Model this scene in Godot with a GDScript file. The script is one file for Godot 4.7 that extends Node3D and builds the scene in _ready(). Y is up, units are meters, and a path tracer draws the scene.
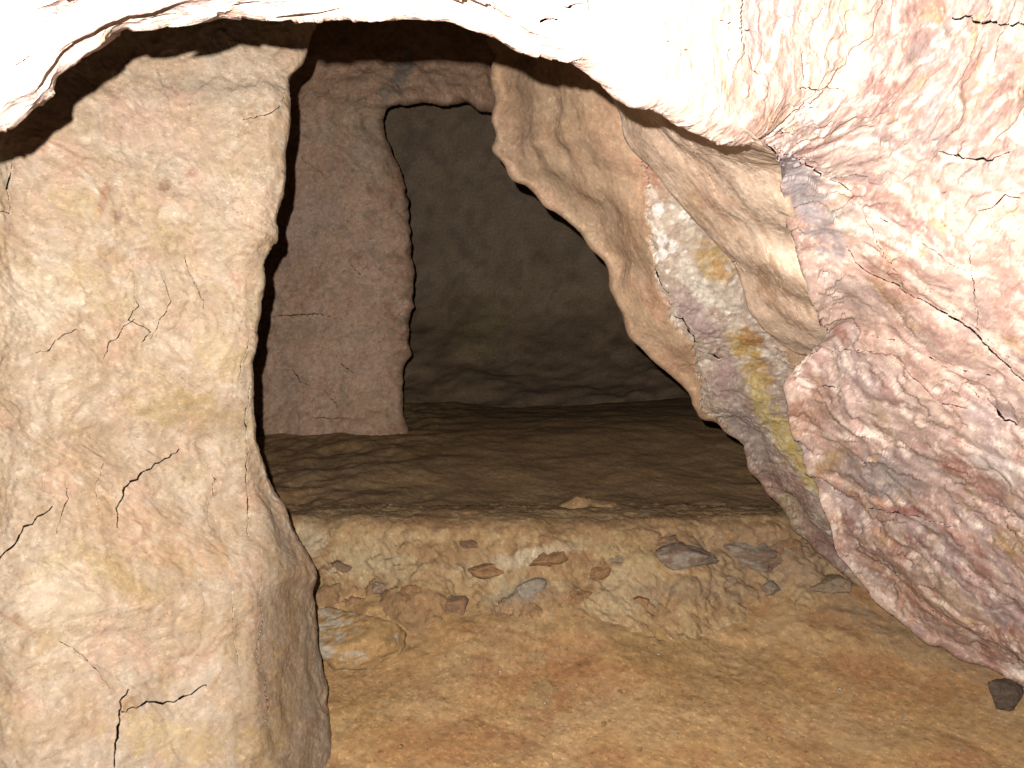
extends Node3D
# A narrow cave passage lit by the flash of the camera that took the picture. Units are metres, y is up.
# Every rock formation is a net of points in metres, smoothed to a fine sheet, then broken up by relief, fissures and mineral colour.

const FACE_DIR := Vector3(0.686,-0.727,0.018)
const PILLAR_DIR := Vector3(0.368,-0.881,-0.297)
const SLAB_DIR := Vector3(0.600,-0.628,-0.495)

var smooth_noise := FastNoiseLite.new()
var rough_noise := FastNoiseLite.new()
var ridge_noise := FastNoiseLite.new()
var cell_noise := FastNoiseLite.new()
var rock_matter: StandardMaterial3D
var earth_matter: StandardMaterial3D
var wet_matter: StandardMaterial3D

func _ready() -> void:
	var clock := Time.get_ticks_msec()
	set_camera_and_light()
	set_noise()
	rock_matter = matter(0.66, 0.42, 0.55, 0.4)
	wet_matter = matter(0.66, 0.37, 0.5, 0.32)
	earth_matter = matter(0.92, 0.47, 0.28, 0.25)

	# the setting
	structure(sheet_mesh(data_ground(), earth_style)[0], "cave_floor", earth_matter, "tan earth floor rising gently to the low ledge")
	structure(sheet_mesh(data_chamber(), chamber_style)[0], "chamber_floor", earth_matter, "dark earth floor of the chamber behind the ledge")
	structure(sheet_mesh(data_rear(), rear_style)[0], "wall_back", rock_matter, "dark brown rock wall at the far end of the chamber")
	print("setting ", Time.get_ticks_msec() - clock)

	# the rock formations
	var pillar := piece(sheet_mesh(data_pillar(), pillar_style, 0.0, 0.385)[0], "rock_pillar", wet_matter, self)
	tag(pillar, "cream rippled limestone pillar with fine fissures and brown stains", "rock")
	var buttress := piece(sheet_mesh(data_buttress(), buttress_style, 0.015)[0], "rock_buttress", rock_matter, self)
	tag(buttress, "pinkish brown rock buttress arching over the opening to the dark chamber", "rock")
	print("pillars ", Time.get_ticks_msec() - clock)
	var wall := Node3D.new()
	wall.name = "rock_wall"
	add_child(wall)
	wall.set_meta("kind", "thing")
	tag(wall, "leaning rock wall of pink and purple marbled stone curving into a low arch", "rock wall")
	piece(sheet_mesh(data_face(), face_style)[0], "marbled_face", rock_matter, wall).set_meta("label", "pale pink and purple streaked stone face")
	var both := sheet_mesh(data_flank(), flank_style, 0.008)
	piece(both[0], "flank", rock_matter, wall).set_meta("label", "smooth tan flank beside the dark opening")
	piece(both[1], "mineral_vein", wet_matter, wall).set_meta("label", "vein of white crystals, grey and mustard yellow mineral")
	piece(sheet_mesh(data_slab(), slab_style, 0.005)[0], "slab", rock_matter, wall).set_meta("label", "smooth tan slab lying over the mineral vein")
	print("wall ", Time.get_ticks_msec() - clock)
	var ledge := Node3D.new()
	ledge.name = "rock_ledge"
	add_child(ledge)
	tag(ledge, "low crumbling ledge with pale yellow crust crossing the passage", "ledge")
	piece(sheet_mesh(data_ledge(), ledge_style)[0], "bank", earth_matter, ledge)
	add_stones(ledge, wall)
	print("all ", Time.get_ticks_msec() - clock)

func set_camera_and_light() -> void:
	var cam := Camera3D.new()
	cam.name = "camera"
	cam.position = Vector3(0, 1.05, 0)
	cam.rotation_degrees = Vector3(-8, 0, 0)
	cam.fov = 52.02
	cam.near = 0.02
	cam.far = 100.0
	add_child(cam)
	cam.current = true
	var env := Environment.new()
	env.background_mode = Environment.BG_SKY
	var sky := Sky.new()
	var night := ProceduralSkyMaterial.new()
	for slot in ["sky_top_color", "sky_horizon_color", "ground_bottom_color", "ground_horizon_color"]:
		night.set(slot, Color(0.02, 0.018, 0.016))
	night.sun_angle_max = 0.0
	sky.sky_material = night
	env.sky = sky
	env.background_energy_multiplier = 0.2
	env.tonemap_mode = Environment.TONE_MAPPER_LINEAR
	env.tonemap_exposure = 1.0
	env.sdfgi_enabled = true
	env.ssao_enabled = true
	env.ssil_enabled = true
	var world := WorldEnvironment.new()
	world.name = "environment"
	world.environment = env
	add_child(world)
	# the flash sits a few centimetres above and to the left of the lens
	var flash := AreaLight3D.new()
	flash.name = "camera_flash"
	flash.position = Vector3(-0.029, 1.090, -0.004)
	flash.rotation_degrees = Vector3(-8, 0, 0)
	flash.area_size = Vector2(0.006, 0.006)
	flash.area_normalize_energy = true
	flash.light_color = Color(1.0, 0.97, 0.93)
	flash.light_energy = 15.0
	flash.area_range = 12.0
	flash.area_attenuation = 2.0
	flash.shadow_enabled = true
	add_child(flash)

func set_noise() -> void:
	for n in [smooth_noise, rough_noise, ridge_noise, cell_noise]:
		n.noise_type = FastNoiseLite.TYPE_SIMPLEX_SMOOTH
		n.frequency = 1.0
		n.fractal_type = FastNoiseLite.FRACTAL_NONE
	smooth_noise.seed = 3
	rough_noise.seed = 11
	rough_noise.fractal_type = FastNoiseLite.FRACTAL_FBM
	rough_noise.fractal_octaves = 4
	rough_noise.fractal_gain = 0.52
	ridge_noise.seed = 23
	ridge_noise.fractal_type = FastNoiseLite.FRACTAL_RIDGED
	ridge_noise.fractal_octaves = 3
	cell_noise.seed = 37
	cell_noise.noise_type = FastNoiseLite.TYPE_CELLULAR
	cell_noise.cellular_return_type = FastNoiseLite.RETURN_CELL_VALUE

const SIDE := 512

func matter(roughness: float, tile: float, relief: float, gloss: float) -> StandardMaterial3D:
	var m := StandardMaterial3D.new()
	m.vertex_color_use_as_albedo = true
	m.roughness = roughness
	m.metallic_specular = gloss
	m.uv1_triplanar = true
	m.uv1_world_triplanar = true
	m.uv1_scale = Vector3.ONE / tile
	var grain := FastNoiseLite.new()
	grain.seed = int(tile * 1000.0)
	grain.noise_type = FastNoiseLite.TYPE_SIMPLEX_SMOOTH
	grain.frequency = 0.03
	grain.fractal_octaves = 5
	grain.fractal_gain = 0.6
	var image := grain.get_seamless_image(SIDE, SIDE)
	var bumps := image.duplicate() as Image
	bumps.convert(Image.FORMAT_RGBA8)
	bumps.bump_map_to_normal_map(5.0)
	m.normal_enabled = true
	m.normal_texture = ImageTexture.create_from_image(bumps)
	m.normal_scale = relief
	# fine mineral grain, with flecks of pale and of rusty mineral
	grain.frequency = 0.055
	grain.seed += 1
	var flecks := grain.get_seamless_image(SIDE, SIDE)
	grain.seed += 1
	var rust := grain.get_seamless_image(SIDE, SIDE)
	image.convert(Image.FORMAT_L8)
	flecks.convert(Image.FORMAT_L8)
	rust.convert(Image.FORMAT_L8)
	var low := image.get_data()
	var pale := flecks.get_data()
	var dark := rust.get_data()
	var out := PackedByteArray()
	out.resize(SIDE * SIDE * 3)
	var dice := RandomNumberGenerator.new()
	dice.seed = 5
	for k in SIDE * SIDE:
		var v := 0.80 + 0.20 * (low[k] / 255.0 - 0.5) + dice.randf_range(-0.05, 0.05)
		var w := smoothstep(0.62, 0.82, pale[k] / 255.0) * 0.20
		var d := smoothstep(0.66, 0.84, dark[k] / 255.0) * 0.17
		out[k * 3] = int(255 * clampf(v + w - d * 0.75, 0, 1))
		out[k * 3 + 1] = int(255 * clampf(v + w - d, 0, 1))
		out[k * 3 + 2] = int(255 * clampf(v + w - d * 1.1, 0, 1))
	var speck := Image.create_from_data(SIDE, SIDE, false, Image.FORMAT_RGB8, out)
	m.albedo_texture = ImageTexture.create_from_image(speck)
	return m

func tag(o: Node, label: String, category: String, group := "") -> void:
	o.set_meta("label", label)
	o.set_meta("category", category)
	if group:
		o.set_meta("group", group)

func piece(mesh: Mesh, called: String, m: Material, parent: Node) -> MeshInstance3D:
	var o := MeshInstance3D.new()
	o.name = called
	o.mesh = mesh
	o.material_override = m
	parent.add_child(o, true)
	return o

func structure(mesh: Mesh, called: String, m: Material, label: String) -> void:
	var o := piece(mesh, called, m, self)
	o.set_meta("kind", "structure")
	o.set_meta("label", label)

# ---------------------------------------------------------------- sheets

# for every sample along a row of control points: the first of four points and their weights
func basis(knots: PackedFloat64Array, steps: Array) -> Array:
	var out := []
	var n := knots.size()
	for i in n - 1:
		var h := knots[i + 1] - knots[i]
		var m: int = steps[i]
		for s in m + (1 if i == n - 2 else 0):
			var t := float(s) / m
			var w := PackedFloat64Array([0, 0, 0, 0])
			w[1] += 2 * t * t * t - 3 * t * t + 1
			w[2] += -2 * t * t * t + 3 * t * t
			var a := h * (t * t * t - 2 * t * t + t)
			var b := h * (t * t * t - t * t)
			if i == 0:
				w[2] += a / h
				w[1] -= a / h
			else:
				var p := knots[i] - knots[i - 1]
				w[2] += a * p / h / (p + h)
				w[1] += a * (h / p - p / h) / (p + h)
				w[0] -= a * h / p / (p + h)
			if i == n - 2:
				w[2] += b / h
				w[1] -= b / h
			else:
				var q := knots[i + 2] - knots[i + 1]
				w[3] += b * h / q / (h + q)
				w[2] += b * (q / h - h / q) / (h + q)
				w[1] -= b * q / h / (h + q)
			out.append([i - 1, w[0], w[1], w[2], w[3]])
	return out

func knots_of(net: Array, across: bool) -> PackedFloat64Array:
	var nu := net.size()
	var nv: int = net[0].size()
	var out := PackedFloat64Array([0.0])
	for i in (nu if across else nv) - 1:
		var sum := 0.0
		for k in (nv if across else nu):
			sum += net[i][k].distance_to(net[i + 1][k]) if across else net[k][i].distance_to(net[k][i + 1])
		out.append(out[i] + maxf(sum / (nv if across else nu), 0.001))
	return out

const CELL := 0.025
const TONE := 0.5
var job: Dictionary

# one or two meshes: the sheet, and what lies inside its zone
func sheet_mesh(d: Dictionary, style: Callable, wander := 0.0, tone := TONE) -> Array:
	var net: Array = d.net
	var bu := basis(knots_of(net, true), d.across)
	var bv := basis(knots_of(net, false), d.along)
	var nu := bu.size()
	var nv := bv.size()
	var last: int = net[0].size() - 1
	var lines := []
	for c in net.size():
		var line := PackedVector3Array()
		var from: PackedVector3Array = net[c]
		for b in bv:
			var k: int = b[0]
			line.append(from[maxi(k, 0)] * b[1] + from[k + 1] * b[2] + from[mini(k + 2, last)] * b[3] + from[mini(k + 3, last)] * b[4])
		lines.append(line)
	var base := []
	base.resize(nu)
	job = {tone = tone, wander = wander, lines = lines, bu = bu, nu = nu, nv = nv, base = base, style = style, fissures = fissures_of(d.cracks), stains = d.stains, zone = d.zone, turn = -1.0 if d.flip else 1.0,
		places = [], normals = [], colors = [], marks = [], near = [], inner = [], outer = [], split = [], flip = d.flip}
	for slot in ["places", "normals", "colors", "marks", "near", "inner", "outer", "split"]:
		job[slot].resize(nu)
	var task := WorkerThreadPool.add_group_task(row_base, nu)
	WorkerThreadPool.wait_for_group_task_completion(task)
	task = WorkerThreadPool.add_group_task(row_relief, nu)
	WorkerThreadPool.wait_for_group_task_completion(task)
	task = WorkerThreadPool.add_group_task(row_normals, nu)
	WorkerThreadPool.wait_for_group_task_completion(task)
	var places := PackedVector3Array()
	var normals := PackedVector3Array()
	var colors := PackedColorArray()
	for i in nu:
		places.append_array(job.places[i])
		normals.append_array(job.normals[i])
		colors.append_array(job.colors[i])
	var index := [PackedInt32Array(), PackedInt32Array()]
	fine_places = PackedVector3Array()
	fine_normals = PackedVector3Array()
	fine_colors = PackedColorArray()
	task = WorkerThreadPool.add_group_task(row_index, nu - 1)
	WorkerThreadPool.wait_for_group_task_completion(task)
	for i in nu - 1:
		index[0].append_array(job.outer[i])
		index[1].append_array(job.inner[i])
		for j: int in job.split[i]:
			var quad := split_quad(i * nv + j, (i + 1) * nv + j, places, normals, colors)
			if d.flip:
				quad.reverse()
			index[1 if job.marks[i][j] else 0].append_array(quad)
	places.append_array(fine_places)
	normals.append_array(fine_normals)
	colors.append_array(fine_colors)
	var made := []
	for part: PackedInt32Array in index:
		if part.is_empty():
			continue
		var mesh := ArrayMesh.new()
		var arrays := []
		arrays.resize(Mesh.ARRAY_MAX)
		if d.zone.is_empty():
			arrays[Mesh.ARRAY_VERTEX] = places
			arrays[Mesh.ARRAY_NORMAL] = normals
			arrays[Mesh.ARRAY_COLOR] = colors
			arrays[Mesh.ARRAY_INDEX] = part
		else:
			var renumber := {}
			var p := PackedVector3Array()
			var n := PackedVector3Array()
			var c := PackedColorArray()
			var f := PackedInt32Array()
			for v in part:
				if not renumber.has(v):
					renumber[v] = p.size()
					p.append(places[v])
					n.append(normals[v])
					c.append(colors[v])
				f.append(renumber[v])
			arrays[Mesh.ARRAY_VERTEX] = p
			arrays[Mesh.ARRAY_NORMAL] = n
			arrays[Mesh.ARRAY_COLOR] = c
			arrays[Mesh.ARRAY_INDEX] = f
		mesh.add_surface_from_arrays(Mesh.PRIMITIVE_TRIANGLES, arrays)
		made.append(mesh)
	return made

const FINE := 4
var fine_places: PackedVector3Array
var fine_normals: PackedVector3Array
var fine_colors: PackedColorArray

# a quad that a fissure crosses, in finer quads that follow the fissure's two flanks
func split_quad(a: int, b: int, places: PackedVector3Array, normals: PackedVector3Array, colors: PackedColorArray) -> Array:
	var first := fine_places.size() + places.size()
	var fissures: Dictionary = job.fissures
	var ba: PackedVector3Array = job.base[a / int(job.nv)]
	var bb: PackedVector3Array = job.base[b / int(job.nv)]
	var j := a % int(job.nv)
	var gap := PackedByteArray()
	var flat: Vector3 = (bb[j] - ba[j]).cross(ba[j + 1] - ba[j]).normalized()
	for x in FINE + 1:
		var u := float(x) / FINE
		for y in FINE + 1:
			var v := float(y) / FINE
			var p := places[a].lerp(places[b], u).lerp(places[a + 1].lerp(places[b + 1], u), v)
			var n := normals[a].lerp(normals[b], u).lerp(normals[a + 1].lerp(normals[b + 1], u), v).normalized()
			var c := colors[a].lerp(colors[b], u).lerp(colors[a + 1].lerp(colors[b + 1], u), v)
			var o := ba[j].lerp(bb[j], u).lerp(ba[j + 1].lerp(bb[j + 1], u), v)
			var key := Vector3i((o / CELL).floor())
			var depth := 0.0
			var lean := Vector3.ZERO
			var open := 9.0
			for f: Array in fissures.get(key, []):
				var along: Vector3 = f[1] - f[0]
				var off: Vector3 = o - f[0]
				off -= along * clampf(off.dot(along) / along.length_squared(), 0.0, 1.0)
				off -= flat * off.dot(flat)
				var far: float = off.length() / f[2]
				open = minf(open, far)
				if far < 1.5 and 0.003 * (1.5 - far) > depth:
					depth = 0.003 * (1.5 - far)
					lean = -off.normalized() * 0.9
			fine_places.append(p - n * depth)
			gap.append(1 if open < 1.0 else 0)
			fine_normals.append((n + lean).normalized())
			fine_colors.append(c)
	var quad := []
	for x in FINE:
		for y in FINE:
			var k := first + x * (FINE + 1) + y
			var g := x * (FINE + 1) + y
			if gap[g] + gap[g + 1] + gap[g + FINE + 1] + gap[g + FINE + 2] >= 3:   # the fissure is open here, into the hollow rock
				continue
			quad.append_array([k, k + 1, k + FINE + 1, k + 1, k + FINE + 2, k + FINE + 1])
	return quad

func row_base(i: int) -> void:
	var b: Array = job.bu[i]
	var lines: Array = job.lines
	var last := lines.size() - 1
	var k: int = b[0]
	var l0: PackedVector3Array = lines[maxi(k, 0)]
	var l1: PackedVector3Array = lines[k + 1]
	var l2: PackedVector3Array = lines[mini(k + 2, last)]
	var l3: PackedVector3Array = lines[mini(k + 3, last)]
	var w0: float = b[1]
	var w1: float = b[2]
	var w2: float = b[3]
	var w3: float = b[4]
	var out := PackedVector3Array()
	for j in job.nv:
		out.append(l0[j] * w0 + l1[j] * w1 + l2[j] * w2 + l3[j] * w3)
	job.base[i] = out

func row_relief(i: int) -> void:
	var nu: int = job.nu
	var nv: int = job.nv
	var mid: PackedVector3Array = job.base[i]
	var a: PackedVector3Array = job.base[maxi(i - 1, 0)]
	var b: PackedVector3Array = job.base[mini(i + 1, nu - 1)]
	var style: Callable = job.style
	var fissures: Dictionary = job.fissures
	var stains: Array = job.stains
	var wander: float = job.wander
	var tone: float = job.tone
	var zone: PackedVector2Array = job.zone
	var places := PackedVector3Array()
	var colors := PackedColorArray()
	var marks := PackedByteArray()
	var near := PackedByteArray()
	for j in nv:
		var p := mid[j]
		var p0 := p
		if wander > 0.0:
			p += wander * Vector3(smooth_noise.get_noise_3dv(p * 9.0), smooth_noise.get_noise_3dv(p * 9.0 + Vector3(4, 7, 1)), 0)
		var n: Vector3 = (b[j] - a[j]).cross(mid[mini(j + 1, nv - 1)] - mid[maxi(j - 1, 0)]).normalized() * job.turn
		var wob := smooth_noise.get_noise_3dv(p * 28.0) * 0.6 + smooth_noise.get_noise_3dv(p * 90.0) * 0.4
		var inside := false
		if not zone.is_empty():
			inside = Geometry2D.is_point_in_polygon(Vector2(i + wob * 6.0, j + wob * 6.0), zone)
		var got: Color = style.call(p, n, wob, inside)   # colour, with the height in millimetres as its alpha
		var height := got.a * 0.001
		for s: Array in stains:
			var q: Vector3 = p - s[0]
			var x := q.dot(s[1])
			if x > 1.7 or x < -1.7:
				continue
			var y := q.dot(s[2])
			if y > 1.7 or y < -1.7:
				continue
			var r: float = sqrt(x * x + y * y) + wob * s[5] * 1.5
			if r < 1.1:
				got = got.lerp(s[3], s[4] * smoothstep(1.1, 0.75, r) * clampf(0.72 + 0.6 * rough_noise.get_noise_3dv(p * 60.0), 0.0, 1.0))
		var cell := maxf(p.distance_to(mid[mini(j + 1, nv - 1)]), p.distance_to(b[j]))
		var key := Vector3i((p0 / CELL).floor())
		var touched := 0
		if fissures.has(key):
			var nearest := 9.0
			var lift := 0.0
			for f: Array in fissures[key]:
				var from: Vector3 = f[0]
				var along: Vector3 = f[1] - from
				var t := clampf((p0 - from).dot(along) / along.length_squared(), 0.0, 1.0)
				var off := p0 - from - along * t
				off -= n * off.dot(n)
				var far := off.length()
				if far < f[2] + cell * 1.5:
					touched = 1
				if f[4] != 0.0 and far < nearest:
					nearest = far
					lift = -f[4] * maxf(0.0, 1.0 - far / 0.035) * smoothstep(-1.0, 1.0, along.cross(off).dot(n) / (along.length() * cell * 1.6))
			height += lift
		near.append(touched)
		places.append(p + n * height)
		colors.append(Color(got.r * tone, got.g * tone, got.b * tone))
		marks.append(1 if inside else 0)
	job.places[i] = places
	job.colors[i] = colors
	job.marks[i] = marks
	job.near[i] = near

func row_index(i: int) -> void:
	var nv: int = job.nv
	var flip: bool = job.flip
	var ma: PackedByteArray = job.marks[i]
	var mb: PackedByteArray = job.marks[i + 1]
	var na: PackedByteArray = job.near[i]
	var nb: PackedByteArray = job.near[i + 1]
	var split := PackedInt32Array()
	var outer := PackedInt32Array()
	var inner := PackedInt32Array()
	outer.resize((nv - 1) * 6)
	inner.resize((nv - 1) * 6)
	var ko := 0
	var ki := 0
	for j in nv - 1:
		if na[j] + nb[j] + na[j + 1] + nb[j + 1] > 0:
			split.append(j)
			continue
		var a := i * nv + j
		var b := a + nv
		var second := a + 1 if not flip else b
		var third := b if not flip else a + 1
		if ma[j] + mb[j] + ma[j + 1] + mb[j + 1] > 2:
			inner[ki] = a
			inner[ki + 1] = second
			inner[ki + 2] = third
			inner[ki + 3] = second
			inner[ki + 4] = b + 1
			inner[ki + 5] = third
			ki += 6
		else:
			outer[ko] = a
			outer[ko + 1] = second
			outer[ko + 2] = third
			outer[ko + 3] = second
			outer[ko + 4] = b + 1
			outer[ko + 5] = third
			ko += 6
	outer.resize(ko)
	inner.resize(ki)
	job.outer[i] = outer
	job.inner[i] = inner
	job.split[i] = split

func row_normals(i: int) -> void:
	var nu: int = job.nu
	var nv: int = job.nv
	var mid: PackedVector3Array = job.places[i]
	var a: PackedVector3Array = job.places[maxi(i - 1, 0)]
	var b: PackedVector3Array = job.places[mini(i + 1, nu - 1)]
	var out := PackedVector3Array()
	for j in nv:
		var l := mid[maxi(j - 1, 0)]
		var r := mid[mini(j + 1, nv - 1)]
		var n: Vector3
		n = (b[j] - a[j]).cross(r - l)
		n = n.normalized() * job.turn
		out.append(n)
	job.normals[i] = out

# the fissures' short pieces, by the cells of space they touch: [from, to, half width, depth, step]
func fissures_of(cracks: Array) -> Dictionary:
	var out := {}
	for c in cracks:
		var line: PackedVector3Array = c[0]
		var fine := PackedVector3Array()
		for i in line.size() - 1:
			var parts := maxi(int(line[i].distance_to(line[i + 1]) / 0.006), 1)
			for k in parts + (1 if i == line.size() - 2 else 0):
				var p := line[i].lerp(line[i + 1], float(k) / parts)
				p += 0.0045 * Vector3(smooth_noise.get_noise_3dv(p * 45.0), smooth_noise.get_noise_3dv(p * 45.0 + Vector3(9, 3, 1)), 0) + 0.0022 * Vector3(smooth_noise.get_noise_3dv(p * 150.0), smooth_noise.get_noise_3dv(p * 150.0 + Vector3(9, 3, 1)), 0)
				fine.append(p)
		var count := fine.size() - 1
		for i in count:
			var t := (i + 0.5) / count
			var thin := (0.45 + 0.55 * sin(t * PI)) * (0.85 + 0.5 * smooth_noise.get_noise_3dv(fine[i] * 60.0))
			var width: float = maxf(c[1] * 0.6 * thin, c[1] * 0.36)
			var f := [fine[i], fine[i + 1], width, c[2] * clampf(thin * 1.3, 0.3, 1.2), c[3] * 0.6]
			var reach := maxf(width, 0.015 if c[3] != 0.0 else 0.0) + 0.025
			var lo := Vector3i(((fine[i].min(fine[i + 1]) - Vector3.ONE * reach) / CELL).floor())
			var hi := Vector3i(((fine[i].max(fine[i + 1]) + Vector3.ONE * reach) / CELL).floor())
			for x in range(lo.x, hi.x + 1):
				for y in range(lo.y, hi.y + 1):
					for z in range(lo.z, hi.z + 1):
						var key := Vector3i(x, y, z)
						if not out.has(key):
							out[key] = []
						out[key].append(f)
	return out

# ---------------------------------------------------------------- what the rocks are made of
# each returns the mineral colour (linear) and, as alpha, the relief in millimetres

func grained(p: Vector3, along: Vector3, stretch: float) -> Vector3:
	return p - along * (p.dot(along) * (1.0 - 1.0 / stretch))

func pillar_style(p: Vector3, n: Vector3, wob: float, _inside: bool) -> Color:
	var warp := Vector3(smooth_noise.get_noise_3dv(p * 7.0), smooth_noise.get_noise_3dv(p * 7.0 + Vector3(5, 1, 9)), smooth_noise.get_noise_3dv(p * 7.0 + Vector3(2, 8, 4)))
	var q := grained(p + warp * 0.03, PILLAR_DIR, 1.5)
	var big := rough_noise.get_noise_3dv(p * 3.2)
	var ridge := ridge_noise.get_noise_3dv(q * 11.0)
	var scale := ridge_noise.get_noise_3dv(q * 34.0 + warp)
	var fine := rough_noise.get_noise_3dv(q * 95.0)
	var lumps := rough_noise.get_noise_3dv(q * 13.0 + Vector3(2, 2, 5))
	var h := big * 10.0 + lumps * 3.4 + cell_noise.get_noise_3dv(q * 8.0 + warp * 0.6) * 1.4 + cell_noise.get_noise_3dv(q * 21.0 + warp * 0.9) * 0.6 + ridge * 1.7 + scale * 1.2 + fine * 0.9
	var tone := rough_noise.get_noise_3dv(p * 6.0 + Vector3(3, 3, 3))
	var c := Color(0.50, 0.366, 0.25).lerp(Color(0.555, 0.44, 0.33), smoothstep(-0.25, 0.35, tone))
	c = c.lerp(Color(0.50, 0.36, 0.18), smoothstep(0.05, 0.5, rough_noise.get_noise_3dv(q * 9.0 + Vector3(7, 0, 0))) * 0.35)
	c = c.lerp(Color(0.60, 0.38, 0.27), smoothstep(0.1, 0.5, rough_noise.get_noise_3dv(p * 8.0 + Vector3(0, 9, 0))) * 0.5)
	c = c.lerp(Color(0.42, 0.27, 0.12), smoothstep(0.22, 0.6, rough_noise.get_noise_3dv(q * 38.0)) * 0.22)
	c = c.lerp(Color(0.68, 0.57, 0.45), smoothstep(0.15, 0.5, rough_noise.get_noise_3dv(q * 26.0 + Vector3(6, 1, 0))) * 0.6)
	c = c.lerp(Color(0.38, 0.21, 0.10), smoothstep(0.74, 0.92, ridge) * smoothstep(-0.1, 0.3, tone) * 0.6)
	return Color(c.r, c.g, c.b, h)

func buttress_style(p: Vector3, _n: Vector3, wob: float, _inside: bool) -> Color:
	var big := rough_noise.get_noise_3dv(p * 2.2)
	var mid := ridge_noise.get_noise_3dv(p * 5.0 + Vector3(4, 0, 0))
	var fine := rough_noise.get_noise_3dv(p * 24.0)
	var pit := rough_noise.get_noise_3dv(p * 60.0)
	var h := big * 20.0 + mid * 6.0 + fine * 6.0 + pit * 2.5
	var tone := rough_noise.get_noise_3dv(p * 4.0)
	var c := Color(0.64, 0.39, 0.255).lerp(Color(0.77, 0.50, 0.345), smoothstep(-0.3, 0.3, tone))
	c = c.lerp(Color(0.46, 0.33, 0.22), smoothstep(0.1, 0.5, rough_noise.get_noise_3dv(p * 7.0 + Vector3(0, 4, 0))) * 0.7)
	c = c.lerp(Color(0.38, 0.25, 0.18), smoothstep(0.15, 0.5, rough_noise.get_noise_3dv(p * 15.0 + Vector3(6, 0, 0))) * 0.6)
	c = c.lerp(Color(0.76, 0.55, 0.42), smoothstep(0.15, 0.4, rough_noise.get_noise_3dv(p * 18.0 + Vector3(1, 1, 8))) * 0.6)
	c = c.lerp(Color(0.32, 0.20, 0.14), smoothstep(0.25, 0.5, rough_noise.get_noise_3dv(p * 34.0)) * 0.6)
	return Color(c.r, c.g, c.b, h)

func face_style(p: Vector3, _n: Vector3, wob: float, _inside: bool) -> Color:
	var warp := Vector3(rough_noise.get_noise_3dv(p * 5.0), rough_noise.get_noise_3dv(p * 5.0 + Vector3(5, 1, 9)), rough_noise.get_noise_3dv(p * 5.0 + Vector3(2, 8, 4)))
	var q := grained(p + warp * 0.05, FACE_DIR, 2.3)
	var big := rough_noise.get_noise_3dv(p * 3.0 + Vector3(1, 1, 1))
	var strata := ridge_noise.get_noise_3dv(q * 9.0)
	var flake := ridge_noise.get_noise_3dv(q * 27.0)
	var fine := rough_noise.get_noise_3dv(q * 70.0)
	var facet := cell_noise.get_noise_3dv(q * 6.5 + warp * 0.5)
	var chip := cell_noise.get_noise_3dv(q * 17.0 + warp * 0.8)
	var h := big * 18.0 + strata * 0.6 + flake * 0.3 + fine * 0.9 + rough_noise.get_noise_3dv(q * 14.0) * 1.8 + facet * 5.0 + chip * 2.6
	# the purple and rusty stone lies lower on the wall, the pale stone higher
	var bed := smoothstep(0.0, 0.22, p.dot(Vector3(-0.2, -1.0, -0.45)) - 0.08 + warp.x * 0.6)
	var c := Color(0.53, 0.385, 0.375).lerp(Color(0.66, 0.55, 0.535), smoothstep(-0.2, 0.35, rough_noise.get_noise_3dv(q * 7.0)))
	c = c.lerp(Color(0.55, 0.38, 0.28), bed * 0.6)
	c = c.lerp(Color(0.33, 0.19, 0.145), smoothstep(-0.05, 0.4, rough_noise.get_noise_3dv(q * 10.0 + Vector3(4, 0, 2))) * (0.2 + 0.35 * bed))
	c = c.lerp(Color(0.42, 0.20, 0.12), smoothstep(0.06, 0.26, rough_noise.get_noise_3dv(q * 13.0 + Vector3(0, 6, 2))) * (0.12 + 0.5 * bed))
	c = c.lerp(Color(0.42, 0.37, 0.39), smoothstep(0.08, 0.28, rough_noise.get_noise_3dv(q * 8.0 + Vector3(8, 6, 2))) * 0.7)
	c = c.lerp(Color(0.52, 0.38, 0.18), smoothstep(0.22, 0.5, rough_noise.get_noise_3dv(q * 11.0 + Vector3(1, 2, 8))) * 0.6)
	c = c.lerp(Color(0.80, 0.74, 0.70), smoothstep(0.1, 0.3, rough_noise.get_noise_3dv(q * 30.0 + Vector3(5, 5, 5))) * 0.8)
	c = c.lerp(Color(0.26, 0.12, 0.10), smoothstep(0.08, 0.28, rough_noise.get_noise_3dv(q * 34.0 + Vector3(2, 5, 7))) * (0.3 + 0.4 * bed))
	c = c.lerp(Color(0.86, 0.80, 0.76), smoothstep(0.28, 0.5, rough_noise.get_noise_3dv(q * 55.0 + Vector3(7, 5, 1))) * 0.8)
	c = c.lerp(Color(0.24, 0.12, 0.09), smoothstep(0.7, 0.92, flake) * (0.15 + 0.25 * bed))
	c = c.lerp(Color(0.50, 0.36, 0.30), smoothstep(0.3, 0.6, facet) * 0.35)
	return Color(c.r * 1.42, c.g * 1.31, c.b * 1.22, h)

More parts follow.
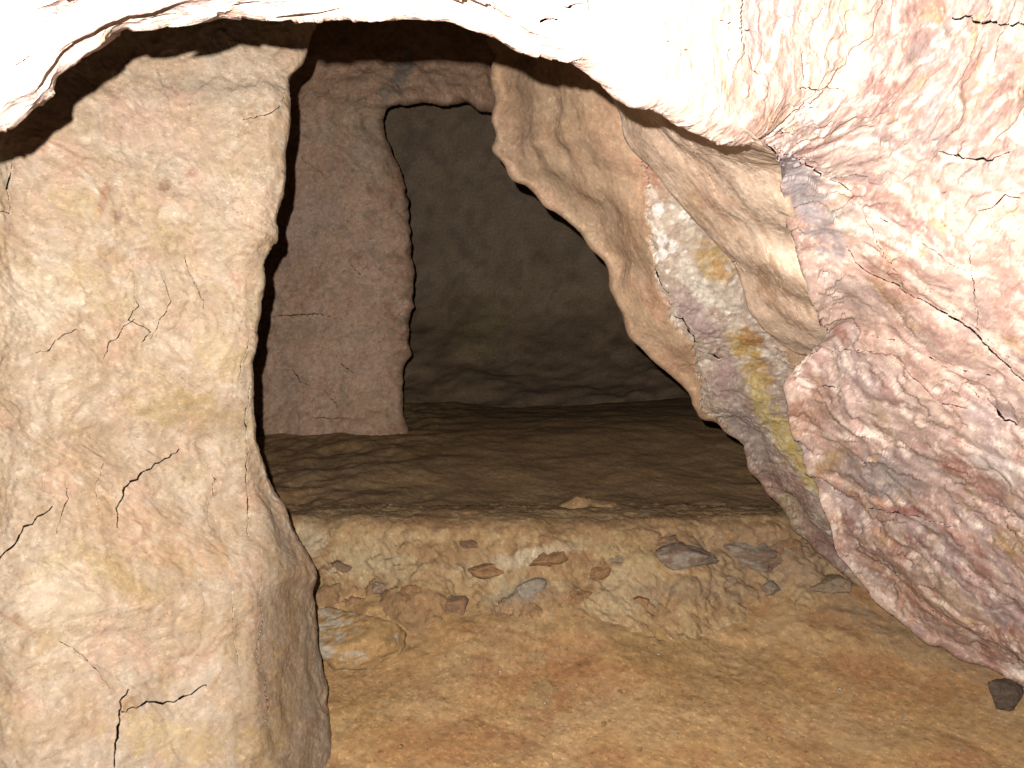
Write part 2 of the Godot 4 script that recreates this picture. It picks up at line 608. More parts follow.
func flank_style(p: Vector3, _n: Vector3, wob: float, inside: bool) -> Color:
	var q := grained(p, SLAB_DIR, 2.5)
	var big := rough_noise.get_noise_3dv(p * 3.5)
	if inside:
		var warp := rough_noise.get_noise_3dv(p * 9.0)
		q = grained(p + Vector3.ONE * warp * 0.03, SLAB_DIR, 2.2)
		var lump := rough_noise.get_noise_3dv(q * 22.0)
		var crumb := rough_noise.get_noise_3dv(p * 75.0)
		var c := Color(0.42, 0.33, 0.27).lerp(Color(0.56, 0.48, 0.40), smoothstep(-0.2, 0.3, rough_noise.get_noise_3dv(q * 16.0)))
		c = c.lerp(Color(0.30, 0.20, 0.16), smoothstep(0.0, 0.4, rough_noise.get_noise_3dv(q * 24.0 + Vector3(3, 0, 0))) * 0.7)
		c = c.lerp(Color(0.78, 0.75, 0.70), smoothstep(0.2, 0.45, rough_noise.get_noise_3dv(p * 44.0)) * 0.7)
		return Color(c.r, c.g, c.b, big * 7.0 - 6.0 + lump * 6.0 + crumb * 3.0)
	var fine := rough_noise.get_noise_3dv(q * 40.0)
	var ridge := ridge_noise.get_noise_3dv(q * 9.0)
	var c2 := Color(0.44, 0.285, 0.18).lerp(Color(0.50, 0.35, 0.235), smoothstep(-0.3, 0.3, rough_noise.get_noise_3dv(p * 5.0)))
	c2 = c2.lerp(Color(0.48, 0.29, 0.19), smoothstep(0.1, 0.5, rough_noise.get_noise_3dv(q * 12.0)) * 0.6)
	c2 = c2.lerp(Color(0.36, 0.19, 0.11), smoothstep(0.35, 0.6, rough_noise.get_noise_3dv(p * 34.0)) * 0.6)
	return Color(c2.r, c2.g, c2.b, big * 7.0 + ridge * 0.6 + fine * 1.0 + rough_noise.get_noise_3dv(q * 13.0) * 1.4 + rough_noise.get_noise_3dv(p * 90.0) * 0.8)

func slab_style(p: Vector3, _n: Vector3, wob: float, _inside: bool) -> Color:
	var q := grained(p, SLAB_DIR, 4.0)
	var h := rough_noise.get_noise_3dv(p * 4.0) * 3.0 + ridge_noise.get_noise_3dv(q * 16.0) * 0.8 + rough_noise.get_noise_3dv(q * 60.0) * 0.7
	var c := Color(0.82, 0.60, 0.45).lerp(Color(0.90, 0.71, 0.56), smoothstep(-0.3, 0.3, rough_noise.get_noise_3dv(q * 8.0)))
	c = c.lerp(Color(0.54, 0.33, 0.20), smoothstep(0.15, 0.5, rough_noise.get_noise_3dv(q * 24.0)) * 0.6)
	c = c.lerp(Color(0.68, 0.54, 0.42), smoothstep(0.2, 0.5, rough_noise.get_noise_3dv(q * 30.0 + Vector3(3, 3, 0))) * 0.5)
	return Color(c.r, c.g, c.b, h)

func rear_style(p: Vector3, _n: Vector3, wob: float, _inside: bool) -> Color:
	var h := rough_noise.get_noise_3dv(p * 1.4) * 70.0 + ridge_noise.get_noise_3dv(p * 3.0) * 4.0 + rough_noise.get_noise_3dv(p * 12.0) * 4.0
	var c := Color(0.43, 0.295, 0.195).lerp(Color(0.53, 0.375, 0.25), smoothstep(-0.3, 0.3, rough_noise.get_noise_3dv(p * 3.0 + Vector3(1, 5, 2))))
	c = c.lerp(Color(0.42, 0.34, 0.18), smoothstep(0.15, 0.5, rough_noise.get_noise_3dv(p * 4.0 + Vector3(8, 5, 2))) * 0.5)
	c = c.lerp(Color(0.32, 0.225, 0.155), smoothstep(0.08, 0.35, rough_noise.get_noise_3dv(p * 6.0)) * 0.75)
	return Color(c.r, c.g, c.b, h)

func chamber_style(p: Vector3, _n: Vector3, wob: float, _inside: bool) -> Color:
	var h := rough_noise.get_noise_3dv(p * 3.0) * (13.0 + 26.0 * smoothstep(-0.2, -0.7, p.x)) + rough_noise.get_noise_3dv(p * 16.0) * 1.6
	var c := Color(0.54, 0.335, 0.165).lerp(Color(0.60, 0.39, 0.205), smoothstep(-0.2, 0.35, rough_noise.get_noise_3dv(p * 4.0)))
	c = c.lerp(Color(0.40, 0.25, 0.135), smoothstep(0.1, 0.45, rough_noise.get_noise_3dv(p * 8.0 + Vector3(2, 2, 2))) * 0.7)
	return Color(c.r, c.g, c.b, h)

func earth_style(p: Vector3, _n: Vector3, wob: float, _inside: bool) -> Color:
	var h := rough_noise.get_noise_3dv(p * 2.5) * 16.0 + rough_noise.get_noise_3dv(p * 6.0 + Vector3(3, 0, 0)) * 14.0 * smoothstep(-1.75, -2.05, p.z) + rough_noise.get_noise_3dv(p * 8.0) * 2.2 + rough_noise.get_noise_3dv(p * 60.0) * 0.4
	var grit := smooth_noise.get_noise_3dv(p * 110.0)
	h += smoothstep(0.62, 0.85, grit) * 3.0
	var c := Color(0.60, 0.365, 0.165).lerp(Color(0.64, 0.42, 0.215), smoothstep(-0.3, 0.3, rough_noise.get_noise_3dv(p * 3.5)))
	c = c.lerp(Color(0.48, 0.25, 0.12), smoothstep(0.0, 0.4, rough_noise.get_noise_3dv(p * 5.0 + Vector3(5, 0, 3))) * 0.6)
	c = c.lerp(Color(0.38, 0.22, 0.10), smoothstep(0.2, 0.55, rough_noise.get_noise_3dv(p * 26.0 + Vector3(5, 0, 3))) * 0.45)
	c = c.lerp(Color(0.60, 0.45, 0.27), smoothstep(0.25, 0.6, rough_noise.get_noise_3dv(p * 18.0 + Vector3(1, 7, 3))) * 0.5)
	return Color(c.r, c.g, c.b, h)

func ledge_style(p: Vector3, _n: Vector3, wob: float, _inside: bool) -> Color:
	var warp := Vector3(rough_noise.get_noise_3dv(p * 9.0), rough_noise.get_noise_3dv(p * 9.0 + Vector3(4, 4, 4)), 0)
	var block := cell_noise.get_noise_3dv(p * 8.5 + warp * 0.9)
	var chip := cell_noise.get_noise_3dv(p * 21.0 + warp * 1.6)
	var mid := rough_noise.get_noise_3dv(p * 13.0)
	var fine := rough_noise.get_noise_3dv(p * 48.0)
	var h := (rough_noise.get_noise_3dv(p * 4.0) * 24.0 + block * 8.0 + chip * 4.0 + mid * 13.0 + fine * 6.0) * lerpf(1.0, 0.3, smoothstep(0.55, 0.9, _n.y) * smoothstep(0.24, 0.3, p.y))
	var c := Color(0.46, 0.29, 0.15).lerp(Color(0.54, 0.37, 0.20), smoothstep(-0.3, 0.3, rough_noise.get_noise_3dv(p * 6.0)))
	c = c.lerp(Color(0.58, 0.47, 0.27), smoothstep(0.1, 0.4, rough_noise.get_noise_3dv(p * 14.0 + Vector3(4, 4, 0))) * 0.4)
	c = c.lerp(Color(0.30, 0.17, 0.09), smoothstep(0.12, 0.45, rough_noise.get_noise_3dv(p * 22.0 + Vector3(4, 9, 0))) * 0.7)
	c = c.lerp(Color(0.36, 0.21, 0.11), smoothstep(0.35, 0.5, block) * 0.75)
	return Color(c.r, c.g, c.b, h)

# ---------------------------------------------------------------- loose stones

# a stone: a ball cut by random planes, roughened and coloured
func stone_mesh(seed_value: int, size: Vector3, tint: Color, other: Color, detail := 20, cuts := 9, patch := 0.0) -> ArrayMesh:
	var dice := RandomNumberGenerator.new()
	dice.seed = seed_value
	var planes := []
	for k in cuts:
		var d := Vector3(dice.randfn(), dice.randfn(), dice.randfn()).normalized()
		planes.append([d, dice.randf_range(0.5, 0.85)])
	var st := SurfaceTool.new()
	st.begin(Mesh.PRIMITIVE_TRIANGLES)
	st.set_smooth_group(0)
	var shift := Vector3(seed_value * 3.7, seed_value * 1.3, 0)
	for side in 6:
		for iy in detail:
			for ix in detail:
				var quad := []
				for corner in [[0, 0], [1, 0], [1, 1], [0, 1]]:
					var u: float = tan((float(ix + corner[0]) / detail - 0.5) * PI / 2)
					var v: float = tan((float(iy + corner[1]) / detail - 0.5) * PI / 2)
					var d: Vector3 = [Vector3(1, v, -u), Vector3(-1, v, u), Vector3(u, 1, -v), Vector3(u, -1, v), Vector3(u, v, 1), Vector3(-u, v, -1)][side].normalized()
					var r := 1.0
					for k in planes:
						var away: float = d.dot(k[0])
						if away > 0.05:
							r = minf(r, k[1] / away)
					r += 0.09 * rough_noise.get_noise_3dv(d * 1.3 + shift) + 0.06 * rough_noise.get_noise_3dv(d * 6.0 + shift)
					var p := d * r * size
					var c := tint.lerp(other, smoothstep(-0.15, 0.25, rough_noise.get_noise_3dv(d * 2.2 + shift) * (1.0 + absf(patch)) + patch * (d.x + 0.35) + 0.1 * float(patch == 0.0)))
					c = c.lerp(tint * 0.55, 0.5 * smoothstep(0.1, 0.5, rough_noise.get_noise_3dv(d * 6.0 - shift)))
					quad.append([p, Color(c.r * TONE, c.g * TONE, c.b * TONE)])
				for k in [0, 2, 1, 0, 3, 2]:
					st.set_color(quad[k][1])
					st.add_vertex(quad[k][0])
	st.index()
	st.generate_normals()
	return st.commit()

func place(o: Node3D, at: Vector3, turn: Vector3) -> void:
	o.position = at
	o.rotation_degrees = turn

func add_stones(ledge: Node3D, wall: Node3D) -> void:
	var brown := Color(0.34, 0.19, 0.10)
	var rust := Color(0.42, 0.24, 0.12)
	var grey := Color(0.36, 0.30, 0.24)
	var dusk := Color(0.26, 0.18, 0.13)
	# stones bedded in the ledge: place, half sizes in metres, tilt, colours
	var bedded := [
		[Vector3(-0.065,0.177,-2.215), Vector3(0.072, 0.026, 0.035), 4.0, brown, rust], [Vector3(0.131,0.218,-2.203), Vector3(0.105, 0.030, 0.045), -4.0, rust, brown],
		[Vector3(-0.159,0.095,-2.129), Vector3(0.050, 0.045, 0.040), 30.0, dusk, brown], [Vector3(0.192,0.131,-2.116), Vector3(0.048, 0.040, 0.040), -20.0, brown, rust],
		[Vector3(0.066,0.151,-2.137), Vector3(0.062, 0.036, 0.036), 6.0, grey, grey], [Vector3(-0.275,0.132,-2.127), Vector3(0.060, 0.034, 0.036), 18.0, rust, brown],
		[Vector3(-0.509,0.189,-2.232), Vector3(0.048, 0.022, 0.030), 25.0, dusk, brown], [Vector3(-0.125,0.245,-2.258), Vector3(0.036, 0.017, 0.025), 0.0, dusk, brown],
		[Vector3(0.323,0.216,-2.217), Vector3(0.042, 0.024, 0.030), 8.0, rust, grey], [Vector3(0.368,0.124,-2.117), Vector3(0.030, 0.022, 0.026), 0.0, brown, rust],
		[Vector3(0.526,0.214,-2.207), Vector3(0.115, 0.050, 0.070), 4.0, grey, dusk], [Vector3(0.463,0.258,-2.245), Vector3(0.062, 0.022, 0.045), -6.0, rust, dusk],
		[Vector3(0.699,0.210,-2.267), Vector3(0.140, 0.070, 0.085), 14.0, dusk, grey], [Vector3(0.829,0.203,-2.252), Vector3(0.072, 0.058, 0.060), 10.0, dusk, brown],
		[Vector3(0.766,0.126,-2.212), Vector3(0.065, 0.026, 0.050), 8.0, grey, dusk], [Vector3(0.610,0.152,-2.180), Vector3(0.050, 0.020, 0.035), -8.0, grey, rust],
		[Vector3(0.255,0.185,-2.181), Vector3(0.034, 0.020, 0.026), -14.0, brown, rust], [Vector3(-0.384,0.137,-2.185), Vector3(0.040, 0.020, 0.028), 12.0, brown, grey]]
	for k in bedded.size():
		var b: Array = bedded[k]
		var o := piece(stone_mesh(40 + k, b[1], b[3], b[4], 18, 14), "stone", earth_matter, ledge)
		place(o, b[0] - Vector3(0, 0, b[1].z * 0.5), Vector3(0, 20.0 * sin(k * 2.1), -b[2]))
	# hanging flakes under the arch
	var hung := [[Vector3(-0.242,1.242,-0.633), Vector3(0.026, 0.0034, 0.018), 15.0], [Vector3(-0.157,1.248,-0.634), Vector3(0.032, 0.0026, 0.018), 7.0]]
	for k in hung.size():
		var o := piece(stone_mesh(90 + k, hung[k][1], Color(0.66, 0.56, 0.50), Color(0.72, 0.66, 0.60), 20, 16), "flake", rock_matter, wall)
		place(o, hung[k][0], Vector3(15, 0, hung[k][2]))
	# loose stones, each a thing of its own
	loose("boulder", Vector3(-0.435,0.063,-2.021), Vector3(0.150, 0.085, 0.12), Vector3(0, 10, -8), 7, Color(0.48, 0.30, 0.14), Color(0.52, 0.44, 0.34), -0.6, "rounded ochre boulder with a grey white end beside the cream pillar", "boulder")
	loose("stone", Vector3(1.167,0.048,-1.744), Vector3(0.050, 0.034, 0.040), Vector3(0, 30, 6), 9, Color(0.17, 0.12, 0.09), Color(0.12, 0.09, 0.07), 0.0, "small dark jagged stone on the floor under the leaning wall", "stone")
	loose("stone", Vector3(0.926,0.134,-2.193), Vector3(0.072, 0.030, 0.055), Vector3(0, 15, 6), 12, Color(0.40, 0.29, 0.19), Color(0.34, 0.25, 0.17), 0.0, "flat tan stone lying where the ledge meets the leaning wall", "stone")
	loose("stone", Vector3(0.916,0.235,-2.303), Vector3(0.036, 0.020, 0.030), Vector3(0, -10, -10), 14, Color(0.40, 0.31, 0.22), Color(0.36, 0.27, 0.19), 0.0, "small pale stone tucked into the gap under the mineral vein", "stone")
	var debris := [
		[Vector3(0.199,0.267,-2.523), Vector3(0.075, 0.035, 0.06), Vector3(0, 10, 28), "small peaked brown stone resting on the ledge top beside a rounder one"],
		[Vector3(0.294,0.270,-2.513), Vector3(0.055, 0.030, 0.05), Vector3(0, 30, 0), "small round brown stone resting on the ledge top beside a peaked one"]]
	for k in debris.size():
		var d: Array = debris[k]
		loose("rock", d[0], d[1], d[2], 21 + k, Color(0.48, 0.30, 0.16), Color(0.42, 0.265, 0.14), 0.0, d[3], "rock")
	var pebbles := [Vector3(0.386,0.052,-1.959), Vector3(0.356,0.043,-1.907), Vector3(0.266,0.027,-1.813), Vector3(0.080,0.021,-1.774), Vector3(0.213,0.013,-1.698), Vector3(-0.199,0.023,-1.787), Vector3(-0.031,0.041,-1.890), Vector3(0.465,0.020,-1.770), Vector3(0.580,0.011,-1.641), Vector3(0.807,0.035,-1.812), Vector3(0.283,0.008,-1.608), Vector3(-0.248,0.009,-1.614), Vector3(0.909,0.027,-1.695), Vector3(0.143,0.065,-1.961)]
	for k in pebbles.size():
		var r := 0.004 + 0.0035 * absf(sin(k * 5.3))
		var o := piece(stone_mesh(60 + k, Vector3(r * 1.2, r * 0.8, r), Color(0.40, 0.26, 0.14) if k % 3 else Color(0.66, 0.58, 0.46), Color(0.34, 0.2, 0.1), 5, 7), "pebble", earth_matter, self)
		if k:
			o.name = "pebble_%03d" % k
		place(o, pebbles[k] + Vector3(0, r * 0.4, 0), Vector3(0, k * 40, 0))
		tag(o, "tiny brown pebble lying on the tan earth floor" if k % 3 else "tiny pale pebble lying on the tan earth floor", "pebble", "brown pebbles on the floor" if k % 3 else "pale pebbles on the floor")

var used := {}

func loose(called: String, at: Vector3, size: Vector3, turn: Vector3, seed_value: int, tint: Color, other: Color, patch: float, label: String, category: String) -> void:
	var o := piece(stone_mesh(seed_value, size, tint, other, 26, 4 if patch != 0.0 else (5 if called == "rock" else 9), patch), called, earth_matter, self)
	if used.has(called):
		o.name = "%s_%03d" % [called, used[called]]
	used[called] = used.get(called, 0) + 1
	place(o, at + Vector3(0, size.y * (-0.62 if called == "rock" and size.x > 0.1 else (0.05 if called == "boulder" else (0.6 if called == "rock" else 0.35))), 0), turn)
	tag(o, label, category, "small rocks on the ledge top" if called == "rock" else "")

func data_face() -> Dictionary:
	var net := [
		PackedVector3Array([Vector3(-1.162,1.107,-1.089),Vector3(-0.728,1.030,-0.684),Vector3(-0.663,1.029,-0.623),Vector3(-0.659,1.032,-0.619),Vector3(-0.629,1.063,-0.590),Vector3(-0.624,1.110,-0.584),Vector3(-0.593,1.190,-0.560),Vector3(-0.583,1.268,-0.556),Vector3(-1.000,1.620,0.500)]),
		PackedVector3Array([Vector3(-1.134,1.120,-1.089),Vector3(-0.710,1.038,-0.683),Vector3(-0.647,1.037,-0.623),Vector3(-0.642,1.040,-0.618),Vector3(-0.613,1.069,-0.589),Vector3(-0.608,1.116,-0.583),Vector3(-0.578,1.193,-0.559),Vector3(-0.568,1.267,-0.554),Vector3(-0.964,1.620,0.500)]),
		PackedVector3Array([Vector3(-1.105,1.133,-1.089),Vector3(-0.692,1.047,-0.683),Vector3(-0.630,1.045,-0.622),Vector3(-0.625,1.048,-0.618),Vector3(-0.597,1.076,-0.588),Vector3(-0.592,1.122,-0.583),Vector3(-0.562,1.195,-0.558),Vector3(-0.553,1.267,-0.552),Vector3(-0.929,1.619,0.500)]),
		PackedVector3Array([Vector3(-1.077,1.146,-1.089),Vector3(-0.673,1.055,-0.683),Vector3(-0.613,1.052,-0.622),Vector3(-0.609,1.055,-0.617),Vector3(-0.581,1.083,-0.588),Vector3(-0.576,1.127,-0.582),Vector3(-0.547,1.198,-0.556),Vector3(-0.538,1.266,-0.551),Vector3(-0.893,1.619,0.500)]),
		PackedVector3Array([Vector3(-1.049,1.160,-1.090),Vector3(-0.655,1.063,-0.682),Vector3(-0.597,1.060,-0.621),Vector3(-0.592,1.063,-0.617),Vector3(-0.565,1.090,-0.587),Vector3(-0.560,1.133,-0.581),Vector3(-0.532,1.200,-0.555),Vector3(-0.524,1.266,-0.549),Vector3(-0.857,1.619,0.500)]),
		PackedVector3Array([Vector3(-1.021,1.173,-1.090),Vector3(-0.638,1.072,-0.682),Vector3(-0.580,1.067,-0.621),Vector3(-0.576,1.070,-0.616),Vector3(-0.549,1.096,-0.586),Vector3(-0.544,1.139,-0.580),Vector3(-0.517,1.202,-0.554),Vector3(-0.509,1.265,-0.548),Vector3(-0.821,1.618,0.500)]),
		PackedVector3Array([Vector3(-0.993,1.186,-1.090),Vector3(-0.620,1.080,-0.682),Vector3(-0.564,1.075,-0.620),Vector3(-0.560,1.078,-0.616),Vector3(-0.533,1.103,-0.586),Vector3(-0.529,1.145,-0.580),Vector3(-0.502,1.205,-0.553),Vector3(-0.495,1.264,-0.546),Vector3(-0.786,1.618,0.500)]),
		PackedVector3Array([Vector3(-0.966,1.199,-1.091),Vector3(-0.602,1.088,-0.681),Vector3(-0.548,1.082,-0.620),Vector3(-0.544,1.085,-0.615),Vector3(-0.518,1.109,-0.585),Vector3(-0.513,1.150,-0.579),Vector3(-0.488,1.207,-0.551),Vector3(-0.480,1.264,-0.544),Vector3(-0.750,1.618,0.500)]),
		PackedVector3Array([Vector3(-0.938,1.212,-1.091),Vector3(-0.584,1.096,-0.681),Vector3(-0.531,1.090,-0.619),Vector3(-0.527,1.093,-0.615),Vector3(-0.502,1.116,-0.585),Vector3(-0.497,1.156,-0.578),Vector3(-0.473,1.209,-0.550),Vector3(-0.466,1.263,-0.543),Vector3(-0.714,1.617,0.500)]),
		PackedVector3Array([Vector3(-0.910,1.225,-1.091),Vector3(-0.567,1.104,-0.680),Vector3(-0.515,1.097,-0.619),Vector3(-0.511,1.100,-0.614),Vector3(-0.487,1.122,-0.584),Vector3(-0.482,1.162,-0.577),Vector3(-0.458,1.212,-0.549),Vector3(-0.451,1.262,-0.541),Vector3(-0.679,1.617,0.500)]),
		PackedVector3Array([Vector3(-0.883,1.237,-1.091),Vector3(-0.549,1.113,-0.680),Vector3(-0.499,1.105,-0.618),Vector3(-0.495,1.107,-0.614),Vector3(-0.471,1.129,-0.583),Vector3(-0.467,1.167,-0.577),Vector3(-0.444,1.214,-0.548),Vector3(-0.437,1.262,-0.539),Vector3(-0.643,1.616,0.500)]),
		PackedVector3Array([Vector3(-0.855,1.250,-1.092),Vector3(-0.531,1.121,-0.680),Vector3(-0.483,1.112,-0.618),Vector3(-0.479,1.114,-0.613),Vector3(-0.456,1.135,-0.583),Vector3(-0.451,1.173,-0.576),Vector3(-0.429,1.216,-0.547),Vector3(-0.423,1.261,-0.538),Vector3(-0.607,1.616,0.500)]),
		PackedVector3Array([Vector3(-0.827,1.263,-1.092),Vector3(-0.514,1.129,-0.679),Vector3(-0.467,1.119,-0.617),Vector3(-0.464,1.122,-0.612),Vector3(-0.441,1.141,-0.582),Vector3(-0.436,1.178,-0.575),Vector3(-0.415,1.218,-0.545),Vector3(-0.409,1.260,-0.536),Vector3(-0.571,1.616,0.500)]),
		PackedVector3Array([Vector3(-0.800,1.276,-1.092),Vector3(-0.497,1.137,-0.679),Vector3(-0.451,1.127,-0.617),Vector3(-0.448,1.129,-0.612),Vector3(-0.426,1.148,-0.581),Vector3(-0.421,1.184,-0.574),Vector3(-0.400,1.221,-0.544),Vector3(-0.395,1.260,-0.534),Vector3(-0.536,1.615,0.500)]),
		PackedVector3Array([Vector3(-0.771,1.289,-1.094),Vector3(-0.480,1.145,-0.680),Vector3(-0.436,1.134,-0.618),Vector3(-0.433,1.136,-0.613),Vector3(-0.410,1.153,-0.581),Vector3(-0.403,1.187,-0.572),Vector3(-0.381,1.221,-0.539),Vector3(-0.374,1.257,-0.526),Vector3(-0.500,1.615,0.500)]),
		PackedVector3Array([Vector3(-0.742,1.301,-1.096),Vector3(-0.463,1.152,-0.681),Vector3(-0.421,1.141,-0.619),Vector3(-0.418,1.143,-0.614),Vector3(-0.394,1.158,-0.581),Vector3(-0.386,1.189,-0.570),Vector3(-0.362,1.221,-0.534),Vector3(-0.353,1.253,-0.518),Vector3(-0.464,1.615,0.500)]),
		PackedVector3Array([Vector3(-0.713,1.314,-1.097),Vector3(-0.446,1.160,-0.682),Vector3(-0.406,1.148,-0.620),Vector3(-0.402,1.150,-0.615),Vector3(-0.379,1.163,-0.580),Vector3(-0.368,1.192,-0.568),Vector3(-0.344,1.220,-0.529),Vector3(-0.332,1.250,-0.510),Vector3(-0.429,1.614,0.500)]),
		PackedVector3Array([Vector3(-0.683,1.326,-1.099),Vector3(-0.428,1.168,-0.683),Vector3(-0.389,1.155,-0.621),Vector3(-0.386,1.157,-0.616),Vector3(-0.362,1.169,-0.580),Vector3(-0.351,1.195,-0.566),Vector3(-0.325,1.220,-0.524),Vector3(-0.312,1.247,-0.502),Vector3(-0.393,1.614,0.500)]),
		PackedVector3Array([Vector3(-0.658,1.340,-1.101),Vector3(-0.411,1.177,-0.684),Vector3(-0.374,1.163,-0.622),Vector3(-0.371,1.165,-0.617),Vector3(-0.347,1.175,-0.579),Vector3(-0.335,1.199,-0.561),Vector3(-0.310,1.221,-0.519),Vector3(-0.297,1.245,-0.497),Vector3(-0.357,1.614,0.500)]),
		PackedVector3Array([Vector3(-0.633,1.357,-1.103),Vector3(-0.395,1.187,-0.686),Vector3(-0.359,1.173,-0.623),Vector3(-0.356,1.174,-0.618),Vector3(-0.332,1.182,-0.578),Vector3(-0.319,1.202,-0.557),Vector3(-0.295,1.221,-0.514),Vector3(-0.282,1.243,-0.492),Vector3(-0.321,1.613,0.500)]),
		PackedVector3Array([Vector3(-0.618,1.379,-1.106),Vector3(-0.383,1.201,-0.688),Vector3(-0.348,1.185,-0.625),Vector3(-0.346,1.187,-0.620),Vector3(-0.323,1.191,-0.579),Vector3(-0.311,1.209,-0.558),Vector3(-0.286,1.224,-0.514),Vector3(-0.273,1.243,-0.492),Vector3(-0.286,1.613,0.500)]),
		PackedVector3Array([Vector3(-0.601,1.398,-1.109),Vector3(-0.375,1.213,-0.689),Vector3(-0.341,1.196,-0.626),Vector3(-0.338,1.198,-0.622),Vector3(-0.316,1.200,-0.581),Vector3(-0.303,1.216,-0.558),Vector3(-0.278,1.228,-0.515),Vector3(-0.264,1.243,-0.492),Vector3(-0.250,1.613,0.500)]),
		PackedVector3Array([Vector3(-0.582,1.415,-1.112),Vector3(-0.361,1.224,-0.691),Vector3(-0.328,1.206,-0.628),Vector3(-0.326,1.208,-0.623),Vector3(-0.306,1.209,-0.584),Vector3(-0.296,1.224,-0.565),Vector3(-0.269,1.231,-0.515),Vector3(-0.253,1.241,-0.486),Vector3(-0.214,1.612,0.500)]),
		PackedVector3Array([Vector3(-0.562,1.429,-1.114),Vector3(-0.349,1.233,-0.692),Vector3(-0.317,1.214,-0.629),Vector3(-0.315,1.215,-0.624),Vector3(-0.296,1.217,-0.587),Vector3(-0.288,1.232,-0.571),Vector3(-0.259,1.234,-0.516),Vector3(-0.241,1.239,-0.481),Vector3(-0.179,1.612,0.500)]),
		PackedVector3Array([Vector3(-0.537,1.444,-1.116),Vector3(-0.337,1.242,-0.693),Vector3(-0.306,1.222,-0.630),Vector3(-0.304,1.224,-0.625),Vector3(-0.285,1.224,-0.588),Vector3(-0.276,1.237,-0.572),Vector3(-0.248,1.237,-0.516),Vector3(-0.231,1.240,-0.481),Vector3(-0.143,1.611,0.500)]),
		PackedVector3Array([Vector3(-0.512,1.458,-1.118),Vector3(-0.322,1.251,-0.695),Vector3(-0.293,1.230,-0.631),Vector3(-0.290,1.232,-0.626),Vector3(-0.272,1.230,-0.589),Vector3(-0.263,1.243,-0.572),Vector3(-0.237,1.240,-0.516),Vector3(-0.221,1.242,-0.481),Vector3(-0.107,1.611,0.500)]),
		PackedVector3Array([Vector3(-0.481,1.466,-1.124),Vector3(-0.303,1.256,-0.701),Vector3(-0.276,1.235,-0.637),Vector3(-0.274,1.237,-0.632),Vector3(-0.256,1.235,-0.592),Vector3(-0.246,1.246,-0.573),Vector3(-0.221,1.241,-0.514),Vector3(-0.204,1.241,-0.476),Vector3(-0.071,1.611,0.500)]),
		PackedVector3Array([Vector3(-0.451,1.477,-1.130),Vector3(-0.283,1.263,-0.707),Vector3(-0.258,1.242,-0.643),Vector3(-0.256,1.243,-0.638),Vector3(-0.239,1.240,-0.596),Vector3(-0.229,1.249,-0.573),Vector3(-0.205,1.242,-0.512),Vector3(-0.188,1.240,-0.471),Vector3(-0.036,1.610,0.500)]),
		PackedVector3Array([Vector3(-0.424,1.481,-1.131),Vector3(-0.265,1.266,-0.707),Vector3(-0.241,1.244,-0.643),Vector3(-0.239,1.246,-0.638),Vector3(-0.223,1.242,-0.595),Vector3(-0.214,1.250,-0.570),Vector3(-0.190,1.243,-0.508),Vector3(-0.175,1.241,-0.468),Vector3(0.000,1.610,0.500)]),
		PackedVector3Array([Vector3(-0.393,1.488,-1.132),Vector3(-0.250,1.271,-0.708),Vector3(-0.227,1.249,-0.644),Vector3(-0.226,1.250,-0.639),Vector3(-0.209,1.244,-0.594),Vector3(-0.198,1.251,-0.567),Vector3(-0.176,1.244,-0.505),Vector3(-0.162,1.241,-0.464),Vector3(0.036,1.610,0.500)]),
		PackedVector3Array([Vector3(-0.367,1.492,-1.133),Vector3(-0.231,1.273,-0.708),Vector3(-0.210,1.251,-0.644),Vector3(-0.209,1.252,-0.639),Vector3(-0.193,1.246,-0.593),Vector3(-0.183,1.252,-0.564),Vector3(-0.162,1.244,-0.502),Vector3(-0.149,1.241,-0.461),Vector3(0.071,1.609,0.500)]),
		PackedVector3Array([Vector3(-0.340,1.493,-1.133),Vector3(-0.214,1.274,-0.708),Vector3(-0.195,1.251,-0.644),Vector3(-0.193,1.253,-0.639),Vector3(-0.179,1.247,-0.593),Vector3(-0.170,1.253,-0.564),Vector3(-0.150,1.245,-0.501),Vector3(-0.137,1.241,-0.459),Vector3(0.107,1.609,0.500)]),
		PackedVector3Array([Vector3(-0.313,1.493,-1.133),Vector3(-0.197,1.273,-0.708),Vector3(-0.180,1.251,-0.644),Vector3(-0.178,1.253,-0.639),Vector3(-0.165,1.247,-0.593),Vector3(-0.156,1.254,-0.564),Vector3(-0.138,1.245,-0.500),Vector3(-0.125,1.242,-0.456),Vector3(0.143,1.609,0.500)]),
		PackedVector3Array([Vector3(-0.286,1.498,-1.133),Vector3(-0.180,1.277,-0.708),Vector3(-0.164,1.254,-0.645),Vector3(-0.163,1.256,-0.640),Vector3(-0.151,1.249,-0.593),Vector3(-0.143,1.255,-0.564),Vector3(-0.126,1.246,-0.498),Vector3(-0.114,1.242,-0.454),Vector3(0.179,1.608,0.500)]),
		PackedVector3Array([Vector3(-0.257,1.498,-1.133),Vector3(-0.165,1.277,-0.708),Vector3(-0.150,1.254,-0.645),Vector3(-0.149,1.256,-0.640),Vector3(-0.137,1.249,-0.594),Vector3(-0.129,1.256,-0.564),Vector3(-0.113,1.247,-0.497),Vector3(-0.102,1.242,-0.451),Vector3(0.214,1.608,0.500)]),
		PackedVector3Array([Vector3(-0.230,1.497,-1.133),Vector3(-0.146,1.276,-0.708),Vector3(-0.133,1.254,-0.645),Vector3(-0.132,1.255,-0.640),Vector3(-0.122,1.249,-0.593),Vector3(-0.115,1.255,-0.564),Vector3(-0.101,1.246,-0.497),Vector3(-0.091,1.242,-0.451),Vector3(0.250,1.608,0.500)]),
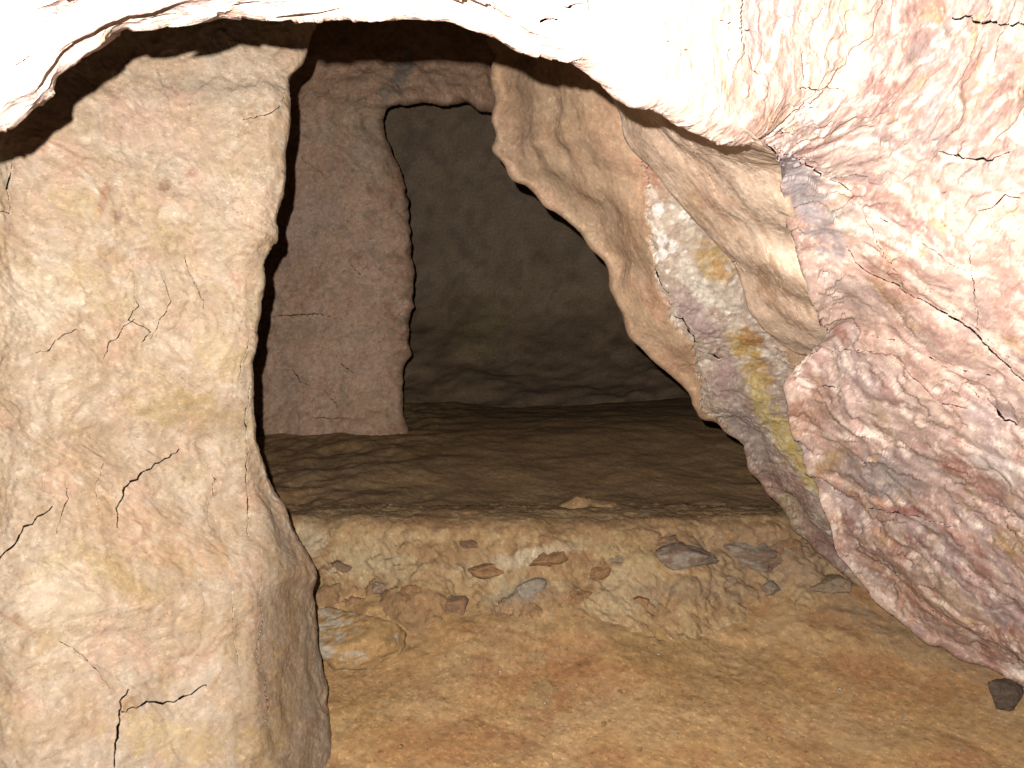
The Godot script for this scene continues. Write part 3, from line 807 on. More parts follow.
		PackedVector3Array([Vector3(-0.200,1.497,-1.133),Vector3(-0.130,1.276,-0.708),Vector3(-0.118,1.253,-0.645),Vector3(-0.117,1.255,-0.640),Vector3(-0.108,1.248,-0.593),Vector3(-0.101,1.254,-0.564),Vector3(-0.088,1.246,-0.497),Vector3(-0.079,1.242,-0.451),Vector3(0.286,1.607,0.500)]),
		PackedVector3Array([Vector3(-0.170,1.496,-1.133),Vector3(-0.113,1.276,-0.708),Vector3(-0.103,1.253,-0.645),Vector3(-0.102,1.254,-0.640),Vector3(-0.093,1.248,-0.593),Vector3(-0.087,1.253,-0.564),Vector3(-0.075,1.245,-0.497),Vector3(-0.067,1.242,-0.451),Vector3(0.321,1.607,0.500)]),
		PackedVector3Array([Vector3(-0.142,1.497,-1.133),Vector3(-0.094,1.276,-0.708),Vector3(-0.086,1.254,-0.645),Vector3(-0.085,1.255,-0.640),Vector3(-0.078,1.248,-0.593),Vector3(-0.073,1.252,-0.564),Vector3(-0.063,1.245,-0.497),Vector3(-0.056,1.242,-0.451),Vector3(0.357,1.606,0.500)]),
		PackedVector3Array([Vector3(-0.105,1.490,-1.132),Vector3(-0.076,1.272,-0.708),Vector3(-0.069,1.250,-0.644),Vector3(-0.068,1.251,-0.639),Vector3(-0.062,1.245,-0.593),Vector3(-0.056,1.250,-0.563),Vector3(-0.047,1.244,-0.497),Vector3(-0.041,1.242,-0.451),Vector3(0.393,1.606,0.500)]),
		PackedVector3Array([Vector3(-0.070,1.486,-1.132),Vector3(-0.054,1.270,-0.707),Vector3(-0.050,1.248,-0.644),Vector3(-0.049,1.249,-0.639),Vector3(-0.044,1.243,-0.593),Vector3(-0.039,1.248,-0.563),Vector3(-0.032,1.243,-0.497),Vector3(-0.026,1.242,-0.451),Vector3(0.429,1.606,0.500)]),
		PackedVector3Array([Vector3(-0.034,1.478,-1.131),Vector3(-0.035,1.266,-0.707),Vector3(-0.032,1.244,-0.643),Vector3(-0.031,1.246,-0.638),Vector3(-0.027,1.240,-0.592),Vector3(-0.022,1.246,-0.563),Vector3(-0.016,1.242,-0.497),Vector3(-0.012,1.242,-0.451),Vector3(0.464,1.605,0.500)]),
		PackedVector3Array([Vector3(0.007,1.465,-1.134),Vector3(-0.012,1.259,-0.711),Vector3(-0.012,1.238,-0.647),Vector3(-0.011,1.239,-0.643),Vector3(-0.007,1.238,-0.607),Vector3(-0.001,1.251,-0.594),Vector3(0.004,1.259,-0.547),Vector3(0.008,1.272,-0.521),Vector3(0.500,1.605,0.500)]),
		PackedVector3Array([Vector3(0.049,1.450,-1.137),Vector3(0.008,1.251,-0.715),Vector3(0.007,1.231,-0.652),Vector3(0.008,1.233,-0.647),Vector3(0.012,1.236,-0.622),Vector3(0.021,1.257,-0.625),Vector3(0.027,1.276,-0.597),Vector3(0.034,1.301,-0.591),Vector3(0.536,1.605,0.500)]),
		PackedVector3Array([Vector3(0.090,1.444,-1.156),Vector3(0.031,1.250,-0.735),Vector3(0.027,1.231,-0.672),Vector3(0.028,1.233,-0.667),Vector3(0.034,1.240,-0.651),Vector3(0.046,1.267,-0.667),Vector3(0.057,1.296,-0.656),Vector3(0.069,1.333,-0.666),Vector3(0.571,1.604,0.500)]),
		PackedVector3Array([Vector3(0.132,1.438,-1.175),Vector3(0.056,1.249,-0.755),Vector3(0.050,1.230,-0.692),Vector3(0.051,1.231,-0.687),Vector3(0.058,1.243,-0.679),Vector3(0.075,1.276,-0.708),Vector3(0.092,1.316,-0.714),Vector3(0.112,1.366,-0.741),Vector3(0.607,1.604,0.500)]),
		PackedVector3Array([Vector3(0.161,1.429,-1.191),Vector3(0.073,1.245,-0.771),Vector3(0.065,1.227,-0.708),Vector3(0.067,1.228,-0.703),Vector3(0.076,1.242,-0.698),Vector3(0.096,1.279,-0.729),Vector3(0.116,1.323,-0.737),Vector3(0.140,1.376,-0.766),Vector3(0.643,1.604,0.500)]),
		PackedVector3Array([Vector3(0.190,1.421,-1.207),Vector3(0.091,1.241,-0.788),Vector3(0.082,1.223,-0.725),Vector3(0.083,1.225,-0.720),Vector3(0.094,1.241,-0.716),Vector3(0.118,1.281,-0.749),Vector3(0.142,1.329,-0.760),Vector3(0.170,1.387,-0.791),Vector3(0.679,1.603,0.500)]),
		PackedVector3Array([Vector3(0.218,1.409,-1.222),Vector3(0.107,1.236,-0.804),Vector3(0.097,1.219,-0.741),Vector3(0.098,1.221,-0.736),Vector3(0.112,1.239,-0.733),Vector3(0.142,1.283,-0.770),Vector3(0.169,1.335,-0.782),Vector3(0.201,1.398,-0.816),Vector3(0.714,1.603,0.500)]),
		PackedVector3Array([Vector3(0.251,1.401,-1.241),Vector3(0.128,1.231,-0.823),Vector3(0.117,1.215,-0.760),Vector3(0.118,1.217,-0.756),Vector3(0.134,1.239,-0.755),Vector3(0.169,1.286,-0.794),Vector3(0.198,1.343,-0.809),Vector3(0.235,1.410,-0.845),Vector3(0.750,1.603,0.500)]),
		PackedVector3Array([Vector3(0.283,1.395,-1.260),Vector3(0.148,1.230,-0.843),Vector3(0.135,1.214,-0.780),Vector3(0.137,1.216,-0.776),Vector3(0.156,1.239,-0.777),Vector3(0.197,1.290,-0.818),Vector3(0.230,1.351,-0.835),Vector3(0.270,1.422,-0.874),Vector3(0.786,1.602,0.500)]),
		PackedVector3Array([Vector3(0.316,1.386,-1.279),Vector3(0.169,1.225,-0.863),Vector3(0.155,1.210,-0.800),Vector3(0.157,1.212,-0.795),Vector3(0.179,1.238,-0.798),Vector3(0.227,1.293,-0.842),Vector3(0.263,1.358,-0.861),Vector3(0.307,1.434,-0.902),Vector3(0.821,1.602,0.500)]),
		PackedVector3Array([Vector3(0.354,1.379,-1.312),Vector3(0.197,1.221,-0.896),Vector3(0.181,1.207,-0.833),Vector3(0.183,1.209,-0.828),Vector3(0.208,1.238,-0.832),Vector3(0.261,1.299,-0.876),Vector3(0.302,1.369,-0.896),Vector3(0.353,1.449,-0.938),Vector3(0.857,1.601,0.500)]),
		PackedVector3Array([Vector3(0.394,1.374,-1.345),Vector3(0.224,1.219,-0.929),Vector3(0.207,1.205,-0.867),Vector3(0.209,1.207,-0.862),Vector3(0.237,1.240,-0.865),Vector3(0.297,1.304,-0.911),Vector3(0.344,1.379,-0.931),Vector3(0.401,1.465,-0.974),Vector3(0.893,1.601,0.500)]),
		PackedVector3Array([Vector3(0.433,1.367,-1.378),Vector3(0.252,1.216,-0.962),Vector3(0.233,1.202,-0.900),Vector3(0.235,1.205,-0.895),Vector3(0.268,1.240,-0.899),Vector3(0.335,1.309,-0.945),Vector3(0.388,1.389,-0.967),Vector3(0.451,1.480,-1.010),Vector3(0.929,1.601,0.500)]),
		PackedVector3Array([Vector3(0.513,1.364,-1.453),Vector3(0.307,1.218,-1.039),Vector3(0.286,1.206,-0.976),Vector3(0.288,1.208,-0.971),Vector3(0.323,1.242,-0.965),Vector3(0.393,1.305,-0.995),Vector3(0.460,1.397,-1.013),Vector3(0.539,1.498,-1.053),Vector3(0.964,1.600,0.500)]),
		PackedVector3Array([Vector3(0.521,1.316,-1.370),Vector3(0.371,1.223,-1.115),Vector3(0.342,1.207,-1.052),Vector3(0.344,1.210,-1.047),Vector3(0.381,1.241,-1.031),Vector3(0.455,1.300,-1.045),Vector3(0.537,1.403,-1.060),Vector3(0.632,1.516,-1.096),Vector3(1.000,1.600,0.500)]),
		PackedVector3Array([Vector3(0.611,1.286,-1.538),Vector3(0.443,1.204,-1.284),Vector3(0.411,1.190,-1.221),Vector3(0.415,1.192,-1.217),Vector3(0.451,1.221,-1.163),Vector3(0.519,1.269,-1.121),Vector3(0.627,1.378,-1.112),Vector3(0.744,1.490,-1.122),Vector3(1.008,1.560,0.500)]),
		PackedVector3Array([Vector3(0.645,1.259,-1.595),Vector3(0.471,1.182,-1.341),Vector3(0.438,1.169,-1.279),Vector3(0.442,1.172,-1.274),Vector3(0.479,1.202,-1.211),Vector3(0.546,1.250,-1.154),Vector3(0.658,1.358,-1.129),Vector3(0.775,1.466,-1.124),Vector3(1.016,1.521,0.500)]),
		PackedVector3Array([Vector3(0.679,1.229,-1.651),Vector3(0.499,1.158,-1.399),Vector3(0.466,1.146,-1.336),Vector3(0.470,1.149,-1.332),Vector3(0.507,1.180,-1.258),Vector3(0.574,1.229,-1.186),Vector3(0.689,1.337,-1.146),Vector3(0.805,1.441,-1.125),Vector3(1.024,1.481,0.500)]),
		PackedVector3Array([Vector3(0.710,1.192,-1.691),Vector3(0.526,1.125,-1.440),Vector3(0.492,1.115,-1.378),Vector3(0.496,1.119,-1.373),Vector3(0.533,1.153,-1.296),Vector3(0.599,1.204,-1.218),Vector3(0.716,1.309,-1.170),Vector3(0.831,1.408,-1.141),Vector3(1.033,1.442,0.500)]),
		PackedVector3Array([Vector3(0.741,1.154,-1.731),Vector3(0.553,1.091,-1.480),Vector3(0.518,1.082,-1.418),Vector3(0.522,1.086,-1.414),Vector3(0.559,1.123,-1.333),Vector3(0.625,1.178,-1.250),Vector3(0.742,1.279,-1.194),Vector3(0.857,1.373,-1.156),Vector3(1.041,1.402,0.500)]),
		PackedVector3Array([Vector3(0.767,1.113,-1.756),Vector3(0.575,1.055,-1.505),Vector3(0.540,1.047,-1.444),Vector3(0.544,1.051,-1.439),Vector3(0.580,1.091,-1.355),Vector3(0.643,1.149,-1.266),Vector3(0.754,1.245,-1.199),Vector3(0.860,1.332,-1.150),Vector3(1.049,1.363,0.500)]),
		PackedVector3Array([Vector3(0.793,1.070,-1.780),Vector3(0.599,1.016,-1.530),Vector3(0.562,1.010,-1.469),Vector3(0.567,1.014,-1.464),Vector3(0.601,1.058,-1.376),Vector3(0.661,1.119,-1.282),Vector3(0.766,1.210,-1.204),Vector3(0.864,1.290,-1.145),Vector3(1.057,1.323,0.500)]),
		PackedVector3Array([Vector3(0.835,1.030,-1.830),Vector3(0.635,0.981,-1.581),Vector3(0.598,0.975,-1.519),Vector3(0.602,0.980,-1.515),Vector3(0.628,1.026,-1.409),Vector3(0.675,1.089,-1.288),Vector3(0.775,1.178,-1.207),Vector3(0.868,1.256,-1.145),Vector3(1.065,1.284,0.500)]),
		PackedVector3Array([Vector3(0.878,0.989,-1.880),Vector3(0.673,0.942,-1.631),Vector3(0.634,0.938,-1.570),Vector3(0.639,0.943,-1.565),Vector3(0.657,0.993,-1.442),Vector3(0.688,1.059,-1.294),Vector3(0.784,1.146,-1.210),Vector3(0.872,1.222,-1.145),Vector3(1.073,1.244,0.500)]),
		PackedVector3Array([Vector3(0.899,0.905,-1.989),Vector3(0.684,0.879,-1.743),Vector3(0.644,0.879,-1.683),Vector3(0.650,0.882,-1.678),Vector3(0.680,0.935,-1.523),Vector3(0.718,1.002,-1.326),Vector3(0.804,1.084,-1.227),Vector3(0.879,1.153,-1.146),Vector3(1.081,1.205,0.500)]),
		PackedVector3Array([Vector3(0.894,0.860,-2.028),Vector3(0.676,0.844,-1.784),Vector3(0.637,0.846,-1.723),Vector3(0.644,0.849,-1.719),Vector3(0.683,0.904,-1.554),Vector3(0.730,0.972,-1.342),Vector3(0.815,1.048,-1.237),Vector3(0.887,1.112,-1.150),Vector3(1.090,1.165,0.500)]),
		PackedVector3Array([Vector3(0.887,0.814,-2.067),Vector3(0.668,0.808,-1.824),Vector3(0.629,0.811,-1.764),Vector3(0.636,0.814,-1.759),Vector3(0.686,0.871,-1.584),Vector3(0.743,0.941,-1.358),Vector3(0.826,1.011,-1.247),Vector3(0.895,1.069,-1.154),Vector3(1.098,1.126,0.500)]),
		PackedVector3Array([Vector3(0.909,0.751,-2.099),Vector3(0.687,0.749,-1.856),Vector3(0.648,0.753,-1.796),Vector3(0.655,0.757,-1.792),Vector3(0.704,0.822,-1.614),Vector3(0.759,0.903,-1.383),Vector3(0.839,0.966,-1.261),Vector3(0.903,1.019,-1.157),Vector3(1.106,1.086,0.500)]),
		PackedVector3Array([Vector3(0.931,0.686,-2.130),Vector3(0.707,0.687,-1.888),Vector3(0.666,0.693,-1.828),Vector3(0.674,0.697,-1.824),Vector3(0.722,0.770,-1.643),Vector3(0.776,0.863,-1.408),Vector3(0.852,0.920,-1.274),Vector3(0.911,0.967,-1.160),Vector3(1.114,1.047,0.500)]),
		PackedVector3Array([Vector3(0.975,0.623,-2.165),Vector3(0.747,0.628,-1.923),Vector3(0.705,0.634,-1.864),Vector3(0.713,0.638,-1.859),Vector3(0.754,0.719,-1.676),Vector3(0.799,0.821,-1.435),Vector3(0.870,0.874,-1.291),Vector3(0.921,0.917,-1.166),Vector3(1.122,1.007,0.500)]),
		PackedVector3Array([Vector3(1.021,0.558,-2.200),Vector3(0.788,0.566,-1.958),Vector3(0.745,0.573,-1.899),Vector3(0.753,0.578,-1.894),Vector3(0.787,0.666,-1.708),Vector3(0.822,0.777,-1.463),Vector3(0.888,0.825,-1.308),Vector3(0.932,0.866,-1.172),Vector3(1.130,0.967,0.500)]),
		PackedVector3Array([Vector3(1.068,0.491,-2.234),Vector3(0.830,0.501,-1.993),Vector3(0.786,0.510,-1.934),Vector3(0.794,0.515,-1.929),Vector3(0.820,0.610,-1.740),Vector3(0.846,0.731,-1.490),Vector3(0.906,0.775,-1.325),Vector3(0.942,0.814,-1.179),Vector3(1.138,0.928,0.500)]),
		PackedVector3Array([Vector3(1.095,0.427,-2.249),Vector3(0.854,0.442,-2.008),Vector3(0.810,0.452,-1.949),Vector3(0.818,0.457,-1.945),Vector3(0.844,0.557,-1.760),Vector3(0.872,0.685,-1.517),Vector3(0.926,0.727,-1.343),Vector3(0.955,0.764,-1.188),Vector3(1.147,0.888,0.500)]),
		PackedVector3Array([Vector3(1.122,0.362,-2.263),Vector3(0.879,0.382,-2.023),Vector3(0.834,0.393,-1.964),Vector3(0.842,0.399,-1.960),Vector3(0.869,0.503,-1.780),Vector3(0.899,0.638,-1.544),Vector3(0.946,0.677,-1.361),Vector3(0.968,0.714,-1.198),Vector3(1.155,0.849,0.500)]),
		PackedVector3Array([Vector3(1.145,0.295,-2.277),Vector3(0.899,0.319,-2.038),Vector3(0.854,0.332,-1.979),Vector3(0.862,0.338,-1.975),Vector3(0.891,0.447,-1.800),Vector3(0.926,0.588,-1.571),Vector3(0.967,0.626,-1.379),Vector3(0.982,0.662,-1.208),Vector3(1.163,0.809,0.500)]),
		PackedVector3Array([Vector3(1.188,0.243,-2.270),Vector3(0.938,0.273,-2.032),Vector3(0.892,0.287,-1.973),Vector3(0.899,0.293,-1.969),Vector3(0.922,0.401,-1.800),Vector3(0.952,0.542,-1.581),Vector3(0.985,0.583,-1.390),Vector3(0.995,0.622,-1.219),Vector3(1.171,0.770,0.500)]),
		PackedVector3Array([Vector3(1.226,0.194,-2.263),Vector3(0.970,0.232,-2.026),Vector3(0.923,0.248,-1.968),Vector3(0.931,0.254,-1.963),Vector3(0.950,0.359,-1.801),Vector3(0.978,0.495,-1.592),Vector3(1.004,0.539,-1.401),Vector3(1.008,0.582,-1.230),Vector3(1.179,0.730,0.500)]),
		PackedVector3Array([Vector3(1.273,0.142,-2.256),Vector3(1.014,0.184,-2.019),Vector3(0.965,0.201,-1.961),Vector3(0.973,0.207,-1.957),Vector3(0.984,0.311,-1.801),Vector3(1.004,0.448,-1.602),Vector3(1.022,0.495,-1.411),Vector3(1.021,0.540,-1.241),Vector3(1.187,0.691,0.500)]),
		PackedVector3Array([Vector3(1.310,0.114,-2.231),Vector3(1.047,0.159,-1.995),Vector3(0.998,0.176,-1.937),Vector3(1.005,0.182,-1.933),Vector3(1.010,0.285,-1.785),Vector3(1.025,0.418,-1.598),Vector3(1.038,0.465,-1.412),Vector3(1.034,0.511,-1.247),Vector3(1.195,0.651,0.500)]),
		PackedVector3Array([Vector3(1.347,0.089,-2.208),Vector3(1.080,0.137,-1.972),Vector3(1.030,0.156,-1.914),Vector3(1.037,0.162,-1.910),Vector3(1.036,0.260,-1.769),Vector3(1.046,0.389,-1.594),Vector3(1.054,0.436,-1.413),Vector3(1.048,0.480,-1.253),Vector3(1.203,0.612,0.500)]),
		PackedVector3Array([Vector3(1.384,0.063,-2.184),Vector3(1.114,0.115,-1.949),Vector3(1.062,0.134,-1.891),Vector3(1.069,0.140,-1.887),Vector3(1.063,0.236,-1.754),Vector3(1.067,0.359,-1.589),Vector3(1.071,0.406,-1.414),Vector3(1.061,0.450,-1.259),Vector3(1.212,0.572,0.500)]),
		PackedVector3Array([Vector3(1.424,0.054,-2.154),Vector3(1.149,0.109,-1.920),Vector3(1.096,0.130,-1.862),Vector3(1.103,0.136,-1.858),Vector3(1.088,0.227,-1.728),Vector3(1.082,0.345,-1.569),Vector3(1.076,0.394,-1.396),Vector3(1.058,0.440,-1.243),Vector3(1.220,0.533,0.500)]),
		PackedVector3Array([Vector3(1.454,0.039,-2.124),Vector3(1.177,0.094,-1.889),Vector3(1.124,0.114,-1.832),Vector3(1.130,0.121,-1.827),Vector3(1.109,0.212,-1.702),Vector3(1.097,0.331,-1.549),Vector3(1.080,0.383,-1.379),Vector3(1.055,0.431,-1.228),Vector3(1.228,0.493,0.500)]),
		PackedVector3Array([Vector3(1.489,0.030,-2.094),Vector3(1.208,0.089,-1.860),Vector3(1.153,0.110,-1.803),Vector3(1.159,0.116,-1.799),Vector3(1.131,0.204,-1.677),Vector3(1.110,0.317,-1.529),Vector3(1.085,0.372,-1.361),Vector3(1.052,0.422,-1.212),Vector3(1.236,0.453,0.500)]),
		PackedVector3Array([Vector3(1.521,0.020,-2.065),Vector3(1.238,0.078,-1.831),Vector3(1.183,0.100,-1.773),Vector3(1.188,0.107,-1.769),Vector3(1.153,0.193,-1.651),Vector3(1.124,0.304,-1.509),Vector3(1.088,0.361,-1.343),Vector3(1.049,0.414,-1.197),Vector3(1.244,0.414,0.500)]),
		PackedVector3Array([Vector3(1.553,0.012,-2.035),Vector3(1.268,0.070,-1.801),Vector3(1.211,0.092,-1.744),Vector3(1.216,0.099,-1.740),Vector3(1.174,0.183,-1.625),Vector3(1.136,0.291,-1.489),Vector3(1.092,0.351,-1.326),Vector3(1.045,0.405,-1.182),Vector3(1.252,0.374,0.500)]),
		PackedVector3Array([Vector3(1.583,-0.001,-2.005),Vector3(1.292,0.064,-1.772),Vector3(1.234,0.087,-1.715),Vector3(1.239,0.094,-1.711),Vector3(1.197,0.175,-1.601),Vector3(1.161,0.279,-1.471),Vector3(1.111,0.338,-1.310),Vector3(1.059,0.393,-1.168),Vector3(1.260,0.335,0.500)]),
		PackedVector3Array([Vector3(1.614,-0.012,-1.975),Vector3(1.320,0.055,-1.743),Vector3(1.261,0.079,-1.685),Vector3(1.266,0.086,-1.681),Vector3(1.222,0.166,-1.576),Vector3(1.186,0.268,-1.453),Vector3(1.129,0.326,-1.294),Vector3(1.073,0.380,-1.154),Vector3(1.269,0.295,0.500)]),
		PackedVector3Array([Vector3(1.651,-0.019,-1.946),Vector3(1.351,0.053,-1.714),Vector3(1.290,0.077,-1.657),Vector3(1.295,0.084,-1.653),Vector3(1.248,0.160,-1.552),Vector3(1.209,0.257,-1.436),Vector3(1.147,0.315,-1.278),Vector3(1.086,0.368,-1.140),Vector3(1.277,0.256,0.500)]),
		PackedVector3Array([Vector3(1.671,-0.034,-1.916),Vector3(1.365,0.047,-1.685),Vector3(1.304,0.074,-1.628),Vector3(1.308,0.080,-1.624),Vector3(1.265,0.154,-1.527),Vector3(1.232,0.246,-1.418),Vector3(1.164,0.304,-1.262),Vector3(1.098,0.357,-1.126),Vector3(1.285,0.216,0.500)]),
		PackedVector3Array([Vector3(1.704,-0.041,-1.887),Vector3(1.394,0.043,-1.656),Vector3(1.331,0.070,-1.599),Vector3(1.335,0.077,-1.595),Vector3(1.289,0.148,-1.503),Vector3(1.254,0.235,-1.400),Vector3(1.180,0.293,-1.247),Vector3(1.110,0.345,-1.113),Vector3(1.293,0.177,0.500)]),
		PackedVector3Array([Vector3(1.724,-0.048,-1.854),Vector3(1.407,0.045,-1.625),Vector3(1.343,0.074,-1.568),Vector3(1.347,0.079,-1.564),Vector3(1.300,0.149,-1.473),Vector3(1.265,0.234,-1.371),Vector3(1.191,0.288,-1.224),Vector3(1.123,0.337,-1.097),Vector3(1.301,0.137,0.500)]),
		PackedVector3Array([Vector3(1.745,-0.052,-1.821),Vector3(1.425,0.043,-1.592),Vector3(1.359,0.072,-1.536),Vector3(1.363,0.078,-1.532),Vector3(1.313,0.148,-1.442),Vector3(1.274,0.233,-1.342),Vector3(1.201,0.283,-1.202),Vector3(1.135,0.329,-1.082),Vector3(1.309,0.098,0.500)]),
		PackedVector3Array([Vector3(1.762,-0.057,-1.789),Vector3(1.440,0.038,-1.560),Vector3(1.373,0.067,-1.504),Vector3(1.377,0.074,-1.499),Vector3(1.325,0.145,-1.411),Vector3(1.283,0.232,-1.313),Vector3(1.210,0.279,-1.180),Vector3(1.146,0.321,-1.066),Vector3(1.317,0.058,0.500)]),
		PackedVector3Array([Vector3(1.774,-0.062,-1.757),Vector3(1.449,0.036,-1.528),Vector3(1.381,0.067,-1.472),Vector3(1.384,0.073,-1.468),Vector3(1.332,0.145,-1.380),Vector3(1.289,0.233,-1.284),Vector3(1.218,0.276,-1.158),Vector3(1.157,0.313,-1.051),Vector3(1.326,0.019,0.500)]),
		PackedVector3Array([Vector3(1.787,-0.067,-1.724),Vector3(1.457,0.036,-1.496),Vector3(1.389,0.068,-1.440),Vector3(1.392,0.074,-1.436),Vector3(1.338,0.147,-1.350),Vector3(1.295,0.234,-1.256),Vector3(1.225,0.273,-1.136),Vector3(1.167,0.306,-1.035),Vector3(1.334,-0.021,0.500)]),
		PackedVector3Array([Vector3(1.803,-0.068,-1.692),Vector3(1.469,0.039,-1.465),Vector3(1.400,0.071,-1.409),Vector3(1.402,0.077,-1.405),Vector3(1.346,0.149,-1.320),Vector3(1.299,0.235,-1.227),Vector3(1.232,0.271,-1.114),Vector3(1.176,0.300,-1.020),Vector3(1.342,-0.060,0.500)]),
		PackedVector3Array([Vector3(1.816,-0.069,-1.660),Vector3(1.480,0.039,-1.433),Vector3(1.409,0.072,-1.377),Vector3(1.411,0.078,-1.373),Vector3(1.352,0.151,-1.289),Vector3(1.302,0.238,-1.199),Vector3(1.237,0.269,-1.092),Vector3(1.185,0.293,-1.004),Vector3(1.350,-0.100,0.500)]),
	]
	var cracks := [
		[PackedVector3Array([Vector3(0.650,0.803,-1.759),Vector3(0.674,0.783,-1.745),Vector3(0.693,0.766,-1.721),Vector3(0.713,0.748,-1.697),Vector3(0.736,0.729,-1.686),Vector3(0.760,0.716,-1.671),Vector3(0.783,0.703,-1.654),Vector3(0.805,0.690,-1.636),Vector3(0.826,0.678,-1.617),Vector3(0.844,0.662,-1.606),Vector3(0.863,0.646,-1.595),Vector3(0.882,0.630,-1.586),Vector3(0.901,0.613,-1.578),Vector3(0.920,0.597,-1.569),Vector3(0.936,0.589,-1.549),Vector3(0.949,0.581,-1.527),Vector3(0.961,0.575,-1.503),Vector3(0.972,0.569,-1.479),Vector3(0.981,0.563,-1.454)]),0.00126,0.0100,0.0130],
		[PackedVector3Array([Vector3(0.789,0.560,-1.891),Vector3(0.813,0.546,-1.876),Vector3(0.829,0.538,-1.843),Vector3(0.842,0.531,-1.807),Vector3(0.858,0.522,-1.778),Vector3(0.877,0.507,-1.758),Vector3(0.897,0.491,-1.739),Vector3(0.917,0.475,-1.724),Vector3(0.937,0.460,-1.708),Vector3(0.957,0.444,-1.692),Vector3(0.976,0.426,-1.682),Vector3(0.994,0.409,-1.673),Vector3(1.011,0.392,-1.662),Vector3(1.028,0.375,-1.651),Vector3(1.045,0.359,-1.640),Vector3(1.061,0.342,-1.629),Vector3(1.077,0.325,-1.617),Vector3(1.092,0.308,-1.604),Vector3(1.107,0.291,-1.592),Vector3(1.123,0.274,-1.581)]),0.00136,0.0100,0.0130],
		[PackedVector3Array([Vector3(0.605,1.086,-1.342),Vector3(0.626,1.072,-1.343),Vector3(0.647,1.059,-1.342),Vector3(0.664,1.046,-1.337),Vector3(0.681,1.032,-1.330),Vector3(0.700,1.019,-1.326),Vector3(0.717,1.005,-1.325),Vector3(0.733,0.992,-1.321),Vector3(0.748,0.978,-1.318),Vector3(0.765,0.964,-1.315),Vector3(0.782,0.950,-1.314),Vector3(0.799,0.936,-1.313),Vector3(0.816,0.920,-1.311),Vector3(0.833,0.903,-1.308),Vector3(0.849,0.887,-1.306),Vector3(0.865,0.870,-1.302),Vector3(0.879,0.855,-1.295)]),0.00100,0.0100,0.0130],
		[PackedVector3Array([Vector3(0.526,1.163,-1.283),Vector3(0.549,1.154,-1.291),Vector3(0.573,1.144,-1.299),Vector3(0.593,1.135,-1.300),Vector3(0.613,1.124,-1.298),Vector3(0.633,1.113,-1.299),Vector3(0.653,1.102,-1.298),Vector3(0.670,1.091,-1.291),Vector3(0.686,1.079,-1.283),Vector3(0.702,1.068,-1.277),Vector3(0.721,1.057,-1.274),Vector3(0.742,1.047,-1.273),Vector3(0.761,1.036,-1.271),Vector3(0.780,1.026,-1.268),Vector3(0.798,1.015,-1.264),Vector3(0.815,1.005,-1.258)]),0.00096,0.0100,0.0130],
		[PackedVector3Array([Vector3(0.717,0.781,-1.638),Vector3(0.736,0.780,-1.605),Vector3(0.755,0.778,-1.575),Vector3(0.774,0.776,-1.547),Vector3(0.791,0.767,-1.533),Vector3(0.808,0.757,-1.518),Vector3(0.824,0.748,-1.503),Vector3(0.840,0.740,-1.488),Vector3(0.856,0.731,-1.473),Vector3(0.872,0.723,-1.458),Vector3(0.888,0.715,-1.443),Vector3(0.902,0.707,-1.426),Vector3(0.915,0.700,-1.408),Vector3(0.927,0.694,-1.389)]),0.00117,0.0100,0.0130],
		[PackedVector3Array([Vector3(0.907,0.309,-1.955),Vector3(0.931,0.294,-1.939),Vector3(0.952,0.280,-1.920),Vector3(0.973,0.267,-1.900),Vector3(0.993,0.255,-1.879),Vector3(1.011,0.243,-1.857),Vector3(1.031,0.232,-1.835),Vector3(1.049,0.222,-1.813),Vector3(1.066,0.211,-1.791),Vector3(1.096,0.192,-1.789),Vector3(1.115,0.180,-1.771),Vector3(1.129,0.175,-1.748),Vector3(1.155,0.161,-1.743),Vector3(1.173,0.152,-1.728)]),0.00147,0.0100,0.0130],
		[PackedVector3Array([Vector3(0.714,0.930,-1.428),Vector3(0.729,0.915,-1.415),Vector3(0.746,0.900,-1.406),Vector3(0.763,0.886,-1.398),Vector3(0.781,0.871,-1.392),Vector3(0.799,0.855,-1.390),Vector3(0.817,0.839,-1.388),Vector3(0.835,0.823,-1.385),Vector3(0.851,0.807,-1.381),Vector3(0.867,0.792,-1.375),Vector3(0.886,0.777,-1.361),Vector3(0.904,0.762,-1.346)]),0.00107,0.0100,0.0130],
		[PackedVector3Array([Vector3(0.668,0.939,-1.555),Vector3(0.680,0.934,-1.525),Vector3(0.692,0.929,-1.497),Vector3(0.703,0.924,-1.469),Vector3(0.714,0.920,-1.444),Vector3(0.729,0.909,-1.425),Vector3(0.746,0.899,-1.409),Vector3(0.763,0.888,-1.395),Vector3(0.778,0.883,-1.381),Vector3(0.794,0.878,-1.368),Vector3(0.810,0.873,-1.358),Vector3(0.826,0.868,-1.347)]),0.00110,0.0100,0.0130],
		[PackedVector3Array([Vector3(0.000,1.238,-0.635),Vector3(0.019,1.238,-0.628),Vector3(0.029,1.244,-0.641),Vector3(0.035,1.252,-0.651)]),0.00169,0.0200,0.0000],
		[PackedVector3Array([Vector3(0.035,1.260,-0.650),Vector3(0.047,1.261,-0.669),Vector3(0.057,1.270,-0.683)]),0.00160,0.0200,0.0000],
		[PackedVector3Array([Vector3(0.576,1.382,-1.087),Vector3(0.603,1.384,-1.100),Vector3(0.629,1.384,-1.110),Vector3(0.652,1.385,-1.118),Vector3(0.675,1.385,-1.124),Vector3(0.697,1.385,-1.129),Vector3(0.724,1.385,-1.133),Vector3(0.753,1.385,-1.138)]),0.00350,0.0220,0.0000],
		[PackedVector3Array([Vector3(0.334,1.267,-0.958),Vector3(0.360,1.268,-0.983),Vector3(0.385,1.273,-1.003),Vector3(0.428,1.277,-1.037)]),0.00182,0.0140,0.0000],
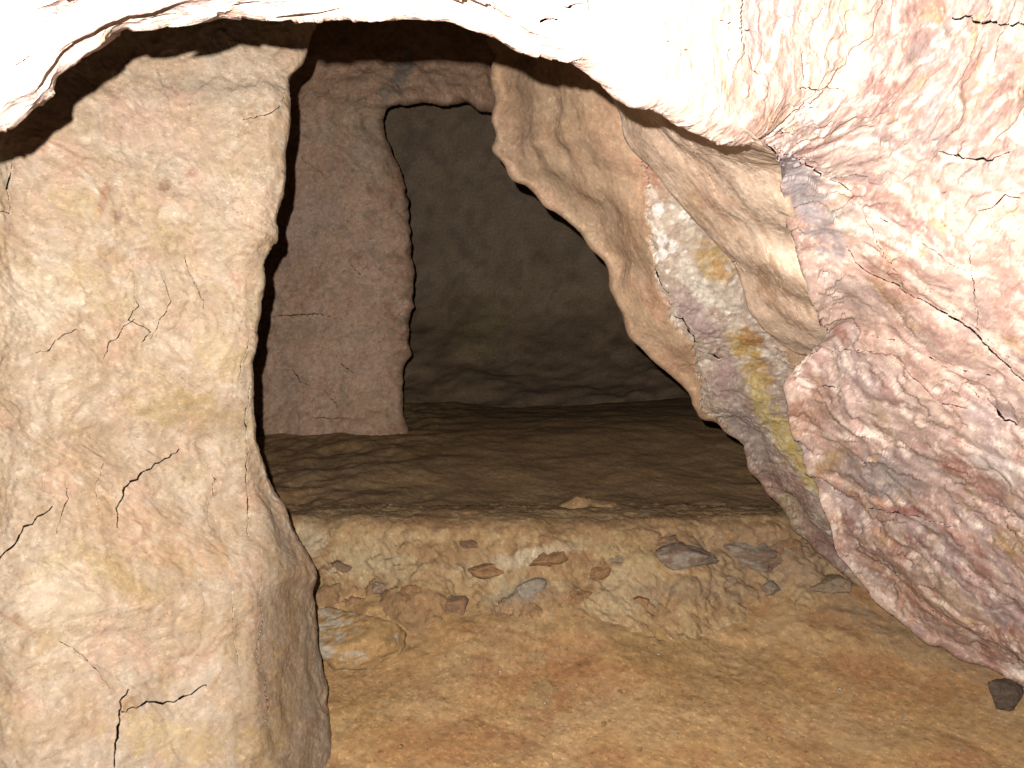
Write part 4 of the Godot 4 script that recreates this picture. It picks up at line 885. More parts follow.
		[PackedVector3Array([Vector3(0.343,1.208,-1.050),Vector3(0.346,1.214,-1.037),Vector3(0.362,1.219,-1.047),Vector3(0.362,1.230,-1.025)]),0.00205,0.0160,0.0000],
		[PackedVector3Array([Vector3(0.630,1.228,-1.204),Vector3(0.655,1.227,-1.213),Vector3(0.676,1.225,-1.219),Vector3(0.711,1.219,-1.218),Vector3(0.741,1.227,-1.207)]),0.00254,0.0140,0.0000],
		[PackedVector3Array([Vector3(0.722,1.142,-1.241),Vector3(0.734,1.148,-1.234),Vector3(0.747,1.165,-1.224),Vector3(0.771,1.162,-1.213)]),0.00183,0.0100,0.0000],
		[PackedVector3Array([Vector3(0.343,1.208,-1.050),Vector3(0.386,1.209,-1.125),Vector3(0.425,1.207,-1.184),Vector3(0.458,1.197,-1.217),Vector3(0.491,1.187,-1.246),Vector3(0.531,1.172,-1.267)]),0.00235,0.0160,0.0040],
		[PackedVector3Array([Vector3(0.568,1.093,-1.362),Vector3(0.598,1.059,-1.376),Vector3(0.623,1.046,-1.381),Vector3(0.645,1.035,-1.378),Vector3(0.665,1.025,-1.368),Vector3(0.684,1.012,-1.358),Vector3(0.704,1.000,-1.348),Vector3(0.720,0.990,-1.337),Vector3(0.737,0.980,-1.328),Vector3(0.754,0.969,-1.320),Vector3(0.774,0.950,-1.319),Vector3(0.796,0.931,-1.320),Vector3(0.812,0.913,-1.320),Vector3(0.828,0.896,-1.319),Vector3(0.845,0.878,-1.318),Vector3(0.865,0.859,-1.311),Vector3(0.884,0.840,-1.301)]),0.00255,0.0140,0.0060],
		[PackedVector3Array([Vector3(0.709,0.901,-1.485),Vector3(0.725,0.884,-1.473),Vector3(0.742,0.867,-1.463),Vector3(0.765,0.844,-1.450),Vector3(0.798,0.812,-1.449),Vector3(0.815,0.808,-1.431),Vector3(0.831,0.803,-1.414)]),0.00261,0.0140,0.0050],
		[PackedVector3Array([Vector3(0.838,0.824,-1.380),Vector3(0.856,0.805,-1.378),Vector3(0.872,0.787,-1.374),Vector3(0.886,0.779,-1.359)]),0.00248,0.0120,0.0000],
		[PackedVector3Array([Vector3(0.642,0.820,-1.751),Vector3(0.674,0.799,-1.722),Vector3(0.695,0.807,-1.656)]),0.00263,0.0100,0.0000],
		[PackedVector3Array([Vector3(0.651,0.865,-1.771),Vector3(0.647,0.879,-1.683),Vector3(0.665,0.885,-1.657),Vector3(0.673,0.894,-1.609),Vector3(0.685,0.898,-1.555),Vector3(0.700,0.900,-1.511),Vector3(0.719,0.883,-1.488),Vector3(0.739,0.866,-1.469)]),0.00221,0.0100,0.0030],
		[PackedVector3Array([Vector3(0.816,0.497,-1.925),Vector3(0.839,0.492,-1.886),Vector3(0.855,0.490,-1.836),Vector3(0.866,0.496,-1.795),Vector3(0.880,0.499,-1.762),Vector3(0.895,0.501,-1.732),Vector3(0.911,0.502,-1.703),Vector3(0.927,0.504,-1.675),Vector3(0.942,0.506,-1.647),Vector3(0.956,0.508,-1.619)]),0.00257,0.0100,0.0050],
		[PackedVector3Array([Vector3(0.560,1.151,-1.292),Vector3(0.580,1.131,-1.311),Vector3(0.597,1.110,-1.322),Vector3(0.614,1.089,-1.332),Vector3(0.637,1.067,-1.342),Vector3(0.658,1.045,-1.347),Vector3(0.678,1.022,-1.351)]),0.00149,0.0070,0.0030],
		[PackedVector3Array([Vector3(0.182,1.293,-0.805),Vector3(0.199,1.295,-0.819),Vector3(0.215,1.297,-0.832),Vector3(0.233,1.298,-0.847),Vector3(0.263,1.301,-0.878)]),0.00122,0.0100,0.0000],
		[PackedVector3Array([Vector3(0.114,1.256,-0.739),Vector3(0.128,1.255,-0.751),Vector3(0.141,1.254,-0.763),Vector3(0.171,1.259,-0.791)]),0.00111,0.0100,0.0000],
		[PackedVector3Array([Vector3(-0.348,1.188,-0.570),Vector3(-0.336,1.194,-0.566),Vector3(-0.329,1.196,-0.563)]),0.00096,0.0120,0.0000],
		[PackedVector3Array([Vector3(-0.303,1.216,-0.567),Vector3(-0.292,1.224,-0.580),Vector3(-0.282,1.226,-0.582),Vector3(-0.273,1.230,-0.587),Vector3(-0.264,1.233,-0.590),Vector3(-0.255,1.235,-0.596),Vector3(-0.253,1.244,-0.620),Vector3(-0.242,1.246,-0.626)]),0.00114,0.0200,0.0000],
		[PackedVector3Array([Vector3(0.721,1.086,-1.257),Vector3(0.730,1.066,-1.265),Vector3(0.741,1.045,-1.275),Vector3(0.750,1.023,-1.284),Vector3(0.759,1.002,-1.293),Vector3(0.768,0.979,-1.302),Vector3(0.777,0.957,-1.312)]),0.00146,0.0070,0.0000],
	]
	var stains := [
		[Vector3(0.465,1.173,-1.278),Vector3(6.120,-0.465,-1.978),Vector3(-26.438,-7.712,-16.087),Color(0.380,0.370,0.420),0.80,0.50],
		[Vector3(0.416,1.196,-1.209),Vector3(9.740,1.141,-3.689),Vector3(-47.149,-21.491,-25.745),Color(0.420,0.410,0.450),0.70,0.50],
		[Vector3(0.559,1.129,-1.325),Vector3(11.793,-4.729,-1.321),Vector3(-27.390,-12.378,-28.850),Color(0.600,0.570,0.500),0.60,0.50],
		[Vector3(0.665,1.021,-1.375),Vector3(11.851,-8.720,3.667),Vector3(-9.181,-4.856,-23.978),Color(0.420,0.210,0.130),0.65,0.50],
		[Vector3(0.620,1.157,-1.268),Vector3(21.756,-0.078,7.158),Vector3(-1.874,-31.889,-25.788),Color(0.420,0.210,0.130),0.50,0.50],
		[Vector3(0.480,1.293,-1.070),Vector3(15.840,12.567,-2.948),Vector3(-25.954,-82.829,-47.219),Color(0.600,0.320,0.280),0.60,0.50],
		[Vector3(0.548,1.266,-1.140),Vector3(23.391,13.992,1.140),Vector3(-12.140,-51.953,-39.684),Color(0.600,0.280,0.200),0.60,0.50],
		[Vector3(0.663,1.285,-1.171),Vector3(40.819,22.785,2.082),Vector3(-7.540,-57.001,-36.978),Color(0.600,0.400,0.300),0.50,0.50],
		[Vector3(0.236,1.232,-0.868),Vector3(5.765,-3.689,-8.013),Vector3(-15.833,-69.181,-10.132),Color(0.580,0.320,0.240),0.55,0.50],
		[Vector3(0.331,1.228,-0.989),Vector3(7.748,2.327,-6.271),Vector3(-46.552,-70.341,-32.008),Color(0.600,0.420,0.240),0.60,0.50],
		[Vector3(0.488,1.215,-1.188),Vector3(14.595,1.993,0.976),Vector3(-20.550,-15.858,-26.202),Color(0.550,0.360,0.330),0.60,0.50],
		[Vector3(0.838,0.595,-1.722),Vector3(6.024,-4.607,7.329),Vector3(5.913,-11.111,-2.269),Color(0.420,0.380,0.400),0.90,0.50],
		[Vector3(0.849,0.634,-1.638),Vector3(8.186,-5.888,7.734),Vector3(5.707,-13.279,-8.516),Color(0.460,0.420,0.430),0.70,0.50],
		[Vector3(0.807,0.592,-1.805),Vector3(10.184,-8.780,7.210),Vector3(1.001,-5.906,-9.634),Color(0.500,0.400,0.360),0.50,0.50],
		[Vector3(0.879,0.673,-1.524),Vector3(16.928,-8.639,16.666),Vector3(16.527,-26.551,-12.357),Color(0.360,0.110,0.070),0.75,0.50],
		[Vector3(0.930,0.633,-1.488),Vector3(17.536,-14.018,18.746),Vector3(7.001,-17.268,-13.965),Color(0.360,0.110,0.070),0.50,0.50],
		[Vector3(0.890,0.515,-1.724),Vector3(15.673,-8.135,18.039),Vector3(26.279,-44.857,-6.687),Color(0.450,0.120,0.110),0.80,0.50],
		[Vector3(0.889,0.630,-1.573),Vector3(6.239,-3.324,5.691),Vector3(5.004,-9.876,-6.110),Color(0.480,0.270,0.200),0.50,0.50],
		[Vector3(0.688,0.743,-1.763),Vector3(13.499,-19.184,4.621),Vector3(-4.331,-0.146,-9.023),Color(0.420,0.210,0.130),0.70,0.50],
		[Vector3(0.768,0.604,-1.856),Vector3(39.078,-27.682,10.653),Vector3(-9.522,-0.772,-13.368),Color(0.480,0.320,0.130),0.80,0.50],
		[Vector3(0.774,0.753,-1.586),Vector3(6.043,-3.274,5.156),Vector3(8.686,-13.731,-7.731),Color(0.580,0.460,0.400),0.50,0.50],
		[Vector3(0.713,0.785,-1.640),Vector3(5.566,-3.109,7.942),Vector3(10.082,-17.261,-0.892),Color(0.560,0.420,0.400),0.50,0.50],
		[Vector3(0.958,0.599,-1.466),Vector3(6.462,-4.507,13.938),Vector3(7.759,-12.458,2.953),Color(0.520,0.350,0.320),0.40,0.50],
		[Vector3(1.083,0.322,-1.608),Vector3(9.347,-6.806,13.537),Vector3(7.659,-14.085,-1.655),Color(0.420,0.320,0.340),0.90,0.50],
		[Vector3(0.913,0.686,-1.436),Vector3(9.359,-7.090,9.733),Vector3(6.271,-19.167,-16.742),Color(0.800,0.770,0.740),0.40,0.50],
		[Vector3(0.994,0.513,-1.511),Vector3(9.727,-10.521,15.691),Vector3(9.311,-19.183,-4.593),Color(0.480,0.320,0.130),0.60,0.50],
		[Vector3(0.979,0.351,-1.763),Vector3(8.329,-5.854,6.814),Vector3(-0.978,-14.654,-18.343),Color(0.500,0.380,0.260),0.50,0.50],
		[Vector3(1.031,0.306,-1.724),Vector3(8.423,-5.922,7.502),Vector3(-0.486,-15.489,-18.343),Color(0.520,0.400,0.260),0.60,0.50],
		[Vector3(1.111,0.150,-1.844),Vector3(5.767,-2.759,4.878),Vector3(2.576,-14.380,-10.779),Color(0.270,0.170,0.170),0.50,0.50],
		[Vector3(0.959,0.233,-1.956),Vector3(11.342,-6.262,4.425),Vector3(-14.897,-18.177,-19.749),Color(0.600,0.520,0.440),0.60,0.50],
		[Vector3(0.902,0.314,-1.957),Vector3(8.021,-5.272,4.224),Vector3(-6.852,-10.960,-14.363),Color(0.270,0.170,0.170),0.60,0.50],
		[Vector3(0.941,0.455,-1.706),Vector3(4.157,-2.752,3.849),Vector3(2.397,-10.273,-7.491),Color(0.270,0.170,0.170),0.50,0.50],
		[Vector3(0.935,0.366,-1.820),Vector3(5.738,-5.083,5.305),Vector3(1.797,-11.174,-12.186),Color(0.270,0.170,0.170),0.40,0.50],
		[Vector3(1.059,0.348,-1.626),Vector3(8.596,-6.442,8.577),Vector3(0.814,-13.131,-15.850),Color(0.350,0.160,0.130),0.40,0.50],
		[Vector3(0.860,0.833,-1.342),Vector3(11.805,-7.672,7.881),Vector3(-7.723,-21.722,-31.387),Color(0.400,0.250,0.240),0.50,0.50],
		[Vector3(0.779,0.901,-1.361),Vector3(9.746,-5.806,4.917),Vector3(-12.603,-24.685,-38.273),Color(0.420,0.280,0.270),0.50,0.50],
		[Vector3(0.727,0.952,-1.369),Vector3(8.095,-6.794,6.160),Vector3(0.143,-33.643,-40.673),Color(0.380,0.200,0.150),0.50,0.50],
		[Vector3(0.648,0.960,-1.535),Vector3(18.274,-7.026,-0.367),Vector3(-11.507,-0.570,-10.035),Color(0.620,0.400,0.300),0.40,0.50],
		[Vector3(0.657,0.933,-1.584),Vector3(48.005,2.462,12.013),Vector3(-28.383,-20.302,-44.643),Color(0.500,0.200,0.150),0.70,0.50],
		[Vector3(0.637,1.002,-1.448),Vector3(15.116,-7.373,3.018),Vector3(-13.277,-1.255,-20.451),Color(0.500,0.400,0.400),0.40,0.50],
		[Vector3(0.038,1.241,-0.656),Vector3(10.548,-4.344,-15.984),Vector3(-33.185,-164.011,-32.957),Color(0.700,0.500,0.420),0.40,0.50],
		[Vector3(0.159,1.250,-0.779),Vector3(15.927,-12.780,-14.356),Vector3(1.323,-102.831,5.100),Color(0.660,0.420,0.360),0.40,0.50],
		[Vector3(0.131,1.290,-0.759),Vector3(33.624,-3.647,-30.260),Vector3(-3.586,-196.813,-33.781),Color(0.660,0.400,0.330),0.50,0.50],
		[Vector3(0.383,1.355,-0.971),Vector3(9.540,-2.383,-7.997),Vector3(-16.706,-116.284,-22.353),Color(0.660,0.420,0.360),0.40,0.50],
	]
	var zone := PackedVector2Array([])
	return {net = net, across = [2, 2, 2, 2, 2, 2, 2, 2, 2, 2, 2, 2, 2, 2, 2, 11, 12, 11, 11, 10, 9, 10, 8, 9, 10, 12, 12, 10, 9, 10, 10, 9, 10, 9, 10, 9, 10, 10, 11, 12, 11, 13, 15, 17, 18, 13, 13, 12, 15, 14, 14, 20, 20, 19, 35, 34, 56, 19, 19, 16, 15, 13, 13, 17, 17, 27, 12, 11, 14, 14, 15, 15, 15, 13, 13, 13, 11, 10, 12, 9, 8, 8, 9, 8, 8, 8, 8, 8, 4, 2, 2, 2, 2, 2, 2, 2, 2, 2, 2], along = [6, 8, 3, 30, 39, 44, 25, 10], cracks = cracks, stains = stains, zone = zone, flip = false}

func data_flank() -> Dictionary:
	var net := [
		PackedVector3Array([Vector3(0.291,2.081,-2.629),Vector3(-0.030,1.831,-1.978),Vector3(-0.038,1.793,-1.882),Vector3(-0.027,1.789,-1.873),Vector3(0.061,1.713,-1.684),Vector3(0.140,1.642,-1.507),Vector3(0.237,1.637,-1.496),Vector3(0.332,1.633,-1.486)]),
		PackedVector3Array([Vector3(0.275,2.037,-2.633),Vector3(-0.044,1.792,-1.983),Vector3(-0.051,1.756,-1.887),Vector3(-0.039,1.753,-1.878),Vector3(0.056,1.683,-1.690),Vector3(0.141,1.617,-1.514),Vector3(0.238,1.612,-1.501),Vector3(0.333,1.608,-1.488)]),
		PackedVector3Array([Vector3(0.278,1.991,-2.637),Vector3(-0.042,1.758,-1.988),Vector3(-0.049,1.723,-1.892),Vector3(-0.038,1.721,-1.884),Vector3(0.057,1.654,-1.696),Vector3(0.142,1.592,-1.520),Vector3(0.239,1.587,-1.505),Vector3(0.335,1.582,-1.491)]),
		PackedVector3Array([Vector3(0.291,1.945,-2.640),Vector3(-0.033,1.723,-1.993),Vector3(-0.041,1.691,-1.898),Vector3(-0.029,1.688,-1.889),Vector3(0.061,1.626,-1.702),Vector3(0.143,1.567,-1.527),Vector3(0.241,1.561,-1.510),Vector3(0.336,1.556,-1.493)]),
		PackedVector3Array([Vector3(0.292,1.897,-2.644),Vector3(-0.034,1.693,-1.999),Vector3(-0.041,1.662,-1.904),Vector3(-0.030,1.660,-1.895),Vector3(0.062,1.598,-1.708),Vector3(0.144,1.542,-1.533),Vector3(0.242,1.535,-1.514),Vector3(0.338,1.529,-1.495)]),
		PackedVector3Array([Vector3(0.306,1.851,-2.647),Vector3(-0.024,1.653,-2.003),Vector3(-0.032,1.625,-1.909),Vector3(-0.021,1.622,-1.900),Vector3(0.066,1.567,-1.714),Vector3(0.145,1.516,-1.540),Vector3(0.243,1.509,-1.519),Vector3(0.339,1.503,-1.498)]),
		PackedVector3Array([Vector3(0.290,1.804,-2.658),Vector3(-0.038,1.626,-2.017),Vector3(-0.046,1.599,-1.923),Vector3(-0.034,1.597,-1.914),Vector3(0.063,1.542,-1.726),Vector3(0.151,1.490,-1.551),Vector3(0.247,1.483,-1.525),Vector3(0.340,1.475,-1.499)]),
		PackedVector3Array([Vector3(0.307,1.757,-2.669),Vector3(-0.027,1.590,-2.030),Vector3(-0.036,1.565,-1.936),Vector3(-0.024,1.563,-1.927),Vector3(0.071,1.512,-1.739),Vector3(0.157,1.464,-1.563),Vector3(0.251,1.456,-1.531),Vector3(0.342,1.447,-1.500)]),
		PackedVector3Array([Vector3(0.306,1.710,-2.680),Vector3(-0.030,1.550,-2.042),Vector3(-0.038,1.527,-1.948),Vector3(-0.026,1.525,-1.939),Vector3(0.074,1.480,-1.751),Vector3(0.164,1.438,-1.574),Vector3(0.255,1.429,-1.538),Vector3(0.343,1.420,-1.501)]),
		PackedVector3Array([Vector3(0.308,1.662,-2.691),Vector3(-0.030,1.512,-2.054),Vector3(-0.038,1.491,-1.960),Vector3(-0.026,1.489,-1.952),Vector3(0.077,1.449,-1.763),Vector3(0.170,1.410,-1.586),Vector3(0.260,1.401,-1.544),Vector3(0.344,1.391,-1.502)]),
		PackedVector3Array([Vector3(0.319,1.627,-2.696),Vector3(-0.023,1.479,-2.060),Vector3(-0.031,1.459,-1.966),Vector3(-0.019,1.458,-1.958),Vector3(0.084,1.423,-1.769),Vector3(0.177,1.390,-1.593),Vector3(0.265,1.383,-1.549),Vector3(0.348,1.377,-1.505)]),
		PackedVector3Array([Vector3(0.309,1.589,-2.701),Vector3(-0.030,1.442,-2.065),Vector3(-0.039,1.424,-1.971),Vector3(-0.027,1.423,-1.963),Vector3(0.085,1.396,-1.775),Vector3(0.184,1.370,-1.600),Vector3(0.271,1.366,-1.554),Vector3(0.352,1.362,-1.508)]),
		PackedVector3Array([Vector3(0.322,1.553,-2.706),Vector3(-0.020,1.397,-2.068),Vector3(-0.029,1.380,-1.975),Vector3(-0.017,1.381,-1.967),Vector3(0.093,1.364,-1.781),Vector3(0.191,1.349,-1.607),Vector3(0.276,1.348,-1.559),Vector3(0.356,1.347,-1.511)]),
		PackedVector3Array([Vector3(0.310,1.513,-2.711),Vector3(-0.030,1.368,-2.074),Vector3(-0.038,1.352,-1.981),Vector3(-0.026,1.352,-1.973),Vector3(0.093,1.340,-1.788),Vector3(0.198,1.328,-1.614),Vector3(0.282,1.330,-1.564),Vector3(0.360,1.332,-1.514)]),
		PackedVector3Array([Vector3(0.352,1.480,-2.706),Vector3(0.004,1.331,-2.069),Vector3(-0.006,1.317,-1.976),Vector3(0.006,1.318,-1.968),Vector3(0.114,1.313,-1.789),Vector3(0.211,1.308,-1.622),Vector3(0.295,1.309,-1.576),Vector3(0.373,1.310,-1.531)]),
		PackedVector3Array([Vector3(0.368,1.443,-2.701),Vector3(0.016,1.302,-2.065),Vector3(0.006,1.289,-1.972),Vector3(0.018,1.290,-1.965),Vector3(0.126,1.289,-1.791),Vector3(0.225,1.287,-1.629),Vector3(0.308,1.287,-1.588),Vector3(0.387,1.287,-1.548)]),
		PackedVector3Array([Vector3(0.414,1.420,-2.688),Vector3(0.054,1.277,-2.052),Vector3(0.042,1.265,-1.959),Vector3(0.053,1.267,-1.951),Vector3(0.147,1.269,-1.786),Vector3(0.235,1.271,-1.633),Vector3(0.319,1.271,-1.596),Vector3(0.400,1.270,-1.559)]),
		PackedVector3Array([Vector3(0.436,1.392,-2.674),Vector3(0.072,1.254,-2.038),Vector3(0.059,1.243,-1.946),Vector3(0.071,1.245,-1.938),Vector3(0.160,1.250,-1.782),Vector3(0.244,1.255,-1.638),Vector3(0.331,1.254,-1.604),Vector3(0.413,1.252,-1.570)]),
		PackedVector3Array([Vector3(0.465,1.369,-2.660),Vector3(0.098,1.224,-2.024),Vector3(0.084,1.214,-1.932),Vector3(0.096,1.216,-1.924),Vector3(0.177,1.227,-1.777),Vector3(0.254,1.238,-1.642),Vector3(0.342,1.236,-1.612),Vector3(0.427,1.235,-1.581)]),
		PackedVector3Array([Vector3(0.497,1.346,-2.644),Vector3(0.123,1.208,-2.009),Vector3(0.108,1.199,-1.917),Vector3(0.119,1.201,-1.909),Vector3(0.192,1.211,-1.771),Vector3(0.263,1.222,-1.645),Vector3(0.354,1.220,-1.619),Vector3(0.442,1.219,-1.594)]),
		PackedVector3Array([Vector3(0.534,1.333,-2.630),Vector3(0.158,1.181,-1.993),Vector3(0.142,1.172,-1.900),Vector3(0.152,1.175,-1.893),Vector3(0.211,1.190,-1.764),Vector3(0.271,1.206,-1.648),Vector3(0.365,1.204,-1.627),Vector3(0.457,1.202,-1.607)]),
		PackedVector3Array([Vector3(0.563,1.315,-2.615),Vector3(0.183,1.162,-1.977),Vector3(0.166,1.153,-1.885),Vector3(0.176,1.157,-1.878),Vector3(0.226,1.172,-1.758),Vector3(0.280,1.189,-1.650),Vector3(0.377,1.187,-1.635),Vector3(0.472,1.185,-1.620)]),
		PackedVector3Array([Vector3(0.581,1.285,-2.598),Vector3(0.194,1.148,-1.963),Vector3(0.176,1.141,-1.871),Vector3(0.186,1.144,-1.863),Vector3(0.235,1.158,-1.752),Vector3(0.288,1.173,-1.653),Vector3(0.389,1.170,-1.643),Vector3(0.488,1.168,-1.632)]),
		PackedVector3Array([Vector3(0.612,1.242,-2.587),Vector3(0.220,1.109,-1.952),Vector3(0.201,1.103,-1.860),Vector3(0.211,1.106,-1.853),Vector3(0.254,1.122,-1.752),Vector3(0.301,1.140,-1.664),Vector3(0.411,1.137,-1.663),Vector3(0.521,1.134,-1.663)]),
		PackedVector3Array([Vector3(0.648,1.188,-2.574),Vector3(0.245,1.079,-1.943),Vector3(0.224,1.075,-1.851),Vector3(0.234,1.078,-1.844),Vector3(0.271,1.092,-1.753),Vector3(0.314,1.107,-1.674),Vector3(0.435,1.103,-1.684),Vector3(0.556,1.099,-1.693)]),
		PackedVector3Array([Vector3(0.665,1.142,-2.568),Vector3(0.256,1.052,-1.939),Vector3(0.235,1.049,-1.848),Vector3(0.245,1.052,-1.840),Vector3(0.281,1.065,-1.759),Vector3(0.325,1.080,-1.690),Vector3(0.451,1.076,-1.702),Vector3(0.579,1.071,-1.714)]),
		PackedVector3Array([Vector3(0.664,1.095,-2.561),Vector3(0.254,1.017,-1.934),Vector3(0.233,1.017,-1.843),Vector3(0.243,1.020,-1.836),Vector3(0.286,1.035,-1.765),Vector3(0.336,1.052,-1.707),Vector3(0.469,1.047,-1.721),Vector3(0.603,1.043,-1.735)]),
		PackedVector3Array([Vector3(0.677,1.054,-2.555),Vector3(0.264,0.985,-1.930),Vector3(0.243,0.986,-1.839),Vector3(0.253,0.989,-1.831),Vector3(0.296,1.005,-1.771),Vector3(0.348,1.023,-1.723),Vector3(0.486,1.018,-1.739),Vector3(0.627,1.014,-1.756)]),
		PackedVector3Array([Vector3(0.701,1.011,-2.567),Vector3(0.282,0.949,-1.942),Vector3(0.260,0.951,-1.851),Vector3(0.270,0.954,-1.844),Vector3(0.314,0.972,-1.787),Vector3(0.367,0.992,-1.742),Vector3(0.506,0.987,-1.754),Vector3(0.647,0.982,-1.766)]),
		PackedVector3Array([Vector3(0.725,0.969,-2.578),Vector3(0.302,0.910,-1.954),Vector3(0.279,0.914,-1.864),Vector3(0.289,0.918,-1.856),Vector3(0.333,0.938,-1.803),Vector3(0.387,0.960,-1.762),Vector3(0.527,0.955,-1.769),Vector3(0.667,0.951,-1.776)]),
		PackedVector3Array([Vector3(0.769,0.936,-2.591),Vector3(0.337,0.874,-1.966),Vector3(0.313,0.879,-1.876),Vector3(0.323,0.883,-1.869),Vector3(0.360,0.905,-1.819),Vector3(0.407,0.928,-1.781),Vector3(0.547,0.923,-1.783),Vector3(0.688,0.918,-1.786)]),
		PackedVector3Array([Vector3(0.799,0.921,-2.607),Vector3(0.366,0.844,-1.980),Vector3(0.341,0.849,-1.890),Vector3(0.351,0.855,-1.882),Vector3(0.385,0.879,-1.835),Vector3(0.430,0.906,-1.801),Vector3(0.566,0.902,-1.799),Vector3(0.703,0.898,-1.797)]),
		PackedVector3Array([Vector3(0.833,0.919,-2.624),Vector3(0.406,0.814,-1.993),Vector3(0.379,0.819,-1.903),Vector3(0.388,0.826,-1.896),Vector3(0.415,0.853,-1.852),Vector3(0.452,0.883,-1.820),Vector3(0.586,0.880,-1.814),Vector3(0.718,0.877,-1.808)]),
		PackedVector3Array([Vector3(0.867,0.905,-2.640),Vector3(0.440,0.789,-2.008),Vector3(0.412,0.795,-1.918),Vector3(0.420,0.803,-1.911),Vector3(0.442,0.829,-1.869),Vector3(0.476,0.860,-1.839),Vector3(0.605,0.858,-1.829),Vector3(0.734,0.856,-1.819)]),
		PackedVector3Array([Vector3(0.893,0.901,-2.657),Vector3(0.477,0.761,-2.021),Vector3(0.448,0.767,-1.931),Vector3(0.456,0.776,-1.925),Vector3(0.472,0.804,-1.885),Vector3(0.499,0.837,-1.859),Vector3(0.625,0.836,-1.845),Vector3(0.749,0.835,-1.830)]),
		PackedVector3Array([Vector3(0.925,0.832,-2.679),Vector3(0.491,0.715,-2.046),Vector3(0.462,0.724,-1.956),Vector3(0.470,0.733,-1.950),Vector3(0.492,0.764,-1.910),Vector3(0.526,0.800,-1.883),Vector3(0.650,0.802,-1.861),Vector3(0.771,0.803,-1.840)]),
		PackedVector3Array([Vector3(0.963,0.771,-2.701),Vector3(0.514,0.674,-2.071),Vector3(0.483,0.684,-1.982),Vector3(0.492,0.693,-1.975),Vector3(0.517,0.726,-1.934),Vector3(0.554,0.762,-1.906),Vector3(0.676,0.767,-1.878),Vector3(0.794,0.771,-1.850)]),
		PackedVector3Array([Vector3(1.043,0.729,-2.722),Vector3(0.564,0.656,-2.095),Vector3(0.531,0.667,-2.006),Vector3(0.540,0.675,-1.999),Vector3(0.558,0.701,-1.956),Vector3(0.589,0.731,-1.926),Vector3(0.702,0.737,-1.891),Vector3(0.811,0.743,-1.855)]),
		PackedVector3Array([Vector3(1.105,0.658,-2.738),Vector3(0.595,0.630,-2.118),Vector3(0.561,0.643,-2.029),Vector3(0.571,0.650,-2.022),Vector3(0.591,0.673,-1.978),Vector3(0.624,0.699,-1.946),Vector3(0.728,0.707,-1.903),Vector3(0.827,0.716,-1.861)]),
		PackedVector3Array([Vector3(1.173,0.625,-2.760),Vector3(0.649,0.599,-2.140),Vector3(0.612,0.613,-2.051),Vector3(0.622,0.620,-2.044),Vector3(0.634,0.642,-1.999),Vector3(0.661,0.666,-1.966),Vector3(0.755,0.677,-1.916),Vector3(0.844,0.688,-1.866)]),
		PackedVector3Array([Vector3(1.214,0.558,-2.787),Vector3(0.675,0.555,-2.170),Vector3(0.637,0.571,-2.082),Vector3(0.647,0.578,-2.074),Vector3(0.661,0.602,-2.021),Vector3(0.689,0.628,-1.981),Vector3(0.779,0.641,-1.935),Vector3(0.864,0.653,-1.888)]),
		PackedVector3Array([Vector3(1.253,0.502,-2.815),Vector3(0.704,0.507,-2.200),Vector3(0.666,0.524,-2.111),Vector3(0.676,0.531,-2.104),Vector3(0.690,0.560,-2.044),Vector3(0.717,0.590,-1.995),Vector3(0.803,0.603,-1.953),Vector3(0.885,0.617,-1.911)]),
		PackedVector3Array([Vector3(1.299,0.452,-2.844),Vector3(0.742,0.458,-2.229),Vector3(0.702,0.477,-2.141),Vector3(0.713,0.485,-2.134),Vector3(0.722,0.517,-2.066),Vector3(0.746,0.551,-2.010),Vector3(0.828,0.566,-1.972),Vector3(0.906,0.580,-1.933)]),
		PackedVector3Array([Vector3(1.334,0.405,-2.855),Vector3(0.771,0.415,-2.240),Vector3(0.731,0.435,-2.152),Vector3(0.741,0.443,-2.145),Vector3(0.749,0.477,-2.079),Vector3(0.772,0.511,-2.025),Vector3(0.851,0.526,-1.990),Vector3(0.926,0.540,-1.955)]),
		PackedVector3Array([Vector3(1.378,0.379,-2.868),Vector3(0.815,0.373,-2.251),Vector3(0.773,0.394,-2.163),Vector3(0.783,0.403,-2.156),Vector3(0.783,0.436,-2.092),Vector3(0.798,0.471,-2.039),Vector3(0.874,0.485,-2.008),Vector3(0.947,0.499,-1.976)]),
		PackedVector3Array([Vector3(1.419,0.326,-2.877),Vector3(0.846,0.332,-2.262),Vector3(0.803,0.355,-2.174),Vector3(0.813,0.364,-2.168),Vector3(0.811,0.396,-2.104),Vector3(0.824,0.430,-2.054),Vector3(0.898,0.444,-2.025),Vector3(0.968,0.457,-1.997)]),
		PackedVector3Array([Vector3(1.448,0.282,-2.881),Vector3(0.870,0.295,-2.267),Vector3(0.826,0.319,-2.179),Vector3(0.836,0.328,-2.173),Vector3(0.836,0.361,-2.113),Vector3(0.852,0.396,-2.066),Vector3(0.921,0.410,-2.039),Vector3(0.987,0.424,-2.012)]),
		PackedVector3Array([Vector3(1.486,0.263,-2.889),Vector3(0.909,0.262,-2.272),Vector3(0.864,0.286,-2.185),Vector3(0.873,0.296,-2.178),Vector3(0.870,0.328,-2.122),Vector3(0.881,0.362,-2.078),Vector3(0.944,0.376,-2.053),Vector3(1.005,0.390,-2.028)]),
		PackedVector3Array([Vector3(1.536,0.190,-2.888),Vector3(0.933,0.233,-2.278),Vector3(0.887,0.259,-2.191),Vector3(0.897,0.268,-2.184),Vector3(0.895,0.297,-2.131),Vector3(0.910,0.328,-2.090),Vector3(0.968,0.341,-2.066),Vector3(1.024,0.355,-2.043)]),
